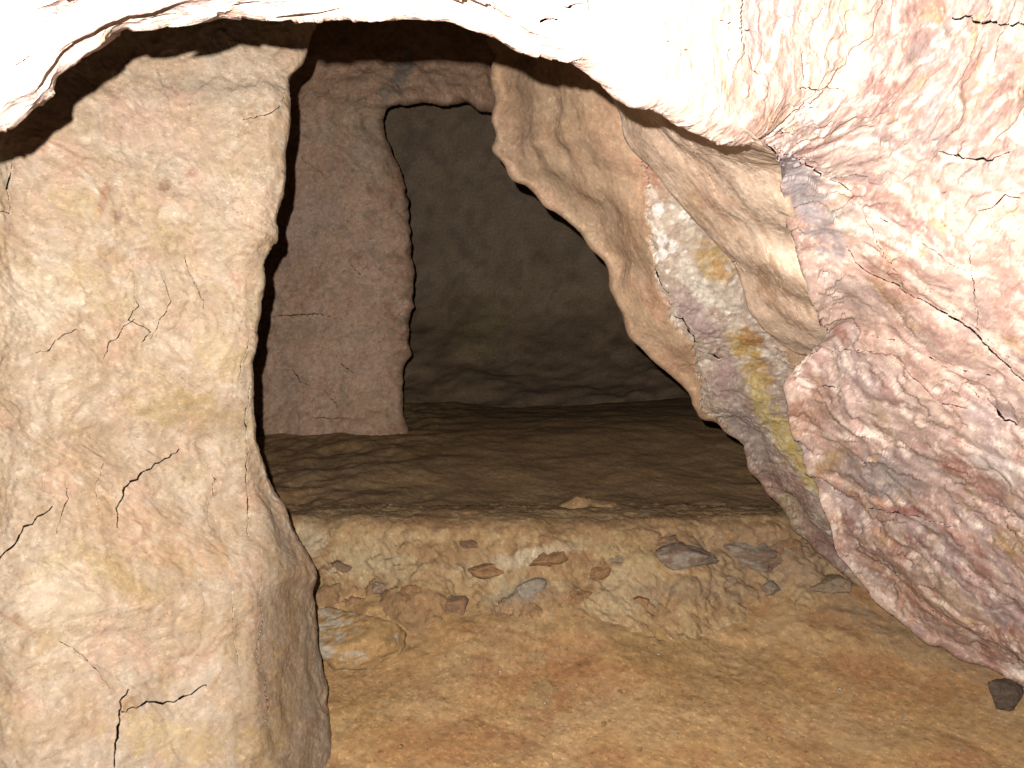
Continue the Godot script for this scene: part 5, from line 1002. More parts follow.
		PackedVector3Array([Vector3(1.576,0.179,-2.887),Vector3(0.973,0.206,-2.275),Vector3(0.926,0.232,-2.187),Vector3(0.936,0.242,-2.181),Vector3(0.930,0.269,-2.132),Vector3(0.942,0.299,-2.096),Vector3(0.991,0.313,-2.071),Vector3(1.039,0.328,-2.046)]),
		PackedVector3Array([Vector3(1.607,0.157,-2.884),Vector3(1.005,0.176,-2.270),Vector3(0.957,0.203,-2.183),Vector3(0.966,0.213,-2.177),Vector3(0.962,0.240,-2.133),Vector3(0.974,0.269,-2.102),Vector3(1.014,0.285,-2.075),Vector3(1.054,0.300,-2.049)]),
		PackedVector3Array([Vector3(1.654,0.092,-2.875),Vector3(1.028,0.151,-2.267),Vector3(0.979,0.180,-2.180),Vector3(0.988,0.189,-2.173),Vector3(0.989,0.214,-2.134),Vector3(1.006,0.240,-2.108),Vector3(1.038,0.257,-2.080),Vector3(1.069,0.273,-2.052)]),
		PackedVector3Array([Vector3(1.686,0.056,-2.865),Vector3(1.051,0.129,-2.259),Vector3(1.000,0.159,-2.172),Vector3(1.010,0.168,-2.165),Vector3(1.011,0.192,-2.129),Vector3(1.029,0.216,-2.104),Vector3(1.058,0.235,-2.077),Vector3(1.086,0.254,-2.049)]),
		PackedVector3Array([Vector3(1.700,0.087,-2.864),Vector3(1.090,0.104,-2.250),Vector3(1.039,0.133,-2.163),Vector3(1.047,0.145,-2.157),Vector3(1.042,0.167,-2.123),Vector3(1.052,0.193,-2.101),Vector3(1.078,0.214,-2.074),Vector3(1.103,0.235,-2.047)]),
		PackedVector3Array([Vector3(1.746,0.022,-2.850),Vector3(1.108,0.084,-2.242),Vector3(1.055,0.115,-2.156),Vector3(1.064,0.125,-2.149),Vector3(1.061,0.147,-2.117),Vector3(1.076,0.169,-2.098),Vector3(1.098,0.193,-2.071),Vector3(1.120,0.216,-2.044)]),
		PackedVector3Array([Vector3(1.767,0.010,-2.843),Vector3(1.134,0.060,-2.234),Vector3(1.081,0.092,-2.148),Vector3(1.089,0.103,-2.141),Vector3(1.085,0.123,-2.112),Vector3(1.099,0.146,-2.095),Vector3(1.118,0.172,-2.068),Vector3(1.137,0.197,-2.041)]),
	]
	var cracks := [
		[PackedVector3Array([Vector3(0.360,0.951,-1.775),Vector3(0.387,0.942,-1.774),Vector3(0.416,0.911,-1.797),Vector3(0.433,0.886,-1.819)]),0.00364,0.0160,0.0000],
		[PackedVector3Array([Vector3(0.306,1.074,-1.704),Vector3(0.326,1.025,-1.726),Vector3(0.341,1.010,-1.733)]),0.00260,0.0120,0.0000],
		[PackedVector3Array([Vector3(0.457,0.855,-1.845),Vector3(0.498,0.842,-1.854),Vector3(0.536,0.853,-1.841)]),0.00283,0.0100,0.0000],
		[PackedVector3Array([Vector3(0.728,0.646,-1.952),Vector3(0.751,0.610,-1.968),Vector3(0.774,0.573,-1.984),Vector3(0.798,0.530,-2.003),Vector3(0.822,0.486,-2.022),Vector3(0.847,0.437,-2.041),Vector3(0.874,0.387,-2.064)]),0.00366,0.0120,0.0000],
	]
	var stains := [
		[Vector3(0.287,1.240,-1.623),Vector3(28.259,14.617,16.110),Vector3(10.812,-14.618,-4.404),Color(0.400,0.170,0.090),0.90,0.50],
		[Vector3(0.324,1.207,-1.631),Vector3(31.097,1.787,4.071),Vector3(1.239,-37.178,-15.703),Color(0.350,0.290,0.220),0.70,0.50],
		[Vector3(0.300,1.173,-1.648),Vector3(51.879,-1.477,16.671),Vector3(5.652,-54.907,-21.575),Color(0.850,0.830,0.800),0.95,0.50],
		[Vector3(0.357,1.165,-1.647),Vector3(69.537,7.917,3.374),Vector3(-0.192,-69.235,-33.684),Color(0.850,0.830,0.800),0.95,0.50],
		[Vector3(0.309,1.119,-1.670),Vector3(20.752,-39.898,-10.527),Vector3(-67.562,-20.633,-34.793),Color(0.820,0.800,0.780),0.80,0.50],
		[Vector3(0.338,1.103,-1.674),Vector3(95.443,10.161,6.354),Vector3(0.153,-52.900,-30.375),Color(0.880,0.860,0.840),1.00,0.50],
		[Vector3(0.314,1.087,-1.689),Vector3(61.519,-7.490,24.449),Vector3(19.255,-65.172,-41.196),Color(0.880,0.860,0.840),0.90,0.50],
		[Vector3(0.372,1.119,-1.669),Vector3(24.543,-9.593,-6.717),Vector3(-24.679,-40.352,-13.397),Color(0.420,0.320,0.240),0.60,0.50],
		[Vector3(0.344,1.139,-1.659),Vector3(11.178,-8.849,-4.040),Vector3(-24.478,-24.368,-9.222),Color(0.480,0.400,0.300),0.50,0.50],
		[Vector3(0.434,1.074,-1.701),Vector3(9.378,-11.986,-8.181),Vector3(-25.298,-15.888,-6.378),Color(0.450,0.300,0.100),0.85,0.50],
		[Vector3(0.453,1.053,-1.716),Vector3(27.495,-13.263,-10.748),Vector3(-38.272,-40.777,-19.276),Color(0.400,0.200,0.070),0.60,0.50],
		[Vector3(0.411,1.014,-1.731),Vector3(8.877,-7.613,-4.967),Vector3(-39.348,-32.590,-11.713),Color(0.720,0.680,0.600),0.80,0.50],
		[Vector3(0.471,0.992,-1.749),Vector3(16.154,-9.257,-5.742),Vector3(-21.135,-24.167,-8.177),Color(0.600,0.540,0.450),0.70,0.50],
		[Vector3(0.371,1.057,-1.703),Vector3(21.270,-10.858,-8.059),Vector3(-38.472,-39.777,-19.703),Color(0.620,0.560,0.480),0.70,0.50],
		[Vector3(0.424,0.935,-1.775),Vector3(9.372,-5.136,-3.084),Vector3(-23.906,-19.217,-13.009),Color(0.360,0.260,0.260),0.95,0.50],
		[Vector3(0.382,0.988,-1.744),Vector3(14.752,-10.594,-6.394),Vector3(-34.551,-24.397,-15.957),Color(0.400,0.300,0.290),0.70,0.50],
		[Vector3(0.505,0.923,-1.783),Vector3(36.726,5.916,3.764),Vector3(-0.137,-23.878,-16.267),Color(0.660,0.600,0.500),0.60,0.50],
		[Vector3(0.538,0.886,-1.812),Vector3(18.986,-5.984,-3.878),Vector3(-19.344,-16.035,-14.042),Color(0.480,0.330,0.080),0.90,0.50],
		[Vector3(0.551,0.899,-1.802),Vector3(27.421,-4.851,-2.773),Vector3(-21.164,-25.258,-20.509),Color(0.300,0.130,0.040),0.80,0.50],
		[Vector3(0.586,0.809,-1.867),Vector3(27.599,9.339,10.389),Vector3(6.814,-9.085,-4.954),Color(0.440,0.270,0.070),0.85,0.50],
		[Vector3(0.614,0.727,-1.923),Vector3(5.755,-5.348,-3.133),Vector3(-29.885,-7.128,-14.356),Color(0.560,0.450,0.180),0.90,0.50],
		[Vector3(0.699,0.627,-1.976),Vector3(7.157,-6.300,-1.288),Vector3(-25.124,-7.965,-16.959),Color(0.580,0.450,0.160),0.95,0.50],
		[Vector3(0.767,0.541,-2.008),Vector3(8.393,-6.837,-0.987),Vector3(-32.381,-13.278,-21.559),Color(0.600,0.460,0.120),0.95,0.50],
		[Vector3(0.842,0.435,-2.044),Vector3(7.842,-6.281,-1.392),Vector3(-75.892,-34.027,-41.945),Color(0.620,0.480,0.140),1.00,0.50],
		[Vector3(0.549,0.754,-1.914),Vector3(4.879,-4.601,-3.026),Vector3(-25.841,-9.648,-10.089),Color(0.300,0.220,0.210),0.90,0.50],
		[Vector3(0.504,0.794,-1.889),Vector3(29.649,3.808,3.606),Vector3(0.377,-11.784,-7.784),Color(0.360,0.240,0.220),0.80,0.50],
		[Vector3(0.644,0.613,-2.045),Vector3(7.807,-5.706,1.651),Vector3(-12.356,0.725,-15.914),Color(0.340,0.280,0.280),0.90,0.50],
		[Vector3(0.758,0.454,-2.123),Vector3(6.823,-5.170,3.006),Vector3(-5.716,0.786,-10.472),Color(0.360,0.220,0.190),0.80,0.50],
		[Vector3(0.818,0.370,-2.162),Vector3(8.817,-7.162,3.977),Vector3(-10.906,-4.563,-22.288),Color(0.440,0.380,0.220),0.70,0.50],
		[Vector3(0.869,0.307,-2.174),Vector3(9.505,-4.880,0.612),Vector3(-21.122,-13.893,-17.165),Color(0.320,0.180,0.160),0.80,0.50],
		[Vector3(0.944,0.247,-2.174),Vector3(6.156,-8.745,6.477),Vector3(1.677,-6.328,-7.896),Color(0.300,0.170,0.160),0.80,0.50],
		[Vector3(0.217,1.295,-1.629),Vector3(6.081,-7.745,-1.622),Vector3(-6.932,-1.630,-9.746),Color(0.500,0.300,0.200),0.50,0.50],
		[Vector3(0.102,1.395,-1.741),Vector3(4.004,-10.064,3.814),Vector3(-0.834,-18.867,-10.144),Color(0.600,0.420,0.260),0.40,0.50],
		[Vector3(0.019,1.340,-1.925),Vector3(18.507,-14.386,10.195),Vector3(10.061,-18.442,-10.039),Color(0.560,0.360,0.260),0.50,0.50],
		[Vector3(0.067,1.237,-1.940),Vector3(17.710,-17.887,9.231),Vector3(-12.348,-41.247,-22.009),Color(0.580,0.340,0.250),0.40,0.50],
		[Vector3(0.319,0.991,-1.763),Vector3(19.376,3.054,20.181),Vector3(11.813,-10.743,-1.620),Color(0.520,0.280,0.180),0.60,0.50],
		[Vector3(0.189,1.248,-1.732),Vector3(6.231,-9.823,0.447),Vector3(-2.444,-6.251,-11.872),Color(0.580,0.380,0.240),0.40,0.50],
	]
	var zone := PackedVector2Array([Vector2(109,95),Vector2(129,100),Vector2(149,106),Vector2(180,117),Vector2(203,118),Vector2(234,120),Vector2(286,113),Vector2(345,109),Vector2(388,98),Vector2(414,79),Vector2(415,16),Vector2(395,17),Vector2(371,16),Vector2(343,18),Vector2(310,16),Vector2(281,18),Vector2(259,29),Vector2(239,79),Vector2(216,72),Vector2(194,76),Vector2(167,77),Vector2(143,86)])
	return {net = net, across = [2, 2, 7, 7, 8, 7, 8, 8, 8, 7, 7, 9, 6, 9, 6, 9, 6, 8, 7, 9, 7, 5, 10, 10, 8, 8, 8, 9, 9, 10, 8, 10, 8, 9, 10, 10, 10, 9, 11, 10, 11, 11, 9, 10, 9, 8, 8, 8, 8, 7, 7, 6, 8, 5, 6], along = [8, 8, 3, 33, 33, 25, 24], cracks = cracks, stains = stains, zone = zone, flip = false}

func data_slab() -> Dictionary:
	var net := [
		PackedVector3Array([Vector3(0.080,1.488,-1.182),Vector3(0.064,1.444,-1.065),Vector3(0.058,1.425,-1.012),Vector3(0.064,1.415,-0.985),Vector3(0.080,1.396,-0.934),Vector3(0.103,1.369,-0.863),Vector3(0.119,1.358,-0.832),Vector3(0.125,1.354,-0.820),Vector3(0.144,1.377,-0.884)]),
		PackedVector3Array([Vector3(0.170,1.520,-1.697),Vector3(0.145,1.491,-1.582),Vector3(0.135,1.477,-1.529),Vector3(0.144,1.456,-1.462),Vector3(0.165,1.405,-1.301),Vector3(0.181,1.330,-1.059),Vector3(0.184,1.285,-0.908),Vector3(0.183,1.267,-0.849),Vector3(0.208,1.282,-0.911)]),
		PackedVector3Array([Vector3(0.215,1.431,-1.700),Vector3(0.187,1.409,-1.586),Vector3(0.176,1.399,-1.534),Vector3(0.186,1.379,-1.469),Vector3(0.210,1.334,-1.315),Vector3(0.231,1.269,-1.082),Vector3(0.236,1.231,-0.938),Vector3(0.235,1.216,-0.882),Vector3(0.263,1.225,-0.944)]),
		PackedVector3Array([Vector3(0.242,1.379,-1.710),Vector3(0.213,1.361,-1.596),Vector3(0.200,1.352,-1.544),Vector3(0.214,1.336,-1.488),Vector3(0.248,1.298,-1.356),Vector3(0.284,1.245,-1.160),Vector3(0.302,1.214,-1.042),Vector3(0.307,1.202,-0.996),Vector3(0.338,1.209,-1.057)]),
		PackedVector3Array([Vector3(0.282,1.307,-1.734),Vector3(0.249,1.293,-1.621),Vector3(0.236,1.286,-1.569),Vector3(0.252,1.276,-1.530),Vector3(0.297,1.253,-1.448),Vector3(0.358,1.221,-1.330),Vector3(0.400,1.202,-1.267),Vector3(0.415,1.195,-1.242),Vector3(0.452,1.199,-1.303)]),
		PackedVector3Array([Vector3(0.321,1.269,-1.738),Vector3(0.287,1.258,-1.625),Vector3(0.272,1.253,-1.574),Vector3(0.287,1.243,-1.540),Vector3(0.329,1.220,-1.468),Vector3(0.388,1.187,-1.368),Vector3(0.429,1.167,-1.317),Vector3(0.445,1.159,-1.298),Vector3(0.483,1.160,-1.359)]),
		PackedVector3Array([Vector3(0.412,1.172,-1.766),Vector3(0.373,1.169,-1.654),Vector3(0.355,1.167,-1.603),Vector3(0.367,1.160,-1.578),Vector3(0.401,1.142,-1.532),Vector3(0.455,1.116,-1.470),Vector3(0.497,1.098,-1.448),Vector3(0.514,1.092,-1.440),Vector3(0.554,1.088,-1.500)]),
		PackedVector3Array([Vector3(0.480,1.109,-1.798),Vector3(0.437,1.111,-1.687),Vector3(0.418,1.112,-1.637),Vector3(0.426,1.104,-1.611),Vector3(0.453,1.086,-1.562),Vector3(0.494,1.058,-1.497),Vector3(0.528,1.040,-1.471),Vector3(0.542,1.032,-1.462),Vector3(0.582,1.024,-1.521)]),
		PackedVector3Array([Vector3(0.540,1.052,-1.834),Vector3(0.493,1.059,-1.723),Vector3(0.473,1.061,-1.673),Vector3(0.481,1.055,-1.650),Vector3(0.506,1.037,-1.611),Vector3(0.547,1.010,-1.561),Vector3(0.583,0.991,-1.546),Vector3(0.597,0.983,-1.541),Vector3(0.638,0.972,-1.600)]),
		PackedVector3Array([Vector3(0.577,0.980,-1.873),Vector3(0.528,0.989,-1.763),Vector3(0.507,0.993,-1.713),Vector3(0.515,0.989,-1.691),Vector3(0.544,0.976,-1.654),Vector3(0.591,0.957,-1.607),Vector3(0.630,0.943,-1.594),Vector3(0.647,0.937,-1.590),Vector3(0.691,0.926,-1.649)]),
		PackedVector3Array([Vector3(0.640,0.908,-1.933),Vector3(0.590,0.919,-1.823),Vector3(0.568,0.924,-1.773),Vector3(0.575,0.922,-1.753),Vector3(0.601,0.918,-1.716),Vector3(0.642,0.911,-1.667),Vector3(0.678,0.904,-1.651),Vector3(0.692,0.901,-1.645),Vector3(0.736,0.892,-1.705)]),
		PackedVector3Array([Vector3(0.724,0.854,-1.967),Vector3(0.674,0.865,-1.857),Vector3(0.653,0.871,-1.807),Vector3(0.655,0.872,-1.787),Vector3(0.664,0.876,-1.746),Vector3(0.679,0.881,-1.686),Vector3(0.693,0.884,-1.655),Vector3(0.698,0.885,-1.643),Vector3(0.736,0.878,-1.703)]),
		PackedVector3Array([Vector3(0.748,0.856,-1.790),Vector3(0.701,0.868,-1.681),Vector3(0.679,0.873,-1.631),Vector3(0.681,0.874,-1.631),Vector3(0.685,0.874,-1.632),Vector3(0.692,0.874,-1.636),Vector3(0.698,0.874,-1.640),Vector3(0.700,0.874,-1.642),Vector3(0.728,0.868,-1.701)]),
	]
	var cracks := [
		[PackedVector3Array([Vector3(0.287,1.263,-1.311),Vector3(0.314,1.249,-1.374),Vector3(0.335,1.228,-1.404),Vector3(0.356,1.201,-1.433),Vector3(0.381,1.174,-1.471)]),0.00138,0.0050,0.0020],
		[PackedVector3Array([Vector3(0.249,1.292,-1.301),Vector3(0.269,1.278,-1.340),Vector3(0.291,1.264,-1.385),Vector3(0.311,1.246,-1.418),Vector3(0.337,1.216,-1.448)]),0.00137,0.0050,0.0020],
		[PackedVector3Array([Vector3(0.458,1.111,-1.475),Vector3(0.477,1.079,-1.488),Vector3(0.503,1.047,-1.519),Vector3(0.536,1.018,-1.565),Vector3(0.562,0.987,-1.588),Vector3(0.589,0.956,-1.613)]),0.00155,0.0050,0.0020],
		[PackedVector3Array([Vector3(0.458,1.067,-1.673),Vector3(0.463,1.073,-1.633),Vector3(0.480,1.057,-1.638)]),0.00331,0.0150,0.0000],
	]
	var stains := [
		[Vector3(0.351,1.174,-1.582),Vector3(18.380,-17.160,1.900),Vector3(-2.864,1.720,-10.506),Color(0.560,0.340,0.180),0.60,0.50],
		[Vector3(0.533,0.996,-1.635),Vector3(10.783,-11.263,1.901),Vector3(-14.628,0.586,-32.423),Color(0.500,0.300,0.180),0.50,0.50],
		[Vector3(0.503,1.043,-1.581),Vector3(41.273,-33.033,25.371),Vector3(24.976,-21.177,-1.821),Color(0.460,0.280,0.150),0.60,0.50],
		[Vector3(0.310,1.251,-1.338),Vector3(8.234,-4.822,0.453),Vector3(-11.618,7.205,-10.726),Color(0.620,0.400,0.300),0.40,0.50],
		[Vector3(0.414,1.171,-1.345),Vector3(8.852,-6.316,0.009),Vector3(-18.157,7.663,-23.633),Color(0.640,0.460,0.340),0.40,0.50],
		[Vector3(0.235,1.302,-1.497),Vector3(22.575,-27.968,3.975),Vector3(11.510,-19.059,-19.372),Color(0.600,0.420,0.340),0.40,0.50],
		[Vector3(0.597,0.944,-1.633),Vector3(13.284,-6.478,2.861),Vector3(-14.395,2.056,-18.792),Color(0.600,0.380,0.280),0.50,0.50],
		[Vector3(0.377,1.175,-1.481),Vector3(66.002,-47.485,37.828),Vector3(32.832,-29.767,-13.400),Color(0.500,0.300,0.180),0.60,0.50],
	]
	var zone := PackedVector2Array([])
	return {net = net, across = [141, 31, 42, 70, 18, 40, 20, 24, 18, 22, 20, 33], along = [4, 5, 10, 22, 34, 20, 8, 4], cracks = cracks, stains = stains, zone = zone, flip = false}

func data_pillar() -> Dictionary:
	var net := [
		PackedVector3Array([Vector3(-1.136,2.138,-2.768),Vector3(-0.494,1.802,-1.913),Vector3(-0.393,1.705,-1.667),Vector3(-0.369,1.676,-1.593),Vector3(-0.378,1.671,-1.580),Vector3(-0.425,1.660,-1.552),Vector3(-0.469,1.653,-1.536),Vector3(-0.567,1.634,-1.486),Vector3(-0.679,1.606,-1.415),Vector3(-0.789,1.575,-1.336),Vector3(-0.817,1.491,-1.122),Vector3(-0.750,1.751,-0.350),Vector3(-0.950,1.801,0.500)]),
		PackedVector3Array([Vector3(-1.142,2.081,-2.760),Vector3(-0.498,1.763,-1.908),Vector3(-0.396,1.671,-1.663),Vector3(-0.373,1.643,-1.588),Vector3(-0.381,1.639,-1.575),Vector3(-0.428,1.628,-1.547),Vector3(-0.472,1.622,-1.531),Vector3(-0.568,1.603,-1.480),Vector3(-0.679,1.577,-1.409),Vector3(-0.788,1.547,-1.330),Vector3(-0.815,1.467,-1.116),Vector3(-0.750,1.718,-0.350),Vector3(-0.950,1.768,0.500)]),
		PackedVector3Array([Vector3(-1.141,2.032,-2.753),Vector3(-0.498,1.728,-1.903),Vector3(-0.396,1.641,-1.658),Vector3(-0.373,1.615,-1.584),Vector3(-0.381,1.610,-1.571),Vector3(-0.427,1.600,-1.543),Vector3(-0.471,1.594,-1.526),Vector3(-0.568,1.576,-1.475),Vector3(-0.678,1.551,-1.404),Vector3(-0.786,1.522,-1.324),Vector3(-0.813,1.446,-1.111),Vector3(-0.750,1.690,-0.350),Vector3(-0.950,1.738,0.500)]),
		PackedVector3Array([Vector3(-1.142,1.983,-2.747),Vector3(-0.498,1.695,-1.898),Vector3(-0.397,1.612,-1.654),Vector3(-0.373,1.587,-1.580),Vector3(-0.381,1.583,-1.567),Vector3(-0.428,1.573,-1.539),Vector3(-0.472,1.567,-1.522),Vector3(-0.568,1.550,-1.471),Vector3(-0.678,1.525,-1.399),Vector3(-0.785,1.498,-1.318),Vector3(-0.811,1.426,-1.106),Vector3(-0.750,1.663,-0.350),Vector3(-0.950,1.710,0.500)]),
		PackedVector3Array([Vector3(-1.153,1.931,-2.739),Vector3(-0.506,1.659,-1.893),Vector3(-0.403,1.581,-1.650),Vector3(-0.380,1.557,-1.576),Vector3(-0.388,1.553,-1.563),Vector3(-0.434,1.543,-1.534),Vector3(-0.477,1.538,-1.517),Vector3(-0.571,1.521,-1.466),Vector3(-0.679,1.498,-1.393),Vector3(-0.783,1.472,-1.312),Vector3(-0.809,1.404,-1.101),Vector3(-0.750,1.633,-0.350),Vector3(-0.950,1.679,0.500)]),
		PackedVector3Array([Vector3(-1.145,1.879,-2.732),Vector3(-0.501,1.623,-1.888),Vector3(-0.399,1.550,-1.646),Vector3(-0.375,1.527,-1.572),Vector3(-0.383,1.523,-1.559),Vector3(-0.430,1.515,-1.530),Vector3(-0.473,1.509,-1.513),Vector3(-0.568,1.493,-1.461),Vector3(-0.677,1.471,-1.388),Vector3(-0.782,1.447,-1.306),Vector3(-0.807,1.382,-1.095),Vector3(-0.750,1.603,-0.350),Vector3(-0.950,1.649,0.500)]),
		PackedVector3Array([Vector3(-1.166,1.823,-2.724),Vector3(-0.515,1.585,-1.883),Vector3(-0.411,1.516,-1.641),Vector3(-0.387,1.495,-1.567),Vector3(-0.395,1.491,-1.555),Vector3(-0.441,1.483,-1.525),Vector3(-0.483,1.478,-1.507),Vector3(-0.575,1.463,-1.455),Vector3(-0.679,1.442,-1.382),Vector3(-0.780,1.419,-1.300),Vector3(-0.805,1.359,-1.089),Vector3(-0.750,1.571,-0.350),Vector3(-0.950,1.616,0.500)]),
		PackedVector3Array([Vector3(-1.177,1.782,-2.718),Vector3(-0.522,1.556,-1.879),Vector3(-0.418,1.491,-1.637),Vector3(-0.393,1.471,-1.564),Vector3(-0.401,1.468,-1.551),Vector3(-0.447,1.460,-1.521),Vector3(-0.488,1.455,-1.503),Vector3(-0.578,1.441,-1.451),Vector3(-0.680,1.421,-1.378),Vector3(-0.779,1.399,-1.295),Vector3(-0.804,1.342,-1.085),Vector3(-0.750,1.548,-0.350),Vector3(-0.950,1.592,0.500)]),
		PackedVector3Array([Vector3(-1.193,1.736,-2.702),Vector3(-0.534,1.523,-1.864),Vector3(-0.427,1.462,-1.623),Vector3(-0.402,1.443,-1.550),Vector3(-0.410,1.440,-1.537),Vector3(-0.455,1.433,-1.507),Vector3(-0.495,1.428,-1.491),Vector3(-0.582,1.416,-1.440),Vector3(-0.682,1.398,-1.370),Vector3(-0.778,1.377,-1.290),Vector3(-0.802,1.324,-1.080),Vector3(-0.750,1.522,-0.350),Vector3(-0.950,1.566,0.500)]),
		PackedVector3Array([Vector3(-1.222,1.693,-2.686),Vector3(-0.554,1.493,-1.850),Vector3(-0.445,1.435,-1.609),Vector3(-0.419,1.418,-1.536),Vector3(-0.427,1.415,-1.524),Vector3(-0.471,1.408,-1.493),Vector3(-0.509,1.404,-1.478),Vector3(-0.591,1.392,-1.430),Vector3(-0.685,1.376,-1.362),Vector3(-0.777,1.358,-1.285),Vector3(-0.801,1.308,-1.076),Vector3(-0.750,1.499,-0.350),Vector3(-0.950,1.543,0.500)]),
		PackedVector3Array([Vector3(-1.217,1.611,-2.654),Vector3(-0.551,1.435,-1.821),Vector3(-0.442,1.384,-1.582),Vector3(-0.416,1.369,-1.509),Vector3(-0.423,1.366,-1.497),Vector3(-0.467,1.360,-1.469),Vector3(-0.505,1.357,-1.455),Vector3(-0.587,1.348,-1.410),Vector3(-0.681,1.335,-1.347),Vector3(-0.774,1.320,-1.276),Vector3(-0.798,1.276,-1.068),Vector3(-0.750,1.454,-0.350),Vector3(-0.950,1.497,0.500)]),
		PackedVector3Array([Vector3(-1.218,1.541,-2.644),Vector3(-0.551,1.387,-1.815),Vector3(-0.442,1.343,-1.576),Vector3(-0.416,1.329,-1.504),Vector3(-0.424,1.327,-1.491),Vector3(-0.468,1.322,-1.463),Vector3(-0.505,1.319,-1.448),Vector3(-0.587,1.311,-1.403),Vector3(-0.680,1.299,-1.340),Vector3(-0.772,1.286,-1.268),Vector3(-0.795,1.247,-1.061),Vector3(-0.750,1.414,-0.350),Vector3(-0.950,1.455,0.500)]),
		PackedVector3Array([Vector3(-1.225,1.479,-2.635),Vector3(-0.556,1.344,-1.809),Vector3(-0.446,1.306,-1.571),Vector3(-0.420,1.294,-1.499),Vector3(-0.428,1.292,-1.486),Vector3(-0.471,1.287,-1.457),Vector3(-0.508,1.285,-1.443),Vector3(-0.589,1.277,-1.397),Vector3(-0.680,1.267,-1.333),Vector3(-0.770,1.255,-1.261),Vector3(-0.793,1.221,-1.054),Vector3(-0.750,1.378,-0.350),Vector3(-0.950,1.418,0.500)]),
		PackedVector3Array([Vector3(-1.230,1.434,-2.629),Vector3(-0.559,1.314,-1.804),Vector3(-0.449,1.279,-1.567),Vector3(-0.423,1.268,-1.495),Vector3(-0.430,1.267,-1.483),Vector3(-0.474,1.262,-1.454),Vector3(-0.510,1.260,-1.439),Vector3(-0.590,1.254,-1.394),Vector3(-0.681,1.244,-1.330),Vector3(-0.770,1.234,-1.258),Vector3(-0.793,1.204,-1.052),Vector3(-0.750,1.352,-0.350),Vector3(-0.950,1.392,0.500)]),
		PackedVector3Array([Vector3(-1.229,1.382,-2.622),Vector3(-0.559,1.278,-1.799),Vector3(-0.449,1.248,-1.563),Vector3(-0.423,1.239,-1.491),Vector3(-0.430,1.237,-1.478),Vector3(-0.474,1.234,-1.450),Vector3(-0.510,1.232,-1.435),Vector3(-0.590,1.226,-1.390),Vector3(-0.681,1.218,-1.326),Vector3(-0.770,1.209,-1.254),Vector3(-0.793,1.183,-1.049),Vector3(-0.750,1.322,-0.350),Vector3(-0.950,1.361,0.500)]),
		PackedVector3Array([Vector3(-1.230,1.336,-2.615),Vector3(-0.560,1.246,-1.795),Vector3(-0.449,1.221,-1.559),Vector3(-0.423,1.213,-1.487),Vector3(-0.431,1.211,-1.475),Vector3(-0.474,1.208,-1.446),Vector3(-0.511,1.207,-1.432),Vector3(-0.590,1.202,-1.387),Vector3(-0.681,1.195,-1.323),Vector3(-0.770,1.187,-1.251),Vector3(-0.793,1.165,-1.046),Vector3(-0.750,1.295,-0.350),Vector3(-0.950,1.333,0.500)]),
		PackedVector3Array([Vector3(-1.240,1.279,-2.607),Vector3(-0.566,1.207,-1.789),Vector3(-0.455,1.186,-1.554),Vector3(-0.428,1.180,-1.483),Vector3(-0.436,1.179,-1.470),Vector3(-0.479,1.176,-1.441),Vector3(-0.515,1.175,-1.427),Vector3(-0.594,1.171,-1.382),Vector3(-0.683,1.166,-1.319),Vector3(-0.770,1.159,-1.247),Vector3(-0.793,1.141,-1.043),Vector3(-0.750,1.262,-0.350),Vector3(-0.950,1.299,0.500)]),
		PackedVector3Array([Vector3(-1.249,1.228,-2.600),Vector3(-0.572,1.172,-1.784),Vector3(-0.460,1.156,-1.550),Vector3(-0.434,1.151,-1.478),Vector3(-0.441,1.150,-1.466),Vector3(-0.484,1.148,-1.437),Vector3(-0.520,1.147,-1.423),Vector3(-0.597,1.144,-1.378),Vector3(-0.685,1.140,-1.315),Vector3(-0.770,1.135,-1.244),Vector3(-0.793,1.121,-1.040),Vector3(-0.750,1.232,-0.350),Vector3(-0.950,1.269,0.500)]),
		PackedVector3Array([Vector3(-1.245,1.175,-2.593),Vector3(-0.570,1.136,-1.779),Vector3(-0.458,1.125,-1.545),Vector3(-0.432,1.121,-1.474),Vector3(-0.439,1.121,-1.462),Vector3(-0.482,1.119,-1.433),Vector3(-0.518,1.119,-1.419),Vector3(-0.595,1.117,-1.374),Vector3(-0.684,1.113,-1.311),Vector3(-0.770,1.110,-1.240),Vector3(-0.793,1.100,-1.037),Vector3(-0.750,1.202,-0.350),Vector3(-0.950,1.237,0.500)]),
		PackedVector3Array([Vector3(-1.277,1.129,-2.596),Vector3(-0.592,1.105,-1.785),Vector3(-0.477,1.098,-1.552),Vector3(-0.450,1.095,-1.481),Vector3(-0.457,1.095,-1.469),Vector3(-0.500,1.094,-1.437),Vector3(-0.534,1.094,-1.422),Vector3(-0.607,1.092,-1.376),Vector3(-0.690,1.090,-1.311),Vector3(-0.770,1.088,-1.237),Vector3(-0.793,1.082,-1.034),Vector3(-0.750,1.175,-0.350),Vector3(-0.950,1.210,0.500)]),
		PackedVector3Array([Vector3(-1.304,1.083,-2.600),Vector3(-0.610,1.073,-1.791),Vector3(-0.494,1.070,-1.558),Vector3(-0.466,1.069,-1.487),Vector3(-0.473,1.069,-1.475),Vector3(-0.515,1.069,-1.441),Vector3(-0.547,1.068,-1.426),Vector3(-0.617,1.068,-1.378),Vector3(-0.695,1.067,-1.310),Vector3(-0.770,1.066,-1.234),Vector3(-0.793,1.063,-1.032),Vector3(-0.750,1.148,-0.350),Vector3(-0.950,1.182,0.500)]),
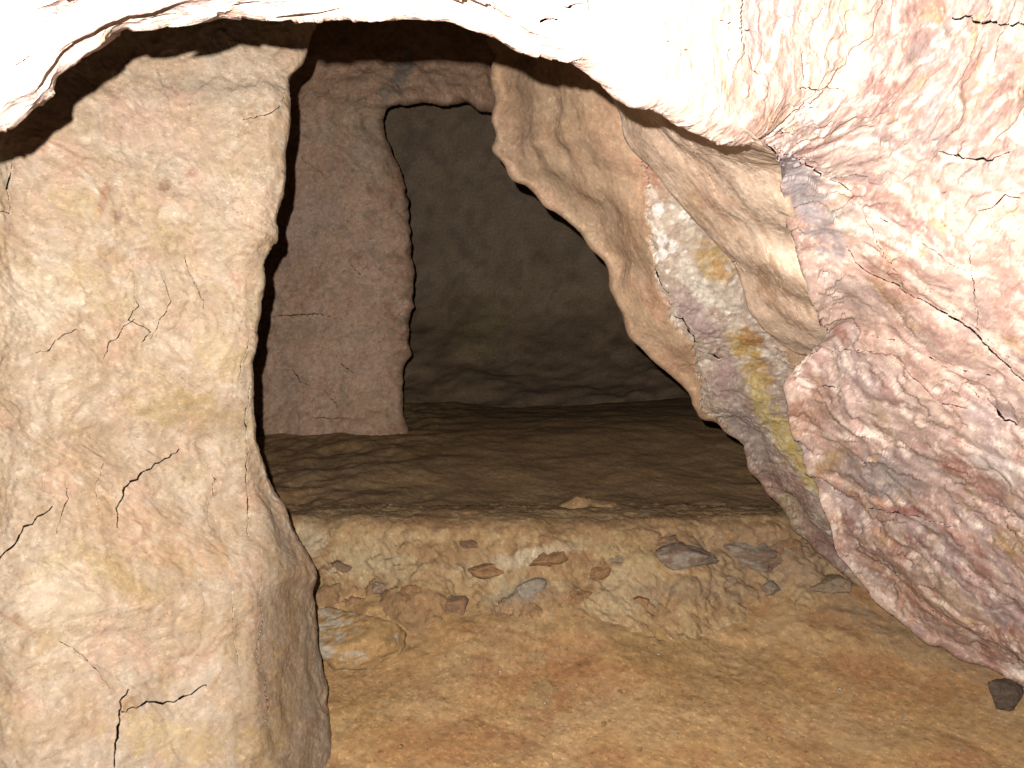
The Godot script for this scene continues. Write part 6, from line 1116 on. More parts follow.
		PackedVector3Array([Vector3(-1.308,1.022,-2.591),Vector3(-0.613,1.031,-1.785),Vector3(-0.496,1.033,-1.553),Vector3(-0.468,1.034,-1.482),Vector3(-0.475,1.034,-1.470),Vector3(-0.517,1.035,-1.436),Vector3(-0.549,1.035,-1.421),Vector3(-0.618,1.035,-1.373),Vector3(-0.696,1.036,-1.306),Vector3(-0.770,1.037,-1.230),Vector3(-0.793,1.039,-1.028),Vector3(-0.750,1.113,-0.350),Vector3(-0.950,1.146,0.500)]),
		PackedVector3Array([Vector3(-1.324,0.967,-2.584),Vector3(-0.624,0.993,-1.779),Vector3(-0.505,1.000,-1.548),Vector3(-0.477,1.002,-1.478),Vector3(-0.484,1.003,-1.466),Vector3(-0.525,1.004,-1.431),Vector3(-0.557,1.004,-1.416),Vector3(-0.624,1.006,-1.368),Vector3(-0.699,1.008,-1.302),Vector3(-0.770,1.010,-1.226),Vector3(-0.793,1.017,-1.025),Vector3(-0.750,1.081,-0.350),Vector3(-0.950,1.113,0.500)]),
		PackedVector3Array([Vector3(-1.326,0.916,-2.576),Vector3(-0.625,0.958,-1.774),Vector3(-0.507,0.970,-1.544),Vector3(-0.478,0.973,-1.474),Vector3(-0.486,0.974,-1.462),Vector3(-0.527,0.976,-1.427),Vector3(-0.558,0.977,-1.412),Vector3(-0.624,0.979,-1.364),Vector3(-0.699,0.983,-1.298),Vector3(-0.770,0.986,-1.223),Vector3(-0.793,0.997,-1.023),Vector3(-0.750,1.052,-0.350),Vector3(-0.950,1.083,0.500)]),
		PackedVector3Array([Vector3(-1.333,0.866,-2.569),Vector3(-0.630,0.923,-1.770),Vector3(-0.511,0.939,-1.540),Vector3(-0.482,0.945,-1.470),Vector3(-0.490,0.945,-1.458),Vector3(-0.530,0.948,-1.423),Vector3(-0.561,0.949,-1.408),Vector3(-0.627,0.952,-1.360),Vector3(-0.700,0.957,-1.294),Vector3(-0.770,0.962,-1.220),Vector3(-0.793,0.977,-1.020),Vector3(-0.750,1.023,-0.350),Vector3(-0.950,1.054,0.500)]),
		PackedVector3Array([Vector3(-1.333,0.816,-2.562),Vector3(-0.630,0.889,-1.765),Vector3(-0.511,0.910,-1.535),Vector3(-0.482,0.916,-1.466),Vector3(-0.490,0.917,-1.454),Vector3(-0.530,0.920,-1.419),Vector3(-0.561,0.922,-1.404),Vector3(-0.627,0.926,-1.357),Vector3(-0.700,0.932,-1.291),Vector3(-0.770,0.939,-1.216),Vector3(-0.793,0.957,-1.017),Vector3(-0.750,0.994,-0.350),Vector3(-0.950,1.024,0.500)]),
		PackedVector3Array([Vector3(-1.349,0.755,-2.560),Vector3(-0.642,0.846,-1.766),Vector3(-0.521,0.873,-1.537),Vector3(-0.492,0.881,-1.467),Vector3(-0.499,0.882,-1.455),Vector3(-0.539,0.886,-1.419),Vector3(-0.569,0.888,-1.404),Vector3(-0.633,0.894,-1.355),Vector3(-0.703,0.901,-1.288),Vector3(-0.770,0.910,-1.212),Vector3(-0.793,0.933,-1.013),Vector3(-0.750,0.959,-0.350),Vector3(-0.950,0.989,0.500)]),
		PackedVector3Array([Vector3(-1.348,0.700,-2.559),Vector3(-0.640,0.808,-1.767),Vector3(-0.520,0.839,-1.539),Vector3(-0.491,0.849,-1.470),Vector3(-0.498,0.850,-1.458),Vector3(-0.539,0.856,-1.421),Vector3(-0.569,0.858,-1.405),Vector3(-0.633,0.865,-1.355),Vector3(-0.704,0.874,-1.286),Vector3(-0.770,0.885,-1.208),Vector3(-0.793,0.912,-1.010),Vector3(-0.750,0.928,-0.350),Vector3(-0.950,0.957,0.500)]),
		PackedVector3Array([Vector3(-1.353,0.638,-2.557),Vector3(-0.644,0.765,-1.768),Vector3(-0.523,0.802,-1.540),Vector3(-0.494,0.813,-1.471),Vector3(-0.502,0.815,-1.459),Vector3(-0.542,0.821,-1.422),Vector3(-0.572,0.823,-1.405),Vector3(-0.635,0.832,-1.354),Vector3(-0.705,0.843,-1.283),Vector3(-0.770,0.856,-1.204),Vector3(-0.792,0.888,-1.006),Vector3(-0.750,0.893,-0.350),Vector3(-0.950,0.921,0.500)]),
		PackedVector3Array([Vector3(-1.356,0.568,-2.568),Vector3(-0.646,0.716,-1.781),Vector3(-0.526,0.758,-1.555),Vector3(-0.496,0.771,-1.486),Vector3(-0.504,0.773,-1.474),Vector3(-0.544,0.781,-1.434),Vector3(-0.574,0.784,-1.415),Vector3(-0.637,0.795,-1.360),Vector3(-0.706,0.809,-1.284),Vector3(-0.769,0.825,-1.198),Vector3(-0.792,0.862,-1.002),Vector3(-0.750,0.856,-0.350),Vector3(-0.950,0.882,0.500)]),
		PackedVector3Array([Vector3(-1.361,0.500,-2.579),Vector3(-0.650,0.667,-1.794),Vector3(-0.529,0.715,-1.569),Vector3(-0.500,0.730,-1.500),Vector3(-0.508,0.733,-1.488),Vector3(-0.548,0.742,-1.445),Vector3(-0.578,0.746,-1.425),Vector3(-0.641,0.759,-1.366),Vector3(-0.708,0.776,-1.285),Vector3(-0.768,0.796,-1.193),Vector3(-0.790,0.837,-0.997),Vector3(-0.750,0.819,-0.350),Vector3(-0.950,0.845,0.500)]),
		PackedVector3Array([Vector3(-1.345,0.433,-2.584),Vector3(-0.638,0.620,-1.803),Vector3(-0.520,0.673,-1.578),Vector3(-0.491,0.690,-1.510),Vector3(-0.498,0.693,-1.496),Vector3(-0.531,0.704,-1.450),Vector3(-0.562,0.710,-1.426),Vector3(-0.630,0.724,-1.364),Vector3(-0.702,0.745,-1.280),Vector3(-0.767,0.767,-1.186),Vector3(-0.789,0.813,-0.991),Vector3(-0.750,0.784,-0.350),Vector3(-0.950,0.808,0.500)]),
		PackedVector3Array([Vector3(-1.329,0.360,-2.589),Vector3(-0.627,0.568,-1.810),Vector3(-0.510,0.627,-1.587),Vector3(-0.482,0.645,-1.518),Vector3(-0.488,0.650,-1.502),Vector3(-0.515,0.664,-1.449),Vector3(-0.547,0.671,-1.422),Vector3(-0.618,0.688,-1.359),Vector3(-0.695,0.711,-1.272),Vector3(-0.765,0.736,-1.179),Vector3(-0.786,0.788,-0.984),Vector3(-0.750,0.745,-0.350),Vector3(-0.950,0.769,0.500)]),
		PackedVector3Array([Vector3(-1.318,0.304,-2.602),Vector3(-0.619,0.527,-1.825),Vector3(-0.503,0.591,-1.602),Vector3(-0.476,0.610,-1.534),Vector3(-0.482,0.615,-1.515),Vector3(-0.506,0.634,-1.452),Vector3(-0.538,0.642,-1.422),Vector3(-0.612,0.661,-1.357),Vector3(-0.690,0.687,-1.267),Vector3(-0.763,0.714,-1.173),Vector3(-0.784,0.769,-0.979),Vector3(-0.750,0.717,-0.350),Vector3(-0.950,0.740,0.500)]),
		PackedVector3Array([Vector3(-1.299,0.260,-2.615),Vector3(-0.605,0.494,-1.841),Vector3(-0.491,0.561,-1.618),Vector3(-0.465,0.582,-1.550),Vector3(-0.471,0.588,-1.530),Vector3(-0.495,0.610,-1.455),Vector3(-0.529,0.620,-1.422),Vector3(-0.605,0.640,-1.356),Vector3(-0.686,0.668,-1.264),Vector3(-0.761,0.697,-1.168),Vector3(-0.782,0.756,-0.974),Vector3(-0.750,0.696,-0.350),Vector3(-0.950,0.718,0.500)]),
		PackedVector3Array([Vector3(-1.291,0.205,-2.628),Vector3(-0.599,0.454,-1.855),Vector3(-0.486,0.525,-1.633),Vector3(-0.460,0.547,-1.565),Vector3(-0.466,0.554,-1.544),Vector3(-0.489,0.583,-1.452),Vector3(-0.522,0.594,-1.417),Vector3(-0.600,0.616,-1.350),Vector3(-0.682,0.646,-1.257),Vector3(-0.759,0.677,-1.162),Vector3(-0.779,0.739,-0.968),Vector3(-0.750,0.669,-0.350),Vector3(-0.950,0.691,0.500)]),
		PackedVector3Array([Vector3(-1.278,0.135,-2.643),Vector3(-0.589,0.402,-1.873),Vector3(-0.478,0.478,-1.652),Vector3(-0.453,0.502,-1.584),Vector3(-0.458,0.510,-1.561),Vector3(-0.482,0.550,-1.444),Vector3(-0.515,0.563,-1.407),Vector3(-0.594,0.586,-1.340),Vector3(-0.677,0.618,-1.247),Vector3(-0.757,0.651,-1.154),Vector3(-0.776,0.717,-0.961),Vector3(-0.750,0.635,-0.350),Vector3(-0.950,0.656,0.500)]),
		PackedVector3Array([Vector3(-1.259,0.072,-2.660),Vector3(-0.575,0.355,-1.892),Vector3(-0.466,0.436,-1.671),Vector3(-0.441,0.461,-1.604),Vector3(-0.446,0.470,-1.578),Vector3(-0.476,0.523,-1.434),Vector3(-0.509,0.537,-1.396),Vector3(-0.588,0.561,-1.330),Vector3(-0.673,0.595,-1.238),Vector3(-0.755,0.628,-1.147),Vector3(-0.774,0.699,-0.955),Vector3(-0.750,0.606,-0.350),Vector3(-0.950,0.626,0.500)]),
		PackedVector3Array([Vector3(-1.235,-0.020,-2.677),Vector3(-0.557,0.286,-1.912),Vector3(-0.450,0.374,-1.692),Vector3(-0.426,0.400,-1.625),Vector3(-0.431,0.412,-1.598),Vector3(-0.470,0.486,-1.411),Vector3(-0.502,0.502,-1.371),Vector3(-0.582,0.527,-1.309),Vector3(-0.667,0.562,-1.221),Vector3(-0.752,0.595,-1.139),Vector3(-0.771,0.671,-0.948),Vector3(-0.750,0.563,-0.350),Vector3(-0.950,0.582,0.500)]),
		PackedVector3Array([Vector3(-1.253,-0.076,-2.684),Vector3(-0.569,0.244,-1.922),Vector3(-0.461,0.336,-1.702),Vector3(-0.437,0.364,-1.635),Vector3(-0.442,0.377,-1.606),Vector3(-0.470,0.466,-1.393),Vector3(-0.500,0.483,-1.352),Vector3(-0.579,0.508,-1.294),Vector3(-0.664,0.542,-1.211),Vector3(-0.752,0.574,-1.135),Vector3(-0.770,0.654,-0.944),Vector3(-0.750,0.537,-0.350),Vector3(-0.950,0.555,0.500)]),
		PackedVector3Array([Vector3(-1.251,-0.126,-2.693),Vector3(-0.567,0.206,-1.931),Vector3(-0.460,0.302,-1.713),Vector3(-0.435,0.331,-1.646),Vector3(-0.440,0.344,-1.616),Vector3(-0.468,0.447,-1.380),Vector3(-0.498,0.465,-1.339),Vector3(-0.577,0.490,-1.283),Vector3(-0.662,0.524,-1.203),Vector3(-0.752,0.555,-1.132),Vector3(-0.770,0.639,-0.942),Vector3(-0.750,0.514,-0.350),Vector3(-0.950,0.531,0.500)]),
		PackedVector3Array([Vector3(-1.248,-0.195,-2.693),Vector3(-0.565,0.156,-1.934),Vector3(-0.457,0.257,-1.716),Vector3(-0.433,0.287,-1.650),Vector3(-0.438,0.301,-1.620),Vector3(-0.468,0.414,-1.375),Vector3(-0.498,0.433,-1.334),Vector3(-0.577,0.459,-1.279),Vector3(-0.662,0.495,-1.200),Vector3(-0.752,0.528,-1.129),Vector3(-0.771,0.615,-0.940),Vector3(-0.750,0.480,-0.350),Vector3(-0.950,0.497,0.500)]),
		PackedVector3Array([Vector3(-1.247,-0.260,-2.694),Vector3(-0.563,0.107,-1.938),Vector3(-0.456,0.213,-1.720),Vector3(-0.432,0.245,-1.654),Vector3(-0.437,0.260,-1.624),Vector3(-0.468,0.383,-1.371),Vector3(-0.498,0.403,-1.330),Vector3(-0.577,0.430,-1.275),Vector3(-0.663,0.468,-1.197),Vector3(-0.754,0.501,-1.128),Vector3(-0.773,0.593,-0.939),Vector3(-0.750,0.448,-0.350),Vector3(-0.950,0.464,0.500)]),
		PackedVector3Array([Vector3(-1.240,-0.329,-2.689),Vector3(-0.558,0.057,-1.936),Vector3(-0.452,0.169,-1.719),Vector3(-0.428,0.202,-1.653),Vector3(-0.433,0.218,-1.623),Vector3(-0.467,0.352,-1.362),Vector3(-0.496,0.372,-1.322),Vector3(-0.575,0.400,-1.267),Vector3(-0.661,0.440,-1.189),Vector3(-0.751,0.476,-1.120),Vector3(-0.769,0.572,-0.932),Vector3(-0.750,0.414,-0.350),Vector3(-0.950,0.429,0.500)]),
		PackedVector3Array([Vector3(-1.238,-0.380,-2.687),Vector3(-0.557,0.020,-1.935),Vector3(-0.451,0.135,-1.719),Vector3(-0.427,0.170,-1.654),Vector3(-0.432,0.186,-1.624),Vector3(-0.465,0.329,-1.355),Vector3(-0.495,0.350,-1.315),Vector3(-0.574,0.379,-1.261),Vector3(-0.659,0.420,-1.183),Vector3(-0.749,0.457,-1.115),Vector3(-0.767,0.557,-0.927),Vector3(-0.750,0.389,-0.350),Vector3(-0.950,0.403,0.500)]),
		PackedVector3Array([Vector3(-1.225,-0.443,-2.678),Vector3(-0.547,-0.025,-1.929),Vector3(-0.442,0.095,-1.714),Vector3(-0.418,0.131,-1.648),Vector3(-0.424,0.148,-1.618),Vector3(-0.464,0.299,-1.347),Vector3(-0.493,0.322,-1.307),Vector3(-0.572,0.352,-1.253),Vector3(-0.657,0.395,-1.176),Vector3(-0.747,0.433,-1.107),Vector3(-0.764,0.537,-0.920),Vector3(-0.750,0.356,-0.350),Vector3(-0.950,0.370,0.500)]),
		PackedVector3Array([Vector3(-1.225,-0.497,-2.671),Vector3(-0.547,-0.064,-1.924),Vector3(-0.442,0.060,-1.709),Vector3(-0.418,0.098,-1.644),Vector3(-0.424,0.116,-1.614),Vector3(-0.463,0.274,-1.339),Vector3(-0.492,0.297,-1.300),Vector3(-0.571,0.329,-1.246),Vector3(-0.655,0.373,-1.169),Vector3(-0.745,0.412,-1.101),Vector3(-0.761,0.521,-0.914),Vector3(-0.750,0.328,-0.350),Vector3(-0.950,0.341,0.500)]),
		PackedVector3Array([Vector3(-1.210,-0.544,-2.646),Vector3(-0.538,-0.096,-1.902),Vector3(-0.433,0.033,-1.687),Vector3(-0.410,0.073,-1.622),Vector3(-0.415,0.091,-1.592),Vector3(-0.462,0.248,-1.332),Vector3(-0.491,0.272,-1.292),Vector3(-0.569,0.304,-1.238),Vector3(-0.653,0.350,-1.162),Vector3(-0.742,0.391,-1.094),Vector3(-0.758,0.503,-0.908),Vector3(-0.750,0.299,-0.350),Vector3(-0.950,0.310,0.500)]),
		PackedVector3Array([Vector3(-1.203,-0.587,-2.623),Vector3(-0.533,-0.124,-1.880),Vector3(-0.429,0.010,-1.666),Vector3(-0.406,0.050,-1.601),Vector3(-0.411,0.069,-1.572),Vector3(-0.460,0.223,-1.324),Vector3(-0.489,0.248,-1.285),Vector3(-0.567,0.281,-1.231),Vector3(-0.651,0.329,-1.155),Vector3(-0.739,0.371,-1.087),Vector3(-0.755,0.487,-0.901),Vector3(-0.750,0.271,-0.350),Vector3(-0.950,0.282,0.500)]),
		PackedVector3Array([Vector3(-1.195,-0.638,-2.598),Vector3(-0.528,-0.157,-1.858),Vector3(-0.424,-0.019,-1.645),Vector3(-0.401,0.023,-1.580),Vector3(-0.406,0.043,-1.550),Vector3(-0.459,0.195,-1.316),Vector3(-0.488,0.221,-1.276),Vector3(-0.565,0.255,-1.223),Vector3(-0.648,0.305,-1.146),Vector3(-0.736,0.349,-1.078),Vector3(-0.751,0.470,-0.893),Vector3(-0.750,0.239,-0.350),Vector3(-0.950,0.249,0.500)]),
		PackedVector3Array([Vector3(-1.194,-0.687,-2.573),Vector3(-0.528,-0.189,-1.835),Vector3(-0.425,-0.046,-1.623),Vector3(-0.401,-0.002,-1.559),Vector3(-0.406,0.018,-1.529),Vector3(-0.458,0.167,-1.308),Vector3(-0.486,0.194,-1.268),Vector3(-0.563,0.230,-1.214),Vector3(-0.646,0.282,-1.138),Vector3(-0.732,0.328,-1.069),Vector3(-0.746,0.453,-0.885),Vector3(-0.750,0.207,-0.350),Vector3(-0.950,0.217,0.500)]),
		PackedVector3Array([Vector3(-1.164,-0.714,-2.523),Vector3(-0.508,-0.200,-1.787),Vector3(-0.407,-0.052,-1.576),Vector3(-0.384,-0.007,-1.512),Vector3(-0.389,0.014,-1.482),Vector3(-0.456,0.141,-1.300),Vector3(-0.485,0.169,-1.261),Vector3(-0.561,0.207,-1.206),Vector3(-0.643,0.261,-1.129),Vector3(-0.728,0.309,-1.060),Vector3(-0.741,0.437,-0.877),Vector3(-0.750,0.177,-0.350),Vector3(-0.950,0.186,0.500)]),
		PackedVector3Array([Vector3(-1.152,-0.738,-2.473),Vector3(-0.502,-0.208,-1.740),Vector3(-0.401,-0.056,-1.529),Vector3(-0.378,-0.009,-1.465),Vector3(-0.382,0.012,-1.435),Vector3(-0.455,0.115,-1.292),Vector3(-0.483,0.144,-1.253),Vector3(-0.559,0.184,-1.198),Vector3(-0.640,0.240,-1.121),Vector3(-0.724,0.290,-1.051),Vector3(-0.736,0.422,-0.868),Vector3(-0.750,0.148,-0.350),Vector3(-0.950,0.155,0.500)]),
		PackedVector3Array([Vector3(-1.127,-0.767,-2.423),Vector3(-0.486,-0.219,-1.692),Vector3(-0.386,-0.061,-1.482),Vector3(-0.364,-0.013,-1.418),Vector3(-0.368,0.009,-1.389),Vector3(-0.454,0.087,-1.284),Vector3(-0.482,0.117,-1.244),Vector3(-0.557,0.158,-1.189),Vector3(-0.637,0.217,-1.111),Vector3(-0.720,0.270,-1.041),Vector3(-0.731,0.407,-0.858),Vector3(-0.750,0.115,-0.350),Vector3(-0.950,0.122,0.500)]),
		PackedVector3Array([Vector3(-1.096,-0.787,-2.373),Vector3(-0.466,-0.223,-1.645),Vector3(-0.368,-0.061,-1.435),Vector3(-0.346,-0.012,-1.372),Vector3(-0.350,0.011,-1.342),Vector3(-0.452,0.062,-1.276),Vector3(-0.480,0.093,-1.236),Vector3(-0.555,0.136,-1.181),Vector3(-0.633,0.197,-1.102),Vector3(-0.715,0.252,-1.031),Vector3(-0.725,0.393,-0.849),Vector3(-0.750,0.085,-0.350),Vector3(-0.950,0.091,0.500)]),
		PackedVector3Array([Vector3(-1.083,-0.809,-2.324),Vector3(-0.458,-0.228,-1.598),Vector3(-0.362,-0.061,-1.389),Vector3(-0.339,-0.010,-1.325),Vector3(-0.343,0.013,-1.296),Vector3(-0.452,0.033,-1.271),Vector3(-0.480,0.065,-1.231),Vector3(-0.554,0.110,-1.175),Vector3(-0.632,0.173,-1.096),Vector3(-0.714,0.229,-1.026),Vector3(-0.723,0.375,-0.844),Vector3(-0.750,0.054,-0.350),Vector3(-0.950,0.059,0.500)]),
		PackedVector3Array([Vector3(-1.067,-0.836,-2.285),Vector3(-0.448,-0.239,-1.561),Vector3(-0.353,-0.067,-1.353),Vector3(-0.331,-0.015,-1.289),Vector3(-0.334,0.009,-1.260),Vector3(-0.452,0.004,-1.267),Vector3(-0.480,0.037,-1.227),Vector3(-0.554,0.083,-1.172),Vector3(-0.632,0.148,-1.093),Vector3(-0.714,0.206,-1.022),Vector3(-0.723,0.355,-0.841),Vector3(-0.750,0.023,-0.350),Vector3(-0.950,0.028,0.500)]),
		PackedVector3Array([Vector3(-1.043,-0.870,-2.245),Vector3(-0.433,-0.253,-1.523),Vector3(-0.339,-0.076,-1.316),Vector3(-0.317,-0.022,-1.253),Vector3(-0.320,0.003,-1.224),Vector3(-0.452,-0.030,-1.262),Vector3(-0.480,0.004,-1.222),Vector3(-0.554,0.051,-1.167),Vector3(-0.632,0.118,-1.089),Vector3(-0.714,0.179,-1.019),Vector3(-0.723,0.333,-0.838),Vector3(-0.750,-0.013,-0.350),Vector3(-0.950,-0.009,0.500)]),
		PackedVector3Array([Vector3(-1.028,-0.897,-2.205),Vector3(-0.424,-0.263,-1.487),Vector3(-0.331,-0.080,-1.280),Vector3(-0.309,-0.025,-1.217),Vector3(-0.312,0.001,-1.189),Vector3(-0.452,-0.061,-1.258),Vector3(-0.480,-0.026,-1.218),Vector3(-0.554,0.023,-1.163),Vector3(-0.632,0.092,-1.085),Vector3(-0.714,0.154,-1.015),Vector3(-0.723,0.312,-0.835),Vector3(-0.750,-0.045,-0.350),Vector3(-0.950,-0.043,0.500)]),
		PackedVector3Array([Vector3(-1.011,-0.930,-2.166),Vector3(-0.413,-0.275,-1.450),Vector3(-0.321,-0.087,-1.244),Vector3(-0.300,-0.030,-1.181),Vector3(-0.302,-0.004,-1.153),Vector3(-0.452,-0.095,-1.253),Vector3(-0.480,-0.059,-1.213),Vector3(-0.554,-0.009,-1.159),Vector3(-0.632,0.062,-1.081),Vector3(-0.714,0.125,-1.011),Vector3(-0.723,0.289,-0.832),Vector3(-0.750,-0.082,-0.350),Vector3(-0.950,-0.080,0.500)]),
		PackedVector3Array([Vector3(-0.988,-0.951,-2.127),Vector3(-0.399,-0.280,-1.414),Vector3(-0.308,-0.087,-1.209),Vector3(-0.287,-0.028,-1.146),Vector3(-0.290,-0.002,-1.118),Vector3(-0.452,-0.125,-1.249),Vector3(-0.480,-0.088,-1.209),Vector3(-0.554,-0.037,-1.155),Vector3(-0.632,0.036,-1.077),Vector3(-0.714,0.102,-1.008),Vector3(-0.723,0.270,-0.829),Vector3(-0.750,-0.113,-0.350),Vector3(-0.950,-0.112,0.500)]),
		PackedVector3Array([Vector3(-0.976,-0.980,-2.088),Vector3(-0.392,-0.289,-1.377),Vector3(-0.302,-0.090,-1.173),Vector3(-0.281,-0.030,-1.111),Vector3(-0.283,-0.002,-1.082),Vector3(-0.452,-0.159,-1.244),Vector3(-0.480,-0.121,-1.205),Vector3(-0.554,-0.069,-1.150),Vector3(-0.632,0.006,-1.073),Vector3(-0.714,0.074,-1.004),Vector3(-0.723,0.247,-0.826),Vector3(-0.750,-0.150,-0.350),Vector3(-0.950,-0.150,0.500)]),
	]
	var cracks := [
		[PackedVector3Array([Vector3(-0.763,0.627,-1.125),Vector3(-0.760,0.637,-1.141),Vector3(-0.755,0.648,-1.155),Vector3(-0.751,0.660,-1.170),Vector3(-0.742,0.674,-1.191),Vector3(-0.731,0.681,-1.211)]),0.00263,0.0160,0.0040],
		[PackedVector3Array([Vector3(-0.663,0.630,-1.275),Vector3(-0.667,0.661,-1.287),Vector3(-0.660,0.693,-1.311),Vector3(-0.649,0.705,-1.331),Vector3(-0.636,0.710,-1.349),Vector3(-0.612,0.725,-1.384),Vector3(-0.605,0.735,-1.396)]),0.00278,0.0140,0.0040],
		[PackedVector3Array([Vector3(-0.493,0.844,-1.466),Vector3(-0.497,0.816,-1.465),Vector3(-0.504,0.786,-1.468),Vector3(-0.508,0.750,-1.481),Vector3(-0.509,0.715,-1.485),Vector3(-0.506,0.671,-1.463),Vector3(-0.501,0.624,-1.454),Vector3(-0.500,0.594,-1.442),Vector3(-0.499,0.564,-1.428)]),0.00304,0.0160,0.0040],
		[PackedVector3Array([Vector3(-0.630,0.273,-1.152),Vector3(-0.631,0.290,-1.160),Vector3(-0.631,0.307,-1.168),Vector3(-0.632,0.325,-1.175),Vector3(-0.633,0.360,-1.189),Vector3(-0.626,0.374,-1.201)]),0.00355,0.0200,0.0030],
		[PackedVector3Array([Vector3(-0.631,0.348,-1.186),Vector3(-0.606,0.346,-1.214),Vector3(-0.589,0.339,-1.231),Vector3(-0.571,0.332,-1.246),Vector3(-0.550,0.335,-1.265),Vector3(-0.531,0.343,-1.280)]),0.00269,0.0140,0.0040],
		[PackedVector3Array([Vector3(-0.478,0.530,-1.436),Vector3(-0.476,0.503,-1.417),Vector3(-0.472,0.478,-1.398),Vector3(-0.465,0.447,-1.390),Vector3(-0.461,0.411,-1.395),Vector3(-0.465,0.383,-1.380),Vector3(-0.467,0.357,-1.363),Vector3(-0.462,0.327,-1.365),Vector3(-0.458,0.296,-1.367),Vector3(-0.455,0.266,-1.368),Vector3(-0.451,0.237,-1.367),Vector3(-0.455,0.227,-1.343)]),0.00204,0.0100,0.0040],
		[PackedVector3Array([Vector3(-0.723,0.721,-1.239),Vector3(-0.718,0.690,-1.232),Vector3(-0.721,0.667,-1.217),Vector3(-0.724,0.646,-1.202)]),0.00160,0.0070,0.0020],
		[PackedVector3Array([Vector3(-0.686,0.747,-1.304),Vector3(-0.689,0.720,-1.285),Vector3(-0.692,0.693,-1.268),Vector3(-0.687,0.670,-1.264),Vector3(-0.682,0.648,-1.259)]),0.00167,0.0070,0.0020],
		[PackedVector3Array([Vector3(-0.771,1.227,-1.256),Vector3(-0.773,1.201,-1.250),Vector3(-0.777,1.177,-1.240),Vector3(-0.773,1.155,-1.243),Vector3(-0.774,1.142,-1.240),Vector3(-0.781,1.143,-1.226)]),0.00216,0.0130,0.0020],
		[PackedVector3Array([Vector3(-0.420,1.381,-1.509),Vector3(-0.423,1.354,-1.493),Vector3(-0.440,1.335,-1.475),Vector3(-0.481,1.320,-1.458)]),0.00181,0.0080,0.0000],
		[PackedVector3Array([Vector3(-0.754,0.927,-1.238),Vector3(-0.741,0.929,-1.252),Vector3(-0.734,0.944,-1.261),Vector3(-0.723,0.955,-1.272),Vector3(-0.702,0.958,-1.293)]),0.00145,0.0060,0.0020],
		[PackedVector3Array([Vector3(-0.681,0.906,-1.310),Vector3(-0.674,0.939,-1.317),Vector3(-0.660,0.955,-1.332),Vector3(-0.644,0.971,-1.347)]),0.00169,0.0070,0.0020],
		[PackedVector3Array([Vector3(-0.643,1.034,-1.353),Vector3(-0.641,0.996,-1.354),Vector3(-0.650,0.971,-1.342),Vector3(-0.626,0.953,-1.361),Vector3(-0.636,0.926,-1.349)]),0.00171,0.0070,0.0030],
		[PackedVector3Array([Vector3(-0.489,0.931,-1.456),Vector3(-0.500,0.891,-1.450),Vector3(-0.507,0.858,-1.445)]),0.00222,0.0100,0.0000],
		[PackedVector3Array([Vector3(-0.579,1.082,-1.400),Vector3(-0.573,1.056,-1.409),Vector3(-0.564,1.030,-1.412),Vector3(-0.558,1.007,-1.415),Vector3(-0.551,0.985,-1.417)]),0.00160,0.0060,0.0030],
		[PackedVector3Array([Vector3(-0.612,1.056,-1.382),Vector3(-0.604,1.030,-1.384),Vector3(-0.597,1.004,-1.389),Vector3(-0.607,0.981,-1.379),Vector3(-0.617,0.958,-1.369),Vector3(-0.626,0.936,-1.358)]),0.00139,0.0050,0.0020],
		[PackedVector3Array([Vector3(-0.506,0.487,-1.347),Vector3(-0.499,0.461,-1.335),Vector3(-0.497,0.430,-1.334),Vector3(-0.495,0.399,-1.333),Vector3(-0.491,0.370,-1.328),Vector3(-0.487,0.341,-1.323),Vector3(-0.483,0.312,-1.317)]),0.00161,0.0070,0.0030],
		[PackedVector3Array([Vector3(-0.708,0.481,-1.166),Vector3(-0.690,0.461,-1.172),Vector3(-0.672,0.441,-1.179),Vector3(-0.659,0.414,-1.181),Vector3(-0.646,0.387,-1.184)]),0.00127,0.0050,0.0030],
		[PackedVector3Array([Vector3(-0.758,0.791,-1.213),Vector3(-0.751,0.766,-1.217),Vector3(-0.742,0.741,-1.220),Vector3(-0.743,0.719,-1.210),Vector3(-0.743,0.697,-1.201)]),0.00126,0.0050,0.0020],
		[PackedVector3Array([Vector3(-0.571,0.547,-1.338),Vector3(-0.560,0.525,-1.330),Vector3(-0.548,0.505,-1.320),Vector3(-0.537,0.484,-1.311),Vector3(-0.539,0.463,-1.304),Vector3(-0.541,0.440,-1.301),Vector3(-0.544,0.417,-1.296)]),0.00140,0.0050,0.0030],
		[PackedVector3Array([Vector3(-0.576,0.727,-1.422),Vector3(-0.563,0.699,-1.420),Vector3(-0.550,0.671,-1.419),Vector3(-0.552,0.648,-1.410),Vector3(-0.554,0.626,-1.400),Vector3(-0.555,0.604,-1.389),Vector3(-0.532,0.566,-1.390)]),0.00147,0.0060,0.0030],
	]
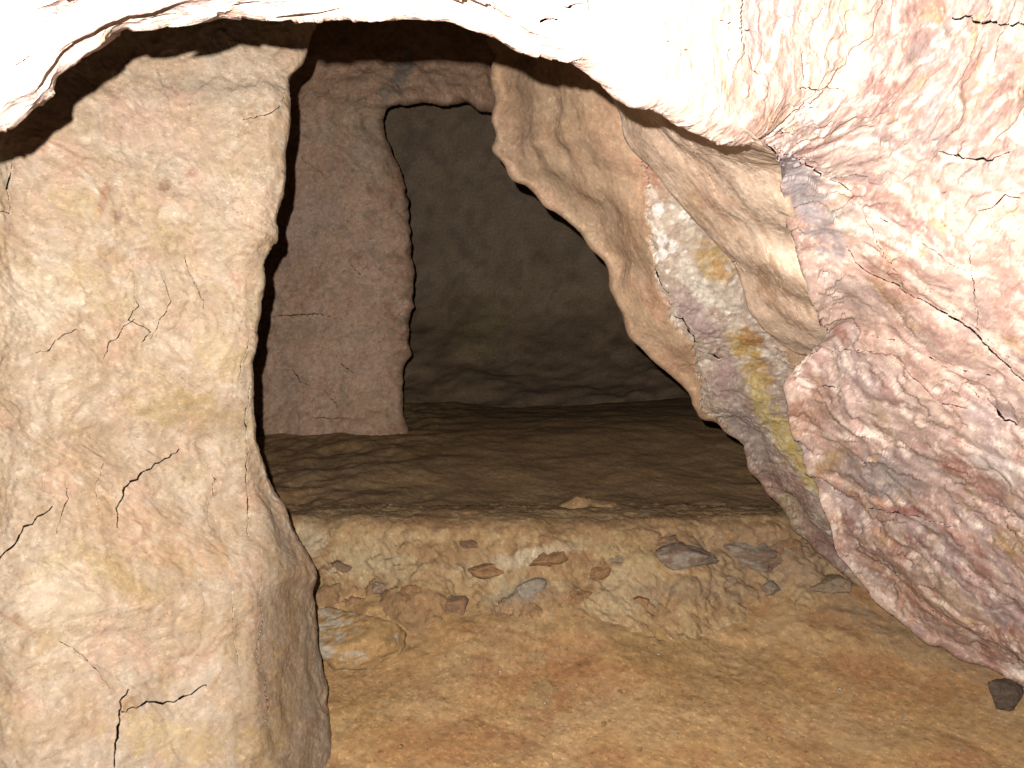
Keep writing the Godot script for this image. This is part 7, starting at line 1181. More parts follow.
	var stains := [
		[Vector3(-0.598,1.198,-1.382),Vector3(55.875,12.251,-36.472),Vector3(32.133,-96.825,-10.389),Color(0.220,0.100,0.050),0.95,0.50],
		[Vector3(-0.572,1.205,-1.398),Vector3(88.940,-23.762,-50.906),Vector3(-11.699,-188.371,28.359),Color(0.220,0.100,0.050),0.60,0.50],
		[Vector3(-0.673,1.173,-1.327),Vector3(108.601,-31.546,-77.953),Vector3(-2.487,-37.215,5.337),Color(0.350,0.160,0.080),0.80,0.50],
		[Vector3(-0.657,1.146,-1.336),Vector3(88.994,-26.003,-63.268),Vector3(-4.616,-65.270,10.337),Color(0.220,0.100,0.050),0.80,0.50],
		[Vector3(-0.680,1.150,-1.320),Vector3(135.287,-13.286,-101.519),Vector3(6.402,-76.859,2.546),Color(0.380,0.180,0.090),0.70,0.50],
		[Vector3(-0.641,1.167,-1.350),Vector3(133.114,-11.841,-93.913),Vector3(11.922,-150.984,3.533),Color(0.400,0.200,0.120),0.70,0.50],
		[Vector3(-0.609,1.137,-1.369),Vector3(133.941,-13.279,-84.949),Vector3(18.185,-143.425,18.286),Color(0.400,0.200,0.120),0.70,0.50],
		[Vector3(-0.560,1.225,-1.408),Vector3(66.441,-5.382,-38.268),Vector3(13.477,-114.873,8.283),Color(0.450,0.240,0.160),0.60,0.50],
		[Vector3(-0.671,1.080,-1.330),Vector3(19.236,-14.750,-21.169),Vector3(-34.728,-55.591,13.883),Color(0.450,0.310,0.150),0.50,0.50],
		[Vector3(-0.707,1.160,-1.301),Vector3(20.490,-13.754,-12.488),Vector3(-17.312,-36.605,15.823),Color(0.560,0.420,0.220),0.60,0.50],
		[Vector3(-0.684,1.023,-1.316),Vector3(9.214,-10.664,-8.255),Vector3(-15.219,-21.664,14.936),Color(0.580,0.450,0.250),0.50,0.50],
		[Vector3(-0.590,1.107,-1.380),Vector3(6.000,-7.368,-7.182),Vector3(-30.965,-26.813,8.769),Color(0.520,0.380,0.190),0.45,0.50],
		[Vector3(-0.596,0.807,-1.392),Vector3(7.531,-0.674,-5.973),Vector3(-9.901,-31.360,-1.725),Color(0.440,0.310,0.130),0.60,0.50],
		[Vector3(-0.566,0.823,-1.409),Vector3(16.266,-3.592,-9.854),Vector3(-20.442,-63.819,0.600),Color(0.380,0.250,0.100),0.50,0.50],
		[Vector3(-0.536,0.913,-1.416),Vector3(14.350,-9.687,-8.300),Vector3(-15.014,-22.904,5.158),Color(0.550,0.420,0.220),0.50,0.50],
		[Vector3(-0.463,1.163,-1.447),Vector3(14.646,-25.069,-4.589),Vector3(-15.025,-8.572,6.840),Color(0.620,0.420,0.320),0.50,0.50],
		[Vector3(-0.601,1.310,-1.394),Vector3(9.056,-4.060,-4.884),Vector3(-2.465,-13.262,3.703),Color(0.620,0.430,0.340),0.50,0.50],
		[Vector3(-0.458,1.398,-1.493),Vector3(18.306,-0.875,-5.913),Vector3(4.354,-14.725,7.236),Color(0.680,0.540,0.420),0.60,0.50],
		[Vector3(-0.638,0.614,-1.301),Vector3(5.888,-6.398,-4.172),Vector3(-4.662,-15.009,16.187),Color(0.580,0.370,0.230),0.55,0.50],
		[Vector3(-0.536,0.537,-1.363),Vector3(17.614,-14.124,-5.647),Vector3(-6.777,-16.254,20.814),Color(0.500,0.280,0.140),0.60,0.50],
		[Vector3(-0.646,0.550,-1.240),Vector3(9.378,-11.468,-3.547),Vector3(-11.611,-18.410,32.209),Color(0.480,0.340,0.140),0.60,0.50],
		[Vector3(-0.725,0.486,-1.154),Vector3(36.489,-4.419,-28.353),Vector3(-6.118,-52.517,17.174),Color(0.420,0.290,0.110),0.60,0.50],
		[Vector3(-0.714,0.602,-1.192),Vector3(19.652,-40.735,-1.302),Vector3(-9.897,-4.762,13.951),Color(0.500,0.370,0.180),0.50,0.50],
		[Vector3(-0.584,0.551,-1.327),Vector3(14.488,-16.051,-3.881),Vector3(-19.680,-27.914,45.491),Color(0.460,0.300,0.120),0.50,0.50],
		[Vector3(-0.573,0.276,-1.223),Vector3(6.975,-3.295,-5.913),Vector3(-6.041,-25.005,16.430),Color(0.600,0.440,0.200),0.60,0.50],
		[Vector3(-0.452,0.178,-1.331),Vector3(3.988,-3.493,-12.413),Vector3(-0.611,-12.723,8.111),Color(0.600,0.420,0.200),0.60,0.50],
		[Vector3(-0.497,0.305,-1.296),Vector3(10.523,-9.174,-9.007),Vector3(-14.210,-40.094,31.252),Color(0.600,0.420,0.260),0.50,0.50],
		[Vector3(-0.623,0.353,-1.198),Vector3(42.191,-10.666,-45.657),Vector3(-5.898,-73.587,36.661),Color(0.400,0.240,0.100),0.70,0.50],
		[Vector3(-0.448,0.397,-1.513),Vector3(0.615,-4.227,-10.748),Vector3(0.474,-6.695,2.918),Color(0.520,0.340,0.170),0.50,0.50],
		[Vector3(-0.443,0.225,-1.436),Vector3(1.347,-3.707,-13.370),Vector3(0.125,-7.969,4.593),Color(0.560,0.380,0.180),0.50,0.50],
		[Vector3(-0.746,0.393,-1.088),Vector3(15.693,-8.163,-29.416),Vector3(0.228,-20.823,12.714),Color(0.480,0.340,0.180),0.50,0.50],
		[Vector3(-0.758,1.009,-1.244),Vector3(8.894,-1.493,-10.804),Vector3(0.768,-15.896,1.153),Color(0.740,0.640,0.500),0.50,0.50],
		[Vector3(-0.707,0.544,-1.172),Vector3(10.724,-5.624,-6.686),Vector3(-5.834,-14.002,8.808),Color(0.740,0.620,0.460),0.40,0.50],
	]
	var zone := PackedVector2Array([])
	return {net = net, across = [2, 2, 8, 8, 8, 9, 7, 9, 9, 15, 11, 10, 7, 8, 7, 9, 8, 8, 9, 8, 10, 9, 8, 8, 8, 10, 9, 10, 11, 11, 11, 11, 9, 8, 9, 11, 10, 14, 9, 8, 10, 9, 10, 7, 9, 8, 8, 7, 8, 8, 10, 9, 2, 2, 2, 2, 2, 2, 2, 2, 2], along = [6, 8, 6, 6, 20, 13, 28, 36, 37, 72, 14, 8], cracks = cracks, stains = stains, zone = zone, flip = true}

func data_buttress() -> Dictionary:
	var net := [
		PackedVector3Array([Vector3(-1.266,-0.345,-4.954),Vector3(-0.589,-0.101,-4.080),Vector3(-0.536,-0.046,-3.885),Vector3(-0.563,-0.041,-3.866),Vector3(-0.883,-0.028,-3.827),Vector3(-1.262,-0.026,-3.827),Vector3(-1.738,-0.040,-3.886)]),
		PackedVector3Array([Vector3(-1.275,-0.254,-4.967),Vector3(-0.596,-0.025,-4.090),Vector3(-0.543,0.027,-3.895),Vector3(-0.570,0.032,-3.876),Vector3(-0.888,0.042,-3.837),Vector3(-1.265,0.043,-3.837),Vector3(-1.738,0.028,-3.896)]),
		PackedVector3Array([Vector3(-1.280,-0.171,-4.979),Vector3(-0.600,0.043,-4.100),Vector3(-0.546,0.091,-3.904),Vector3(-0.574,0.096,-3.885),Vector3(-0.890,0.107,-3.846),Vector3(-1.266,0.108,-3.846),Vector3(-1.738,0.096,-3.905)]),
		PackedVector3Array([Vector3(-1.272,-0.078,-4.992),Vector3(-0.594,0.122,-4.111),Vector3(-0.540,0.167,-3.915),Vector3(-0.568,0.171,-3.896),Vector3(-0.886,0.179,-3.856),Vector3(-1.264,0.178,-3.856),Vector3(-1.738,0.164,-3.915)]),
		PackedVector3Array([Vector3(-1.283,0.004,-5.003),Vector3(-0.603,0.188,-4.120),Vector3(-0.549,0.229,-3.924),Vector3(-0.576,0.233,-3.904),Vector3(-0.892,0.242,-3.865),Vector3(-1.267,0.243,-3.865),Vector3(-1.738,0.232,-3.924)]),
		PackedVector3Array([Vector3(-1.316,0.097,-5.041),Vector3(-0.629,0.263,-4.156),Vector3(-0.573,0.300,-3.959),Vector3(-0.601,0.304,-3.939),Vector3(-0.911,0.314,-3.893),Vector3(-1.278,0.317,-3.885),Vector3(-1.738,0.310,-3.935)]),
		PackedVector3Array([Vector3(-1.329,0.197,-5.081),Vector3(-0.638,0.346,-4.193),Vector3(-0.582,0.379,-3.996),Vector3(-0.610,0.383,-3.976),Vector3(-0.918,0.392,-3.922),Vector3(-1.283,0.394,-3.906),Vector3(-1.738,0.388,-3.946)]),
		PackedVector3Array([Vector3(-1.338,0.288,-5.100),Vector3(-0.644,0.418,-4.209),Vector3(-0.588,0.447,-4.011),Vector3(-0.616,0.450,-3.992),Vector3(-0.922,0.461,-3.932),Vector3(-1.283,0.467,-3.911),Vector3(-1.733,0.465,-3.944)]),
		PackedVector3Array([Vector3(-1.340,0.388,-5.120),Vector3(-0.646,0.503,-4.227),Vector3(-0.590,0.528,-4.029),Vector3(-0.618,0.531,-4.009),Vector3(-0.923,0.540,-3.944),Vector3(-1.282,0.544,-3.916),Vector3(-1.727,0.542,-3.943)]),
		PackedVector3Array([Vector3(-1.322,0.467,-5.131),Vector3(-0.631,0.567,-4.237),Vector3(-0.576,0.590,-4.038),Vector3(-0.604,0.592,-4.018),Vector3(-0.912,0.601,-3.948),Vector3(-1.274,0.606,-3.917),Vector3(-1.722,0.606,-3.939)]),
		PackedVector3Array([Vector3(-1.281,0.555,-5.144),Vector3(-0.597,0.642,-4.247),Vector3(-0.543,0.662,-4.048),Vector3(-0.571,0.664,-4.028),Vector3(-0.889,0.670,-3.954),Vector3(-1.259,0.672,-3.918),Vector3(-1.717,0.669,-3.935)]),
		PackedVector3Array([Vector3(-1.293,0.631,-5.154),Vector3(-0.607,0.703,-4.256),Vector3(-0.553,0.719,-4.056),Vector3(-0.581,0.721,-4.036),Vector3(-0.895,0.728,-3.962),Vector3(-1.262,0.732,-3.925),Vector3(-1.715,0.732,-3.941)]),
		PackedVector3Array([Vector3(-1.289,0.720,-5.167),Vector3(-0.604,0.781,-4.267),Vector3(-0.550,0.793,-4.066),Vector3(-0.578,0.794,-4.046),Vector3(-0.893,0.797,-3.970),Vector3(-1.261,0.798,-3.932),Vector3(-1.714,0.794,-3.947)]),
		PackedVector3Array([Vector3(-1.284,0.793,-5.177),Vector3(-0.600,0.837,-4.274),Vector3(-0.546,0.847,-4.074),Vector3(-0.574,0.848,-4.054),Vector3(-0.890,0.853,-3.977),Vector3(-1.259,0.856,-3.938),Vector3(-1.712,0.856,-3.952)]),
		PackedVector3Array([Vector3(-1.273,0.876,-5.189),Vector3(-0.590,0.906,-4.284),Vector3(-0.537,0.913,-4.083),Vector3(-0.565,0.913,-4.063),Vector3(-0.884,0.916,-3.985),Vector3(-1.255,0.918,-3.945),Vector3(-1.711,0.918,-3.958)]),
		PackedVector3Array([Vector3(-1.274,0.958,-5.200),Vector3(-0.591,0.974,-4.294),Vector3(-0.538,0.977,-4.092),Vector3(-0.566,0.978,-4.072),Vector3(-0.884,0.979,-3.994),Vector3(-1.255,0.980,-3.954),Vector3(-1.711,0.980,-3.966)]),
		PackedVector3Array([Vector3(-1.268,1.035,-5.211),Vector3(-0.586,1.036,-4.302),Vector3(-0.533,1.036,-4.101),Vector3(-0.561,1.037,-4.080),Vector3(-0.881,1.038,-4.002),Vector3(-1.253,1.040,-3.962),Vector3(-1.711,1.042,-3.975)]),
		PackedVector3Array([Vector3(-1.273,1.118,-5.223),Vector3(-0.590,1.105,-4.312),Vector3(-0.537,1.102,-4.110),Vector3(-0.565,1.102,-4.090),Vector3(-0.884,1.102,-4.011),Vector3(-1.255,1.103,-3.971),Vector3(-1.711,1.104,-3.984)]),
		PackedVector3Array([Vector3(-1.283,1.199,-5.234),Vector3(-0.599,1.171,-4.321),Vector3(-0.545,1.165,-4.119),Vector3(-0.573,1.165,-4.098),Vector3(-0.889,1.164,-4.020),Vector3(-1.258,1.164,-3.980),Vector3(-1.711,1.166,-3.992)]),
		PackedVector3Array([Vector3(-1.272,1.280,-5.246),Vector3(-0.590,1.241,-4.331),Vector3(-0.536,1.232,-4.128),Vector3(-0.564,1.231,-4.108),Vector3(-0.882,1.227,-4.022),Vector3(-1.250,1.224,-3.975),Vector3(-1.702,1.223,-3.979)]),
		PackedVector3Array([Vector3(-1.285,1.360,-5.257),Vector3(-0.600,1.309,-4.341),Vector3(-0.546,1.297,-4.137),Vector3(-0.574,1.296,-4.117),Vector3(-0.887,1.288,-4.025),Vector3(-1.250,1.282,-3.970),Vector3(-1.693,1.279,-3.966)]),
		PackedVector3Array([Vector3(-1.286,1.423,-5.266),Vector3(-0.602,1.355,-4.347),Vector3(-0.548,1.341,-4.143),Vector3(-0.576,1.339,-4.123),Vector3(-0.887,1.335,-4.025),Vector3(-1.246,1.333,-3.964),Vector3(-1.684,1.335,-3.953)]),
		PackedVector3Array([Vector3(-1.288,1.521,-5.273),Vector3(-0.604,1.437,-4.352),Vector3(-0.550,1.418,-4.148),Vector3(-0.578,1.417,-4.127),Vector3(-0.884,1.409,-4.022),Vector3(-1.237,1.405,-3.952),Vector3(-1.665,1.405,-3.931)]),
		PackedVector3Array([Vector3(-1.314,1.603,-5.278),Vector3(-0.626,1.496,-4.354),Vector3(-0.571,1.475,-4.149),Vector3(-0.599,1.473,-4.129),Vector3(-0.894,1.468,-4.016),Vector3(-1.235,1.468,-3.939),Vector3(-1.647,1.474,-3.910)]),
		PackedVector3Array([Vector3(-1.339,1.708,-5.280),Vector3(-0.648,1.570,-4.352),Vector3(-0.591,1.544,-4.147),Vector3(-0.619,1.543,-4.126),Vector3(-0.903,1.544,-4.008),Vector3(-1.229,1.551,-3.926),Vector3(-1.624,1.566,-3.891)]),
		PackedVector3Array([Vector3(-1.383,1.824,-5.284),Vector3(-0.685,1.658,-4.352),Vector3(-0.627,1.627,-4.146),Vector3(-0.655,1.626,-4.125),Vector3(-0.921,1.628,-4.002),Vector3(-1.229,1.637,-3.914),Vector3(-1.601,1.656,-3.872)]),
		PackedVector3Array([Vector3(-1.409,1.962,-5.291),Vector3(-0.709,1.745,-4.352),Vector3(-0.650,1.709,-4.144),Vector3(-0.677,1.709,-4.124),Vector3(-0.921,1.720,-3.987),Vector3(-1.203,1.740,-3.885),Vector3(-1.542,1.773,-3.825)]),
		PackedVector3Array([Vector3(-1.446,2.102,-5.298),Vector3(-0.746,1.830,-4.351),Vector3(-0.685,1.788,-4.143),Vector3(-0.711,1.790,-4.123),Vector3(-0.929,1.809,-3.972),Vector3(-1.182,1.840,-3.855),Vector3(-1.483,1.887,-3.778)]),
		PackedVector3Array([Vector3(-1.339,2.385,-5.287),Vector3(-0.714,1.921,-4.313),Vector3(-0.658,1.866,-4.104),Vector3(-0.681,1.877,-4.085),Vector3(-0.837,1.948,-3.899),Vector3(-1.020,2.037,-3.746),Vector3(-1.232,2.146,-3.625)]),
		PackedVector3Array([Vector3(-0.968,2.640,-5.285),Vector3(-0.598,1.960,-4.281),Vector3(-0.558,1.893,-4.069),Vector3(-0.568,1.915,-4.052),Vector3(-0.632,2.061,-3.832),Vector3(-0.707,2.227,-3.641),Vector3(-0.793,2.413,-3.474)]),
		PackedVector3Array([Vector3(-0.737,2.686,-5.273),Vector3(-0.502,1.965,-4.263),Vector3(-0.472,1.896,-4.051),Vector3(-0.476,1.920,-4.034),Vector3(-0.496,2.077,-3.802),Vector3(-0.523,2.253,-3.598),Vector3(-0.555,2.447,-3.415)]),
		PackedVector3Array([Vector3(-0.512,2.710,-5.257),Vector3(-0.415,1.974,-4.245),Vector3(-0.394,1.904,-4.033),Vector3(-0.392,1.929,-4.016),Vector3(-0.368,2.096,-3.772),Vector3(-0.346,2.280,-3.556),Vector3(-0.326,2.479,-3.357)]),
		PackedVector3Array([Vector3(-0.358,2.690,-5.242),Vector3(-0.335,1.960,-4.230),Vector3(-0.321,1.891,-4.019),Vector3(-0.316,1.916,-4.002),Vector3(-0.272,2.087,-3.762),Vector3(-0.229,2.275,-3.550),Vector3(-0.187,2.479,-3.357)]),
		PackedVector3Array([Vector3(-0.208,2.685,-5.228),Vector3(-0.260,1.964,-4.218),Vector3(-0.252,1.895,-4.007),Vector3(-0.245,1.919,-3.990),Vector3(-0.180,2.089,-3.754),Vector3(-0.115,2.276,-3.546),Vector3(-0.048,2.479,-3.357)]),
		PackedVector3Array([Vector3(-0.050,2.644,-5.210),Vector3(-0.180,1.944,-4.203),Vector3(-0.179,1.877,-3.991),Vector3(-0.169,1.900,-3.974),Vector3(-0.078,2.076,-3.743),Vector3(0.014,2.269,-3.540),Vector3(0.111,2.479,-3.357)]),
		PackedVector3Array([Vector3(0.081,2.592,-5.190),Vector3(-0.122,1.923,-4.187),Vector3(-0.127,1.858,-3.976),Vector3(-0.114,1.879,-3.959),Vector3(0.010,2.063,-3.732),Vector3(0.136,2.262,-3.534),Vector3(0.270,2.479,-3.357)]),
		PackedVector3Array([Vector3(0.301,2.453,-5.158),Vector3(-0.033,1.868,-4.167),Vector3(-0.047,1.809,-3.957),Vector3(-0.028,1.827,-3.939),Vector3(0.156,1.991,-3.713),Vector3(0.346,2.167,-3.516),Vector3(0.548,2.361,-3.340)]),
		PackedVector3Array([Vector3(0.373,2.388,-5.149),Vector3(0.009,1.829,-4.161),Vector3(-0.008,1.772,-3.951),Vector3(0.012,1.789,-3.934),Vector3(0.206,1.949,-3.707),Vector3(0.407,2.120,-3.509),Vector3(0.621,2.309,-3.333)]),
		PackedVector3Array([Vector3(0.476,2.341,-5.142),Vector3(0.082,1.802,-4.158),Vector3(0.061,1.747,-3.948),Vector3(0.081,1.764,-3.930),Vector3(0.276,1.915,-3.703),Vector3(0.478,2.077,-3.503),Vector3(0.694,2.256,-3.325)]),
		PackedVector3Array([Vector3(0.550,2.267,-5.132),Vector3(0.130,1.753,-4.151),Vector3(0.106,1.702,-3.942),Vector3(0.127,1.718,-3.924),Vector3(0.330,1.867,-3.696),Vector3(0.541,2.028,-3.496),Vector3(0.766,2.204,-3.318)]),
		PackedVector3Array([Vector3(0.649,2.211,-5.124),Vector3(0.201,1.719,-4.146),Vector3(0.173,1.670,-3.937),Vector3(0.194,1.685,-3.919),Vector3(0.398,1.829,-3.691),Vector3(0.611,1.982,-3.490),Vector3(0.839,2.151,-3.310)]),
		PackedVector3Array([Vector3(0.720,2.142,-5.114),Vector3(0.247,1.677,-4.140),Vector3(0.216,1.631,-3.932),Vector3(0.237,1.645,-3.913),Vector3(0.451,1.785,-3.684),Vector3(0.673,1.935,-3.483),Vector3(0.912,2.099,-3.303)]),
		PackedVector3Array([Vector3(0.821,2.082,-5.106),Vector3(0.323,1.637,-4.134),Vector3(0.287,1.594,-3.926),Vector3(0.309,1.608,-3.908),Vector3(0.522,1.743,-3.679),Vector3(0.745,1.888,-3.477),Vector3(0.985,2.046,-3.296)]),
	]
	var cracks := [
		[PackedVector3Array([Vector3(-1.248,0.830,-3.936),Vector3(-1.179,0.834,-3.940),Vector3(-1.111,0.839,-3.946),Vector3(-1.038,0.843,-3.954),Vector3(-0.965,0.848,-3.965),Vector3(-0.843,0.827,-3.981)]),0.00436,0.0180,0.0120],
		[PackedVector3Array([Vector3(-1.114,0.595,-3.925),Vector3(-1.067,0.519,-3.924),Vector3(-1.028,0.493,-3.925)]),0.00372,0.0150,0.0000],
		[PackedVector3Array([Vector3(-0.917,0.668,-3.950),Vector3(-0.869,0.612,-3.955),Vector3(-0.821,0.555,-3.956),Vector3(-0.761,0.489,-3.952)]),0.00374,0.0150,0.0080],
		[PackedVector3Array([Vector3(-1.077,1.667,-3.943),Vector3(-1.036,1.623,-3.964),Vector3(-0.993,1.577,-3.979),Vector3(-0.903,1.519,-4.010)]),0.00304,0.0140,0.0060],
		[PackedVector3Array([Vector3(-0.843,1.142,-4.024),Vector3(-0.786,1.067,-4.020),Vector3(-0.729,0.992,-4.017)]),0.00313,0.0120,0.0060],
		[PackedVector3Array([Vector3(-1.015,0.335,-3.893),Vector3(-0.941,0.334,-3.898),Vector3(-0.867,0.333,-3.904),Vector3(-0.766,0.319,-3.900)]),0.00438,0.0200,0.0100],
		[PackedVector3Array([Vector3(-0.944,0.467,-3.930),Vector3(-0.879,0.377,-3.920)]),0.00313,0.0120,0.0000],
	]
	var stains := [
		[Vector3(-0.526,2.003,-3.932),Vector3(21.255,-5.320,-8.357),Vector3(-4.188,-2.930,-5.586),Color(0.270,0.250,0.240),0.95,0.50],
		[Vector3(-0.610,1.934,-4.035),Vector3(16.064,-11.852,-14.476),Vector3(-14.348,-5.575,-6.031),Color(0.280,0.260,0.245),0.85,0.50],
		[Vector3(-0.489,2.034,-3.873),Vector3(49.818,-8.666,-17.464),Vector3(-4.679,-4.112,-7.513),Color(0.340,0.320,0.310),0.70,0.50],
		[Vector3(-0.744,1.207,-4.044),Vector3(13.987,-2.817,-2.151),Vector3(-3.890,-24.434,2.226),Color(0.650,0.494,0.390),0.60,0.50],
		[Vector3(-1.087,0.769,-3.941),Vector3(5.078,-0.091,-0.492),Vector3(0.071,-16.554,1.898),Color(0.442,0.286,0.182),0.60,0.50],
		[Vector3(-0.956,0.693,-3.947),Vector3(14.398,-0.292,-2.023),Vector3(0.153,-24.637,3.311),Color(0.676,0.416,0.260),0.60,0.50],
		[Vector3(-0.716,1.716,-4.099),Vector3(7.868,-4.238,-4.371),Vector3(-0.464,-4.352,1.330),Color(0.572,0.481,0.364),0.50,0.50],
		[Vector3(-0.848,1.799,-4.024),Vector3(4.059,4.613,-1.973),Vector3(10.596,-15.938,-9.509),Color(0.650,0.546,0.364),0.50,0.50],
		[Vector3(-0.347,1.973,-3.958),Vector3(4.878,-1.706,-0.105),Vector3(-0.117,-9.056,-11.037),Color(0.572,0.416,0.312),0.40,0.50],
		[Vector3(-1.057,1.264,-3.993),Vector3(6.799,-0.260,-1.001),Vector3(0.031,-5.104,-0.064),Color(0.572,0.416,0.351),0.40,0.50],
		[Vector3(-0.694,0.364,-3.931),Vector3(9.758,-0.436,-2.146),Vector3(0.500,-8.802,3.782),Color(0.598,0.390,0.234),0.60,0.50],
		[Vector3(-1.141,0.519,-3.919),Vector3(10.083,-0.179,-0.574),Vector3(-0.022,-9.896,0.965),Color(0.390,0.273,0.208),0.50,0.50],
		[Vector3(-0.911,1.339,-4.019),Vector3(9.969,-0.318,-2.366),Vector3(0.073,-10.202,-0.426),Color(0.429,0.299,0.247),0.40,0.50],
	]
	var zone := PackedVector2Array([])
	return {net = net, across = [7, 6, 7, 6, 8, 8, 7, 7, 6, 7, 6, 7, 5, 6, 6, 6, 6, 6, 6, 6, 5, 7, 6, 8, 8, 10, 10, 23, 33, 15, 14, 10, 10, 11, 10, 17, 7, 8, 8, 9, 8, 9], along = [8, 6, 3, 29, 33, 40], cracks = cracks, stains = stains, zone = zone, flip = false}

func data_rear() -> Dictionary:
	var net := [
		PackedVector3Array([Vector3(-2.132,2.527,-2.429),Vector3(-2.353,2.819,-3.682),Vector3(-2.544,2.254,-3.704),Vector3(-3.125,1.988,-4.474),Vector3(-3.343,1.359,-4.689),Vector3(-3.343,0.896,-4.624),Vector3(-3.053,0.619,-4.181),Vector3(-2.544,0.470,-3.453),Vector3(-2.366,0.228,-3.419)]),
		PackedVector3Array([Vector3(-1.793,2.862,-2.981),Vector3(-1.850,3.079,-4.223),Vector3(-2.241,2.598,-4.762),Vector3(-2.640,2.206,-5.515),Vector3(-2.789,1.426,-5.708),Vector3(-2.789,0.863,-5.629),Vector3(-2.590,0.516,-5.176),Vector3(-2.241,0.305,-4.439),Vector3(-1.853,0.111,-3.907)]),
		PackedVector3Array([Vector3(-1.078,3.063,-3.312),Vector3(-1.078,3.235,-4.548),Vector3(-1.374,2.804,-5.397),Vector3(-1.589,2.337,-6.139),Vector3(-1.670,1.467,-6.319),Vector3(-1.670,0.842,-6.232),Vector3(-1.562,0.454,-5.773),Vector3(-1.374,0.205,-5.031),Vector3(-1.078,0.040,-4.200)]),
		PackedVector3Array([Vector3(-0.320,3.097,-3.368),Vector3(-0.319,3.261,-4.602),Vector3(-0.410,2.839,-5.503),Vector3(-0.473,2.359,-6.243),Vector3(-0.496,1.473,-6.421),Vector3(-0.496,0.839,-6.332),Vector3(-0.465,0.444,-5.873),Vector3(-0.410,0.189,-5.130),Vector3(-0.319,0.029,-4.249)]),
		PackedVector3Array([Vector3(0.451,3.080,-3.340),Vector3(0.450,3.248,-4.575),Vector3(0.576,2.822,-5.450),Vector3(0.665,2.348,-6.191),Vector3(0.699,1.470,-6.370),Vector3(0.699,0.841,-6.282),Vector3(0.654,0.449,-5.823),Vector3(0.576,0.197,-5.081),Vector3(0.450,0.034,-4.225)]),
		PackedVector3Array([Vector3(1.130,3.013,-3.230),Vector3(1.138,3.196,-4.467),Vector3(1.434,2.753,-5.238),Vector3(1.666,2.305,-5.983),Vector3(1.753,1.456,-6.167),Vector3(1.753,0.847,-6.081),Vector3(1.637,0.470,-5.624),Vector3(1.434,0.230,-4.883),Vector3(1.139,0.058,-4.127)]),
		PackedVector3Array([Vector3(1.652,2.829,-2.926),Vector3(1.715,3.053,-4.169),Vector3(2.057,2.564,-4.656),Vector3(2.432,2.185,-5.411),Vector3(2.572,1.420,-5.606),Vector3(2.572,0.866,-5.528),Vector3(2.385,0.526,-5.077),Vector3(2.057,0.321,-4.341),Vector3(1.718,0.123,-3.858)]),
		PackedVector3Array([Vector3(2.051,2.560,-2.484),Vector3(2.246,2.845,-3.736),Vector3(2.461,2.288,-3.809),Vector3(3.008,2.010,-4.578),Vector3(3.213,1.366,-4.791),Vector3(3.213,0.893,-4.724),Vector3(2.940,0.608,-4.280),Vector3(2.461,0.454,-3.552),Vector3(2.257,0.216,-3.468)]),
	]
	var cracks := [
		[PackedVector3Array([Vector3(-0.331,0.686,-6.218),Vector3(-0.287,0.595,-6.110),Vector3(-0.244,0.510,-5.981),Vector3(-0.251,0.381,-5.764)]),0.00534,0.0300,0.0000],
		[PackedVector3Array([Vector3(-0.566,0.170,-5.044),Vector3(-0.465,0.163,-5.011),Vector3(-0.373,0.177,-5.081)]),0.00650,0.0500,0.0000],
	]
	var stains := [
		[Vector3(-0.248,0.578,-6.085),Vector3(3.219,-1.365,1.894),Vector3(-3.282,-1.051,1.540),Color(0.540,0.460,0.220),0.60,0.50],
		[Vector3(0.699,0.841,-6.282),Vector3(2.666,-1.251,0.921),Vector3(-2.592,-3.435,1.478),Color(0.540,0.380,0.240),0.50,0.50],
		[Vector3(0.064,1.473,-6.419),Vector3(2.497,0.004,0.086),Vector3(-0.011,-4.900,-0.003),Color(0.540,0.390,0.260),0.40,0.50],
		[Vector3(-0.349,0.209,-5.215),Vector3(3.726,0.028,-0.229),Vector3(0.060,-0.826,3.472),Color(0.560,0.370,0.220),0.60,0.50],
		[Vector3(-0.366,0.613,-6.133),Vector3(16.043,0.318,-0.601),Vector3(0.115,-8.697,11.294),Color(0.550,0.480,0.220),0.50,0.50],
		[Vector3(0.367,0.545,-6.012),Vector3(2.426,-0.677,1.240),Vector3(-4.380,-1.750,2.310),Color(0.360,0.260,0.180),0.50,0.50],
		[Vector3(1.198,0.273,-5.239),Vector3(4.082,-0.046,1.841),Vector3(-4.243,-0.713,1.426),Color(0.460,0.360,0.190),0.50,0.50],
	]
	var zone := PackedVector2Array([])
	return {net = net, across = [43, 39, 33, 34, 31, 31, 38], along = [7, 37, 30, 26, 18, 19, 27, 33], cracks = cracks, stains = stains, zone = zone, flip = true}

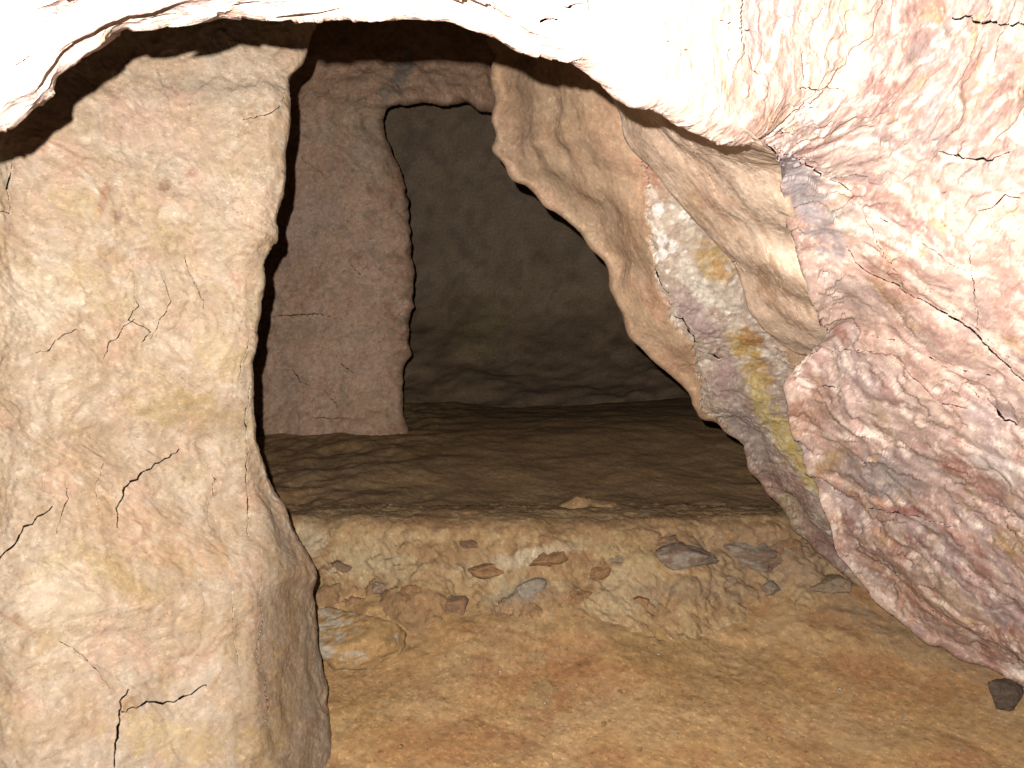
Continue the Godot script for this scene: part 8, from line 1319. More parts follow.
func data_ground() -> Dictionary:
	var net := [
		PackedVector3Array([Vector3(-1.600,-0.040,1.600),Vector3(-1.600,-0.030,0.400),Vector3(-1.600,-0.010,-0.600),Vector3(-1.600,-0.005,-1.250),Vector3(-1.600,0.022,-1.550),Vector3(-1.600,0.070,-1.800),Vector3(-1.600,0.100,-1.950),Vector3(-1.600,0.132,-2.080),Vector3(-1.600,0.177,-2.200),Vector3(-1.600,0.197,-2.400)]),
		PackedVector3Array([Vector3(-1.000,-0.040,1.600),Vector3(-1.000,-0.030,0.400),Vector3(-1.000,-0.010,-0.600),Vector3(-1.000,-0.005,-1.250),Vector3(-1.000,0.014,-1.550),Vector3(-1.000,0.050,-1.800),Vector3(-1.000,0.096,-1.950),Vector3(-1.000,0.143,-2.080),Vector3(-1.000,0.188,-2.200),Vector3(-1.000,0.208,-2.400)]),
		PackedVector3Array([Vector3(-0.600,-0.040,1.600),Vector3(-0.600,-0.030,0.400),Vector3(-0.600,-0.010,-0.600),Vector3(-0.600,-0.005,-1.250),Vector3(-0.600,0.009,-1.550),Vector3(-0.600,0.037,-1.800),Vector3(-0.600,0.055,-1.950),Vector3(-0.600,0.084,-2.080),Vector3(-0.600,0.129,-2.200),Vector3(-0.600,0.149,-2.400)]),
		PackedVector3Array([Vector3(-0.200,-0.040,1.600),Vector3(-0.200,-0.030,0.400),Vector3(-0.200,-0.010,-0.600),Vector3(-0.200,-0.005,-1.250),Vector3(-0.200,0.005,-1.550),Vector3(-0.200,0.025,-1.800),Vector3(-0.200,0.049,-1.950),Vector3(-0.200,0.084,-2.080),Vector3(-0.200,0.129,-2.200),Vector3(-0.200,0.149,-2.400)]),
		PackedVector3Array([Vector3(0.200,-0.040,1.600),Vector3(0.200,-0.030,0.400),Vector3(0.200,-0.010,-0.600),Vector3(0.200,-0.005,-1.250),Vector3(0.200,0.005,-1.550),Vector3(0.200,0.025,-1.800),Vector3(0.200,0.062,-1.950),Vector3(0.200,0.104,-2.080),Vector3(0.200,0.149,-2.200),Vector3(0.200,0.169,-2.400)]),
		PackedVector3Array([Vector3(0.600,-0.040,1.600),Vector3(0.600,-0.030,0.400),Vector3(0.600,-0.010,-0.600),Vector3(0.600,-0.005,-1.250),Vector3(0.600,0.005,-1.550),Vector3(0.600,0.025,-1.800),Vector3(0.600,0.039,-1.950),Vector3(0.600,0.066,-2.080),Vector3(0.600,0.111,-2.200),Vector3(0.600,0.131,-2.400)]),
		PackedVector3Array([Vector3(1.000,-0.040,1.600),Vector3(1.000,-0.030,0.400),Vector3(1.000,-0.010,-0.600),Vector3(1.000,-0.005,-1.250),Vector3(1.000,0.015,-1.550),Vector3(1.000,0.046,-1.800),Vector3(1.000,0.075,-1.950),Vector3(1.000,0.110,-2.080),Vector3(1.000,0.155,-2.200),Vector3(1.000,0.175,-2.400)]),
		PackedVector3Array([Vector3(1.400,-0.040,1.600),Vector3(1.400,-0.030,0.400),Vector3(1.400,-0.010,-0.600),Vector3(1.400,-0.005,-1.250),Vector3(1.400,0.032,-1.550),Vector3(1.400,0.079,-1.800),Vector3(1.400,0.126,-1.950),Vector3(1.400,0.169,-2.080),Vector3(1.400,0.214,-2.200),Vector3(1.400,0.234,-2.400)]),
		PackedVector3Array([Vector3(1.800,-0.040,1.600),Vector3(1.800,-0.030,0.400),Vector3(1.800,-0.010,-0.600),Vector3(1.800,-0.005,-1.250),Vector3(1.800,0.049,-1.550),Vector3(1.800,0.113,-1.800),Vector3(1.800,0.143,-1.950),Vector3(1.800,0.170,-2.080),Vector3(1.800,0.215,-2.200),Vector3(1.800,0.235,-2.400)]),
		PackedVector3Array([Vector3(2.400,-0.040,1.600),Vector3(2.400,-0.030,0.400),Vector3(2.400,-0.010,-0.600),Vector3(2.400,-0.005,-1.250),Vector3(2.400,0.074,-1.550),Vector3(2.400,0.163,-1.800),Vector3(2.400,0.227,-1.950),Vector3(2.400,0.270,-2.080),Vector3(2.400,0.315,-2.200),Vector3(2.400,0.335,-2.400)]),
	]
	var cracks := [
	]
	var stains := [  # earth stains, and shade painted along the foot of the leaning wall
		[Vector3(0.121,0.037,-1.857),Vector3(4.968,-0.014,0.287),Vector3(-0.126,-2.470,10.586),Color(0.400,0.170,0.070),0.60,0.50],
		[Vector3(-0.162,0.010,-1.642),Vector3(4.938,-0.015,-0.444),Vector3(0.132,-0.686,10.979),Color(0.420,0.190,0.080),0.55,0.50],
		[Vector3(-0.032,0.071,-2.007),Vector3(6.008,0.160,0.753),Vector3(-6.776,-6.534,20.668),Color(0.360,0.180,0.080),0.50,0.50],
		[Vector3(0.069,0.029,-1.823),Vector3(28.386,-0.605,4.401),Vector3(-4.059,-2.961,14.928),Color(0.480,0.360,0.180),0.70,0.50],
		[Vector3(0.402,0.065,-2.018),Vector3(5.838,-1.289,2.192),Vector3(-3.843,-1.945,8.880),Color(0.460,0.310,0.130),0.60,0.50],
		[Vector3(0.516,0.026,-1.828),Vector3(3.969,-0.129,1.439),Vector3(-2.331,-0.659,7.379),Color(0.420,0.250,0.100),0.50,0.50],
		[Vector3(1.031,0.085,-1.976),Vector3(5.168,-0.507,4.621),Vector3(-15.802,-4.224,8.871),Color(0.440,0.330,0.220),0.60,0.50],  # painted shade under the edge of the leaning wall
		[Vector3(0.911,0.124,-2.146),Vector3(5.327,-0.627,3.404),Vector3(-12.674,-8.042,14.932),Color(0.440,0.320,0.210),0.60,0.50],  # painted shade where floor, ledge and leaning wall meet
		[Vector3(1.131,0.071,-1.869),Vector3(6.604,-0.821,6.389),Vector3(-22.894,-5.525,12.567),Color(0.460,0.340,0.220),0.50,0.50],  # the same painted shade, further along the wall
		[Vector3(0.073,0.059,-1.946),Vector3(31.738,0.794,1.297),Vector3(-1.733,-12.288,43.784),Color(0.520,0.400,0.220),0.50,0.50],
		[Vector3(0.823,0.017,-1.632),Vector3(3.715,0.005,1.338),Vector3(3.071,-1.753,20.225),Color(0.500,0.330,0.150),0.40,0.50],
		[Vector3(-0.377,0.019,-1.707),Vector3(10.735,-0.102,-2.167),Vector3(0.360,-0.906,9.242),Color(0.460,0.300,0.120),0.50,0.50],
		[Vector3(0.242,0.092,-2.051),Vector3(4.514,-0.406,0.340),Vector3(2.076,-10.765,31.139),Color(0.400,0.260,0.130),0.60,0.50],
		[Vector3(0.435,0.023,-1.797),Vector3(34.117,-0.963,7.403),Vector3(0.313,-10.217,86.741),Color(0.250,0.130,0.060),0.60,0.50],
	]
	var zone := PackedVector2Array([])
	return {net = net, across = [86, 58, 57, 57, 57, 58, 58, 51, 12], along = [12, 12, 12, 60, 43, 24, 20, 18, 26], cracks = cracks, stains = stains, zone = zone, flip = false}

func data_ledge() -> Dictionary:
	var net := [
		PackedVector3Array([Vector3(-1.300,-0.020,-1.966),Vector3(-1.300,0.060,-2.076),Vector3(-1.300,0.115,-2.156),Vector3(-1.300,0.185,-2.219),Vector3(-1.300,0.260,-2.263),Vector3(-1.300,0.292,-2.292),Vector3(-1.300,0.305,-2.327),Vector3(-1.300,0.303,-2.400),Vector3(-1.300,0.280,-2.550),Vector3(-1.300,0.200,-2.750)]),
		PackedVector3Array([Vector3(-1.210,-0.020,-1.971),Vector3(-1.210,0.060,-2.081),Vector3(-1.210,0.120,-2.166),Vector3(-1.210,0.190,-2.228),Vector3(-1.210,0.254,-2.266),Vector3(-1.210,0.286,-2.294),Vector3(-1.210,0.299,-2.328),Vector3(-1.210,0.303,-2.400),Vector3(-1.210,0.280,-2.550),Vector3(-1.210,0.200,-2.750)]),
		PackedVector3Array([Vector3(-1.120,-0.020,-1.988),Vector3(-1.120,0.060,-2.098),Vector3(-1.120,0.145,-2.198),Vector3(-1.120,0.215,-2.255),Vector3(-1.120,0.257,-2.274),Vector3(-1.120,0.289,-2.301),Vector3(-1.120,0.302,-2.334),Vector3(-1.120,0.303,-2.400),Vector3(-1.120,0.280,-2.550),Vector3(-1.120,0.200,-2.750)]),
		PackedVector3Array([Vector3(-1.030,-0.020,-1.950),Vector3(-1.030,0.060,-2.060),Vector3(-1.030,0.133,-2.128),Vector3(-1.030,0.203,-2.196),Vector3(-1.030,0.251,-2.255),Vector3(-1.030,0.283,-2.286),Vector3(-1.030,0.296,-2.322),Vector3(-1.030,0.303,-2.400),Vector3(-1.030,0.280,-2.550),Vector3(-1.030,0.200,-2.750)]),
		PackedVector3Array([Vector3(-0.940,-0.020,-1.965),Vector3(-0.940,0.060,-2.075),Vector3(-0.940,0.138,-2.153),Vector3(-0.940,0.208,-2.216),Vector3(-0.940,0.263,-2.263),Vector3(-0.940,0.295,-2.292),Vector3(-0.940,0.308,-2.327),Vector3(-0.940,0.303,-2.400),Vector3(-0.940,0.280,-2.550),Vector3(-0.940,0.200,-2.750)]),
		PackedVector3Array([Vector3(-0.850,-0.020,-2.006),Vector3(-0.850,0.060,-2.116),Vector3(-0.850,0.129,-2.177),Vector3(-0.850,0.199,-2.228),Vector3(-0.850,0.264,-2.283),Vector3(-0.850,0.296,-2.308),Vector3(-0.850,0.309,-2.339),Vector3(-0.850,0.303,-2.400),Vector3(-0.850,0.280,-2.550),Vector3(-0.850,0.200,-2.750)]),
		PackedVector3Array([Vector3(-0.760,-0.020,-1.980),Vector3(-0.760,0.060,-2.090),Vector3(-0.760,0.117,-2.141),Vector3(-0.760,0.187,-2.200),Vector3(-0.760,0.266,-2.270),Vector3(-0.760,0.298,-2.298),Vector3(-0.760,0.311,-2.331),Vector3(-0.760,0.303,-2.400),Vector3(-0.760,0.280,-2.550),Vector3(-0.760,0.200,-2.750)]),
		PackedVector3Array([Vector3(-0.670,-0.020,-2.008),Vector3(-0.670,0.060,-2.118),Vector3(-0.670,0.144,-2.189),Vector3(-0.670,0.214,-2.240),Vector3(-0.670,0.269,-2.284),Vector3(-0.670,0.301,-2.309),Vector3(-0.670,0.314,-2.340),Vector3(-0.670,0.303,-2.400),Vector3(-0.670,0.280,-2.550),Vector3(-0.670,0.200,-2.750)]),
		PackedVector3Array([Vector3(-0.580,-0.020,-1.981),Vector3(-0.580,0.060,-2.091),Vector3(-0.580,0.145,-2.186),Vector3(-0.580,0.215,-2.245),Vector3(-0.580,0.254,-2.271),Vector3(-0.580,0.286,-2.298),Vector3(-0.580,0.299,-2.331),Vector3(-0.580,0.303,-2.400),Vector3(-0.580,0.280,-2.550),Vector3(-0.580,0.200,-2.750)]),
		PackedVector3Array([Vector3(-0.490,-0.020,-1.981),Vector3(-0.490,0.060,-2.091),Vector3(-0.490,0.129,-2.180),Vector3(-0.490,0.199,-2.239),Vector3(-0.490,0.265,-2.270),Vector3(-0.490,0.297,-2.298),Vector3(-0.490,0.310,-2.331),Vector3(-0.490,0.303,-2.400),Vector3(-0.490,0.280,-2.550),Vector3(-0.490,0.200,-2.750)]),
		PackedVector3Array([Vector3(-0.400,-0.020,-1.991),Vector3(-0.400,0.060,-2.101),Vector3(-0.400,0.127,-2.182),Vector3(-0.400,0.197,-2.238),Vector3(-0.400,0.260,-2.275),Vector3(-0.400,0.292,-2.302),Vector3(-0.400,0.305,-2.334),Vector3(-0.400,0.303,-2.400),Vector3(-0.400,0.280,-2.550),Vector3(-0.400,0.200,-2.750)]),
		PackedVector3Array([Vector3(-0.310,-0.020,-1.964),Vector3(-0.310,0.060,-2.074),Vector3(-0.310,0.138,-2.143),Vector3(-0.310,0.208,-2.207),Vector3(-0.310,0.254,-2.262),Vector3(-0.310,0.286,-2.292),Vector3(-0.310,0.299,-2.326),Vector3(-0.310,0.303,-2.400),Vector3(-0.310,0.280,-2.550),Vector3(-0.310,0.200,-2.750)]),
		PackedVector3Array([Vector3(-0.220,-0.020,-1.948),Vector3(-0.220,0.060,-2.058),Vector3(-0.220,0.136,-2.130),Vector3(-0.220,0.206,-2.198),Vector3(-0.220,0.251,-2.254),Vector3(-0.220,0.283,-2.285),Vector3(-0.220,0.296,-2.322),Vector3(-0.220,0.303,-2.400),Vector3(-0.220,0.280,-2.550),Vector3(-0.220,0.200,-2.750)]),
		PackedVector3Array([Vector3(-0.130,-0.020,-1.962),Vector3(-0.130,0.060,-2.072),Vector3(-0.130,0.117,-2.180),Vector3(-0.130,0.187,-2.244),Vector3(-0.130,0.251,-2.261),Vector3(-0.130,0.283,-2.291),Vector3(-0.130,0.296,-2.326),Vector3(-0.130,0.303,-2.400),Vector3(-0.130,0.280,-2.550),Vector3(-0.130,0.200,-2.750)]),
		PackedVector3Array([Vector3(-0.040,-0.020,-1.929),Vector3(-0.040,0.060,-2.039),Vector3(-0.040,0.124,-2.140),Vector3(-0.040,0.194,-2.215),Vector3(-0.040,0.253,-2.244),Vector3(-0.040,0.285,-2.277),Vector3(-0.040,0.298,-2.316),Vector3(-0.040,0.303,-2.400),Vector3(-0.040,0.280,-2.550),Vector3(-0.040,0.200,-2.750)]),
		PackedVector3Array([Vector3(0.050,-0.020,-1.935),Vector3(0.050,0.060,-2.045),Vector3(0.050,0.121,-2.107),Vector3(0.050,0.191,-2.179),Vector3(0.050,0.264,-2.247),Vector3(0.050,0.296,-2.280),Vector3(0.050,0.309,-2.317),Vector3(0.050,0.303,-2.400),Vector3(0.050,0.280,-2.550),Vector3(0.050,0.200,-2.750)]),
		PackedVector3Array([Vector3(0.140,-0.020,-1.898),Vector3(0.140,0.060,-2.008),Vector3(0.140,0.118,-2.096),Vector3(0.140,0.188,-2.179),Vector3(0.140,0.250,-2.229),Vector3(0.140,0.282,-2.265),Vector3(0.140,0.295,-2.307),Vector3(0.140,0.303,-2.400),Vector3(0.140,0.280,-2.550),Vector3(0.140,0.200,-2.750)]),
		PackedVector3Array([Vector3(0.230,-0.020,-1.925),Vector3(0.230,0.060,-2.035),Vector3(0.230,0.127,-2.115),Vector3(0.230,0.197,-2.190),Vector3(0.230,0.259,-2.242),Vector3(0.230,0.291,-2.276),Vector3(0.230,0.304,-2.314),Vector3(0.230,0.303,-2.400),Vector3(0.230,0.280,-2.550),Vector3(0.230,0.200,-2.750)]),
		PackedVector3Array([Vector3(0.320,-0.020,-1.929),Vector3(0.320,0.060,-2.039),Vector3(0.320,0.139,-2.136),Vector3(0.320,0.209,-2.211),Vector3(0.320,0.254,-2.245),Vector3(0.320,0.286,-2.278),Vector3(0.320,0.299,-2.316),Vector3(0.320,0.303,-2.400),Vector3(0.320,0.280,-2.550),Vector3(0.320,0.200,-2.750)]),
		PackedVector3Array([Vector3(0.410,-0.020,-1.922),Vector3(0.410,0.060,-2.032),Vector3(0.410,0.127,-2.117),Vector3(0.410,0.197,-2.195),Vector3(0.410,0.257,-2.245),Vector3(0.410,0.291,-2.275),Vector3(0.410,0.307,-2.314),Vector3(0.410,0.303,-2.400),Vector3(0.410,0.280,-2.550),Vector3(0.410,0.200,-2.750)]),
		PackedVector3Array([Vector3(0.500,-0.020,-1.911),Vector3(0.500,0.060,-2.021),Vector3(0.500,0.149,-2.121),Vector3(0.500,0.219,-2.205),Vector3(0.500,0.253,-2.244),Vector3(0.500,0.288,-2.271),Vector3(0.500,0.306,-2.310),Vector3(0.500,0.303,-2.400),Vector3(0.500,0.280,-2.550),Vector3(0.500,0.200,-2.750)]),
		PackedVector3Array([Vector3(0.590,-0.020,-1.954),Vector3(0.590,0.060,-2.064),Vector3(0.590,0.130,-2.149),Vector3(0.590,0.200,-2.222),Vector3(0.590,0.241,-2.269),Vector3(0.590,0.278,-2.288),Vector3(0.590,0.298,-2.323),Vector3(0.590,0.303,-2.400),Vector3(0.590,0.280,-2.550),Vector3(0.590,0.200,-2.750)]),
		PackedVector3Array([Vector3(0.680,-0.020,-1.972),Vector3(0.680,0.060,-2.082),Vector3(0.680,0.122,-2.175),Vector3(0.680,0.192,-2.244),Vector3(0.680,0.237,-2.281),Vector3(0.680,0.275,-2.295),Vector3(0.680,0.297,-2.329),Vector3(0.680,0.303,-2.400),Vector3(0.680,0.280,-2.550),Vector3(0.680,0.200,-2.750)]),
		PackedVector3Array([Vector3(0.770,-0.020,-1.995),Vector3(0.770,0.060,-2.105),Vector3(0.770,0.112,-2.196),Vector3(0.770,0.182,-2.260),Vector3(0.770,0.241,-2.296),Vector3(0.770,0.281,-2.304),Vector3(0.770,0.305,-2.335),Vector3(0.770,0.303,-2.400),Vector3(0.770,0.280,-2.550),Vector3(0.770,0.200,-2.750)]),
		PackedVector3Array([Vector3(0.860,-0.020,-1.986),Vector3(0.860,0.060,-2.096),Vector3(0.860,0.140,-2.179),Vector3(0.860,0.210,-2.246),Vector3(0.860,0.232,-2.293),Vector3(0.860,0.272,-2.300),Vector3(0.860,0.297,-2.333),Vector3(0.860,0.303,-2.400),Vector3(0.860,0.280,-2.550),Vector3(0.860,0.200,-2.750)]),
		PackedVector3Array([Vector3(0.950,-0.020,-2.014),Vector3(0.950,0.060,-2.124),Vector3(0.950,0.131,-2.199),Vector3(0.950,0.201,-2.258),Vector3(0.950,0.232,-2.307),Vector3(0.950,0.272,-2.312),Vector3(0.950,0.297,-2.341),Vector3(0.950,0.303,-2.400),Vector3(0.950,0.280,-2.550),Vector3(0.950,0.200,-2.750)]),
		PackedVector3Array([Vector3(1.040,-0.020,-2.035),Vector3(1.040,0.060,-2.145),Vector3(1.040,0.132,-2.225),Vector3(1.040,0.202,-2.277),Vector3(1.040,0.232,-2.318),Vector3(1.040,0.272,-2.320),Vector3(1.040,0.297,-2.348),Vector3(1.040,0.303,-2.400),Vector3(1.040,0.280,-2.550),Vector3(1.040,0.200,-2.750)]),
		PackedVector3Array([Vector3(1.130,-0.020,-2.039),Vector3(1.130,0.060,-2.149),Vector3(1.130,0.142,-2.260),Vector3(1.130,0.212,-2.311),Vector3(1.130,0.242,-2.319),Vector3(1.130,0.282,-2.322),Vector3(1.130,0.307,-2.349),Vector3(1.130,0.303,-2.400),Vector3(1.130,0.280,-2.550),Vector3(1.130,0.200,-2.750)]),
		PackedVector3Array([Vector3(1.220,-0.020,-2.034),Vector3(1.220,0.060,-2.144),Vector3(1.220,0.146,-2.242),Vector3(1.220,0.216,-2.295),Vector3(1.220,0.249,-2.317),Vector3(1.220,0.289,-2.319),Vector3(1.220,0.314,-2.347),Vector3(1.220,0.303,-2.400),Vector3(1.220,0.280,-2.550),Vector3(1.220,0.200,-2.750)]),
		PackedVector3Array([Vector3(1.310,-0.020,-2.053),Vector3(1.310,0.060,-2.163),Vector3(1.310,0.143,-2.263),Vector3(1.310,0.213,-2.310),Vector3(1.310,0.240,-2.327),Vector3(1.310,0.280,-2.327),Vector3(1.310,0.305,-2.353),Vector3(1.310,0.303,-2.400),Vector3(1.310,0.280,-2.550),Vector3(1.310,0.200,-2.750)]),
		PackedVector3Array([Vector3(1.400,-0.020,-2.066),Vector3(1.400,0.060,-2.176),Vector3(1.400,0.126,-2.257),Vector3(1.400,0.196,-2.301),Vector3(1.400,0.247,-2.333),Vector3(1.400,0.287,-2.332),Vector3(1.400,0.312,-2.357),Vector3(1.400,0.303,-2.400),Vector3(1.400,0.280,-2.550),Vector3(1.400,0.200,-2.750)]),
		PackedVector3Array([Vector3(1.490,-0.020,-2.065),Vector3(1.490,0.060,-2.175),Vector3(1.490,0.147,-2.265),Vector3(1.490,0.217,-2.308),Vector3(1.490,0.245,-2.333),Vector3(1.490,0.285,-2.332),Vector3(1.490,0.310,-2.357),Vector3(1.490,0.303,-2.400),Vector3(1.490,0.280,-2.550),Vector3(1.490,0.200,-2.750)]),
	]
	var cracks := [
	]
	var stains := [  # crust and earth stains, and shade painted over the rubble at the right
		[Vector3(-0.608,0.270,-2.284),Vector3(20.544,2.509,-0.894),Vector3(-0.216,-14.371,10.654),Color(0.660,0.550,0.380),0.90,0.50],
		[Vector3(-0.437,0.206,-2.245),Vector3(8.306,1.671,-1.131),Vector3(2.988,-14.781,7.669),Color(0.620,0.490,0.300),0.90,0.50],
		[Vector3(-0.327,0.193,-2.198),Vector3(8.215,1.377,2.744),Vector3(-5.700,-16.359,12.438),Color(0.620,0.490,0.300),0.80,0.50],
		[Vector3(-0.381,0.258,-2.273),Vector3(10.992,1.046,-0.029),Vector3(-0.690,-32.581,24.122),Color(0.620,0.490,0.300),0.60,0.50],
		[Vector3(-0.021,0.210,-2.217),Vector3(7.025,2.450,0.960),Vector3(5.651,-31.722,19.961),Color(0.660,0.550,0.380),0.95,0.50],
		[Vector3(-0.095,0.167,-2.225),Vector3(9.286,0.948,3.920),Vector3(-14.021,-46.392,29.870),Color(0.620,0.490,0.300),0.80,0.50],
		[Vector3(0.082,0.237,-2.220),Vector3(8.445,0.952,-0.373),Vector3(6.987,-39.587,36.004),Color(0.660,0.550,0.380),0.80,0.50],
		[Vector3(0.309,0.152,-2.150),Vector3(8.972,-5.320,5.649),Vector3(-9.187,-6.146,7.299),Color(0.620,0.490,0.300),0.85,0.50],
		[Vector3(0.246,0.104,-2.090),Vector3(11.990,-5.401,5.079),Vector3(-16.786,-17.290,21.925),Color(0.620,0.490,0.300),0.70,0.50],
		[Vector3(0.373,0.194,-2.195),Vector3(10.725,-3.097,3.615),Vector3(-7.706,-13.519,12.531),Color(0.620,0.490,0.300),0.70,0.50],
		[Vector3(0.231,0.255,-2.238),Vector3(11.053,-2.270,1.154),Vector3(-6.335,-28.786,26.211),Color(0.620,0.490,0.300),0.50,0.50],
		[Vector3(0.051,0.155,-2.143),Vector3(10.161,0.839,0.994),Vector3(-1.417,-17.601,18.384),Color(0.380,0.320,0.240),0.80,0.50],
		[Vector3(-0.020,0.128,-2.137),Vector3(16.436,3.321,2.561),Vector3(-2.880,-15.086,17.411),Color(0.420,0.340,0.250),0.70,0.50],
		[Vector3(-0.155,0.220,-2.247),Vector3(9.645,-4.615,-1.851),Vector3(-7.778,-21.178,9.775),Color(0.400,0.250,0.130),0.60,0.50],
		[Vector3(-0.234,0.155,-2.144),Vector3(8.315,-2.372,1.005),Vector3(-5.995,-13.033,12.695),Color(0.440,0.270,0.130),0.70,0.50],
		[Vector3(0.122,0.136,-2.119),Vector3(17.665,-0.671,0.327),Vector3(0.233,-14.162,18.112),Color(0.360,0.200,0.100),0.70,0.50],
		[Vector3(0.699,0.210,-2.267),Vector3(3.360,-1.267,0.123),Vector3(-0.779,-9.233,7.715),Color(0.400,0.280,0.180),0.80,0.50],  # shade tone painted on the rubble
		[Vector3(0.537,0.155,-2.144),Vector3(4.056,-2.054,-0.126),Vector3(2.114,-18.107,19.336),Color(0.360,0.260,0.170),0.80,0.50],  # shade tone painted low on the rubble
		[Vector3(0.849,0.184,-2.221),Vector3(8.252,-0.745,3.833),Vector3(-3.537,-9.309,7.315),Color(0.400,0.285,0.190),0.70,0.50],  # shade tone painted on the rubble next to the leaning wall
		[Vector3(-0.469,0.115,-2.167),Vector3(6.899,-0.602,-0.266),Vector3(-3.305,-14.844,17.861),Color(0.360,0.220,0.120),0.70,0.50],
		[Vector3(-0.034,0.104,-2.109),Vector3(2.845,0.472,0.265),Vector3(-3.681,-17.403,25.623),Color(0.440,0.260,0.130),0.70,0.50],
		[Vector3(-0.334,0.248,-2.258),Vector3(8.203,1.092,0.058),Vector3(-1.477,-21.707,21.832),Color(0.440,0.270,0.140),0.50,0.50],
		[Vector3(-0.553,0.293,-2.307),Vector3(7.914,1.718,-0.997),Vector3(-7.093,-19.331,40.600),Color(0.440,0.260,0.130),0.60,0.50],
		[Vector3(-0.189,0.295,-2.321),Vector3(4.094,0.001,-0.309),Vector3(1.220,-9.956,42.006),Color(0.460,0.270,0.130),0.70,0.50],
		[Vector3(0.236,0.300,-2.297),Vector3(4.719,-0.199,0.386),Vector3(1.197,-13.398,45.536),Color(0.440,0.280,0.140),0.60,0.50],
		[Vector3(0.377,0.229,-2.224),Vector3(7.972,-2.511,2.441),Vector3(-6.084,-12.204,8.960),Color(0.500,0.380,0.180),0.50,0.50],
	]
	var zone := PackedVector2Array([])
	return {net = net, across = [14, 15, 16, 14, 14, 15, 15, 14, 14, 14, 15, 14, 15, 15, 15, 14, 14, 15, 14, 15, 15, 14, 14, 14, 14, 14, 14, 14, 14, 14, 14], along = [22, 19, 15, 11, 7, 6, 11, 21, 27], cracks = cracks, stains = stains, zone = zone, flip = false}

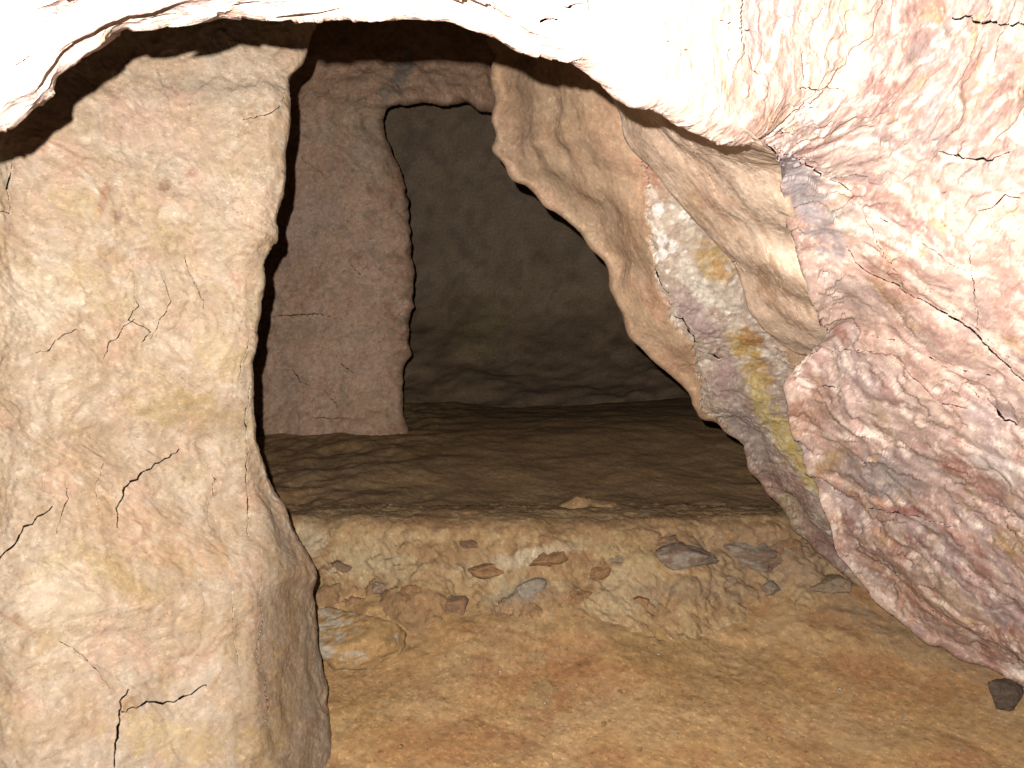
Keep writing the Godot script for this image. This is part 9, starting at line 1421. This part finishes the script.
func data_chamber() -> Dictionary:
	var net := [
		PackedVector3Array([Vector3(-3.200,0.158,-2.300),Vector3(-3.200,0.275,-2.360),Vector3(-3.200,0.267,-2.500),Vector3(-3.200,0.253,-2.750),Vector3(-3.200,0.260,-3.200),Vector3(-3.200,0.248,-4.000),Vector3(-3.200,0.201,-5.000),Vector3(-3.200,0.071,-6.800)]),
		PackedVector3Array([Vector3(-2.200,0.179,-2.300),Vector3(-2.200,0.294,-2.360),Vector3(-2.200,0.281,-2.500),Vector3(-2.200,0.252,-2.750),Vector3(-2.200,0.239,-3.200),Vector3(-2.200,0.261,-4.000),Vector3(-2.200,0.190,-5.000),Vector3(-2.200,0.079,-6.800)]),
		PackedVector3Array([Vector3(-1.300,0.174,-2.300),Vector3(-1.300,0.293,-2.360),Vector3(-1.300,0.288,-2.500),Vector3(-1.300,0.270,-2.750),Vector3(-1.300,0.251,-3.200),Vector3(-1.300,0.241,-4.000),Vector3(-1.300,0.210,-5.000),Vector3(-1.300,0.091,-6.800)]),
		PackedVector3Array([Vector3(-0.500,0.158,-2.300),Vector3(-0.500,0.276,-2.360),Vector3(-0.500,0.269,-2.500),Vector3(-0.500,0.257,-2.750),Vector3(-0.500,0.261,-3.200),Vector3(-0.500,0.244,-4.000),Vector3(-0.500,0.205,-5.000),Vector3(-0.500,0.074,-6.800)]),
		PackedVector3Array([Vector3(0.100,0.165,-2.300),Vector3(0.100,0.280,-2.360),Vector3(0.100,0.268,-2.500),Vector3(0.100,0.246,-2.750),Vector3(0.100,0.249,-3.200),Vector3(0.100,0.258,-4.000),Vector3(0.100,0.190,-5.000),Vector3(0.100,0.068,-6.800)]),
		PackedVector3Array([Vector3(0.700,0.180,-2.300),Vector3(0.700,0.295,-2.360),Vector3(0.700,0.282,-2.500),Vector3(0.700,0.257,-2.750),Vector3(0.700,0.253,-3.200),Vector3(0.700,0.285,-4.000),Vector3(0.700,0.216,-5.000),Vector3(0.700,0.105,-6.800)]),
		PackedVector3Array([Vector3(1.300,0.179,-2.300),Vector3(1.300,0.298,-2.360),Vector3(1.300,0.290,-2.500),Vector3(1.300,0.276,-2.750),Vector3(1.300,0.278,-3.200),Vector3(1.300,0.302,-4.000),Vector3(1.300,0.260,-5.000),Vector3(1.300,0.147,-6.800)]),
		PackedVector3Array([Vector3(2.100,0.161,-2.300),Vector3(2.100,0.279,-2.360),Vector3(2.100,0.275,-2.500),Vector3(2.100,0.278,-2.750),Vector3(2.100,0.319,-3.200),Vector3(2.100,0.334,-4.000),Vector3(2.100,0.305,-5.000),Vector3(2.100,0.176,-6.800)]),
		PackedVector3Array([Vector3(3.200,0.172,-2.300),Vector3(3.200,0.287,-2.360),Vector3(3.200,0.273,-2.500),Vector3(3.200,0.269,-2.750),Vector3(3.200,0.333,-3.200),Vector3(3.200,0.412,-4.000),Vector3(3.200,0.338,-5.000),Vector3(3.200,0.221,-6.800)]),
	]
	var cracks := [
	]
	var stains := [  # earth stains, and orange streaks painted as lit rubble ridges
		[Vector3(-0.738,0.261,-3.110),Vector3(4.112,0.022,-0.941),Vector3(-0.059,-0.006,3.073),Color(0.320,0.220,0.140),0.50,0.50],
		[Vector3(-0.253,0.256,-3.129),Vector3(3.877,-0.113,0.070),Vector3(-5.527,0.070,4.831),Color(0.400,0.260,0.150),0.60,0.50],
		[Vector3(0.489,0.246,-2.921),Vector3(3.745,0.069,1.186),Vector3(-16.852,-0.275,4.855),Color(0.620,0.400,0.220),0.80,0.50],  # painted light: a rubble ridge catching the flash
		[Vector3(0.634,0.257,-2.721),Vector3(6.535,0.315,1.956),Vector3(-17.043,0.027,5.327),Color(0.620,0.400,0.230),0.70,0.50],  # painted light on a second ridge
		[Vector3(0.833,0.256,-2.858),Vector3(4.968,0.219,1.860),Vector3(-14.297,-0.365,5.146),Color(0.600,0.380,0.220),0.70,0.50],  # painted light on the ridge furthest right
		[Vector3(0.137,0.243,-2.904),Vector3(24.747,0.002,-1.365),Vector3(4.508,-0.023,3.619),Color(0.460,0.290,0.170),0.70,0.50],
		[Vector3(0.403,0.249,-3.159),Vector3(3.660,0.006,0.900),Vector3(-17.299,-0.210,7.514),Color(0.440,0.280,0.160),0.60,0.50],
		[Vector3(-0.150,0.251,-2.718),Vector3(4.622,-0.089,-0.051),Vector3(-5.460,0.548,8.372),Color(0.400,0.260,0.150),0.50,0.50],
		[Vector3(-0.466,0.259,-2.691),Vector3(3.544,-0.088,-0.588),Vector3(0.487,0.291,6.876),Color(0.300,0.200,0.130),0.50,0.50],
		[Vector3(0.115,0.249,-3.158),Vector3(5.281,-0.055,0.986),Vector3(-11.994,-0.001,5.130),Color(0.420,0.260,0.150),0.60,0.50],
	]
	var zone := PackedVector2Array([])
	return {net = net, across = [40, 69, 62, 46, 46, 46, 62, 44], along = [11, 11, 19, 29, 43, 44, 60], cracks = cracks, stains = stains, zone = zone, flip = false}
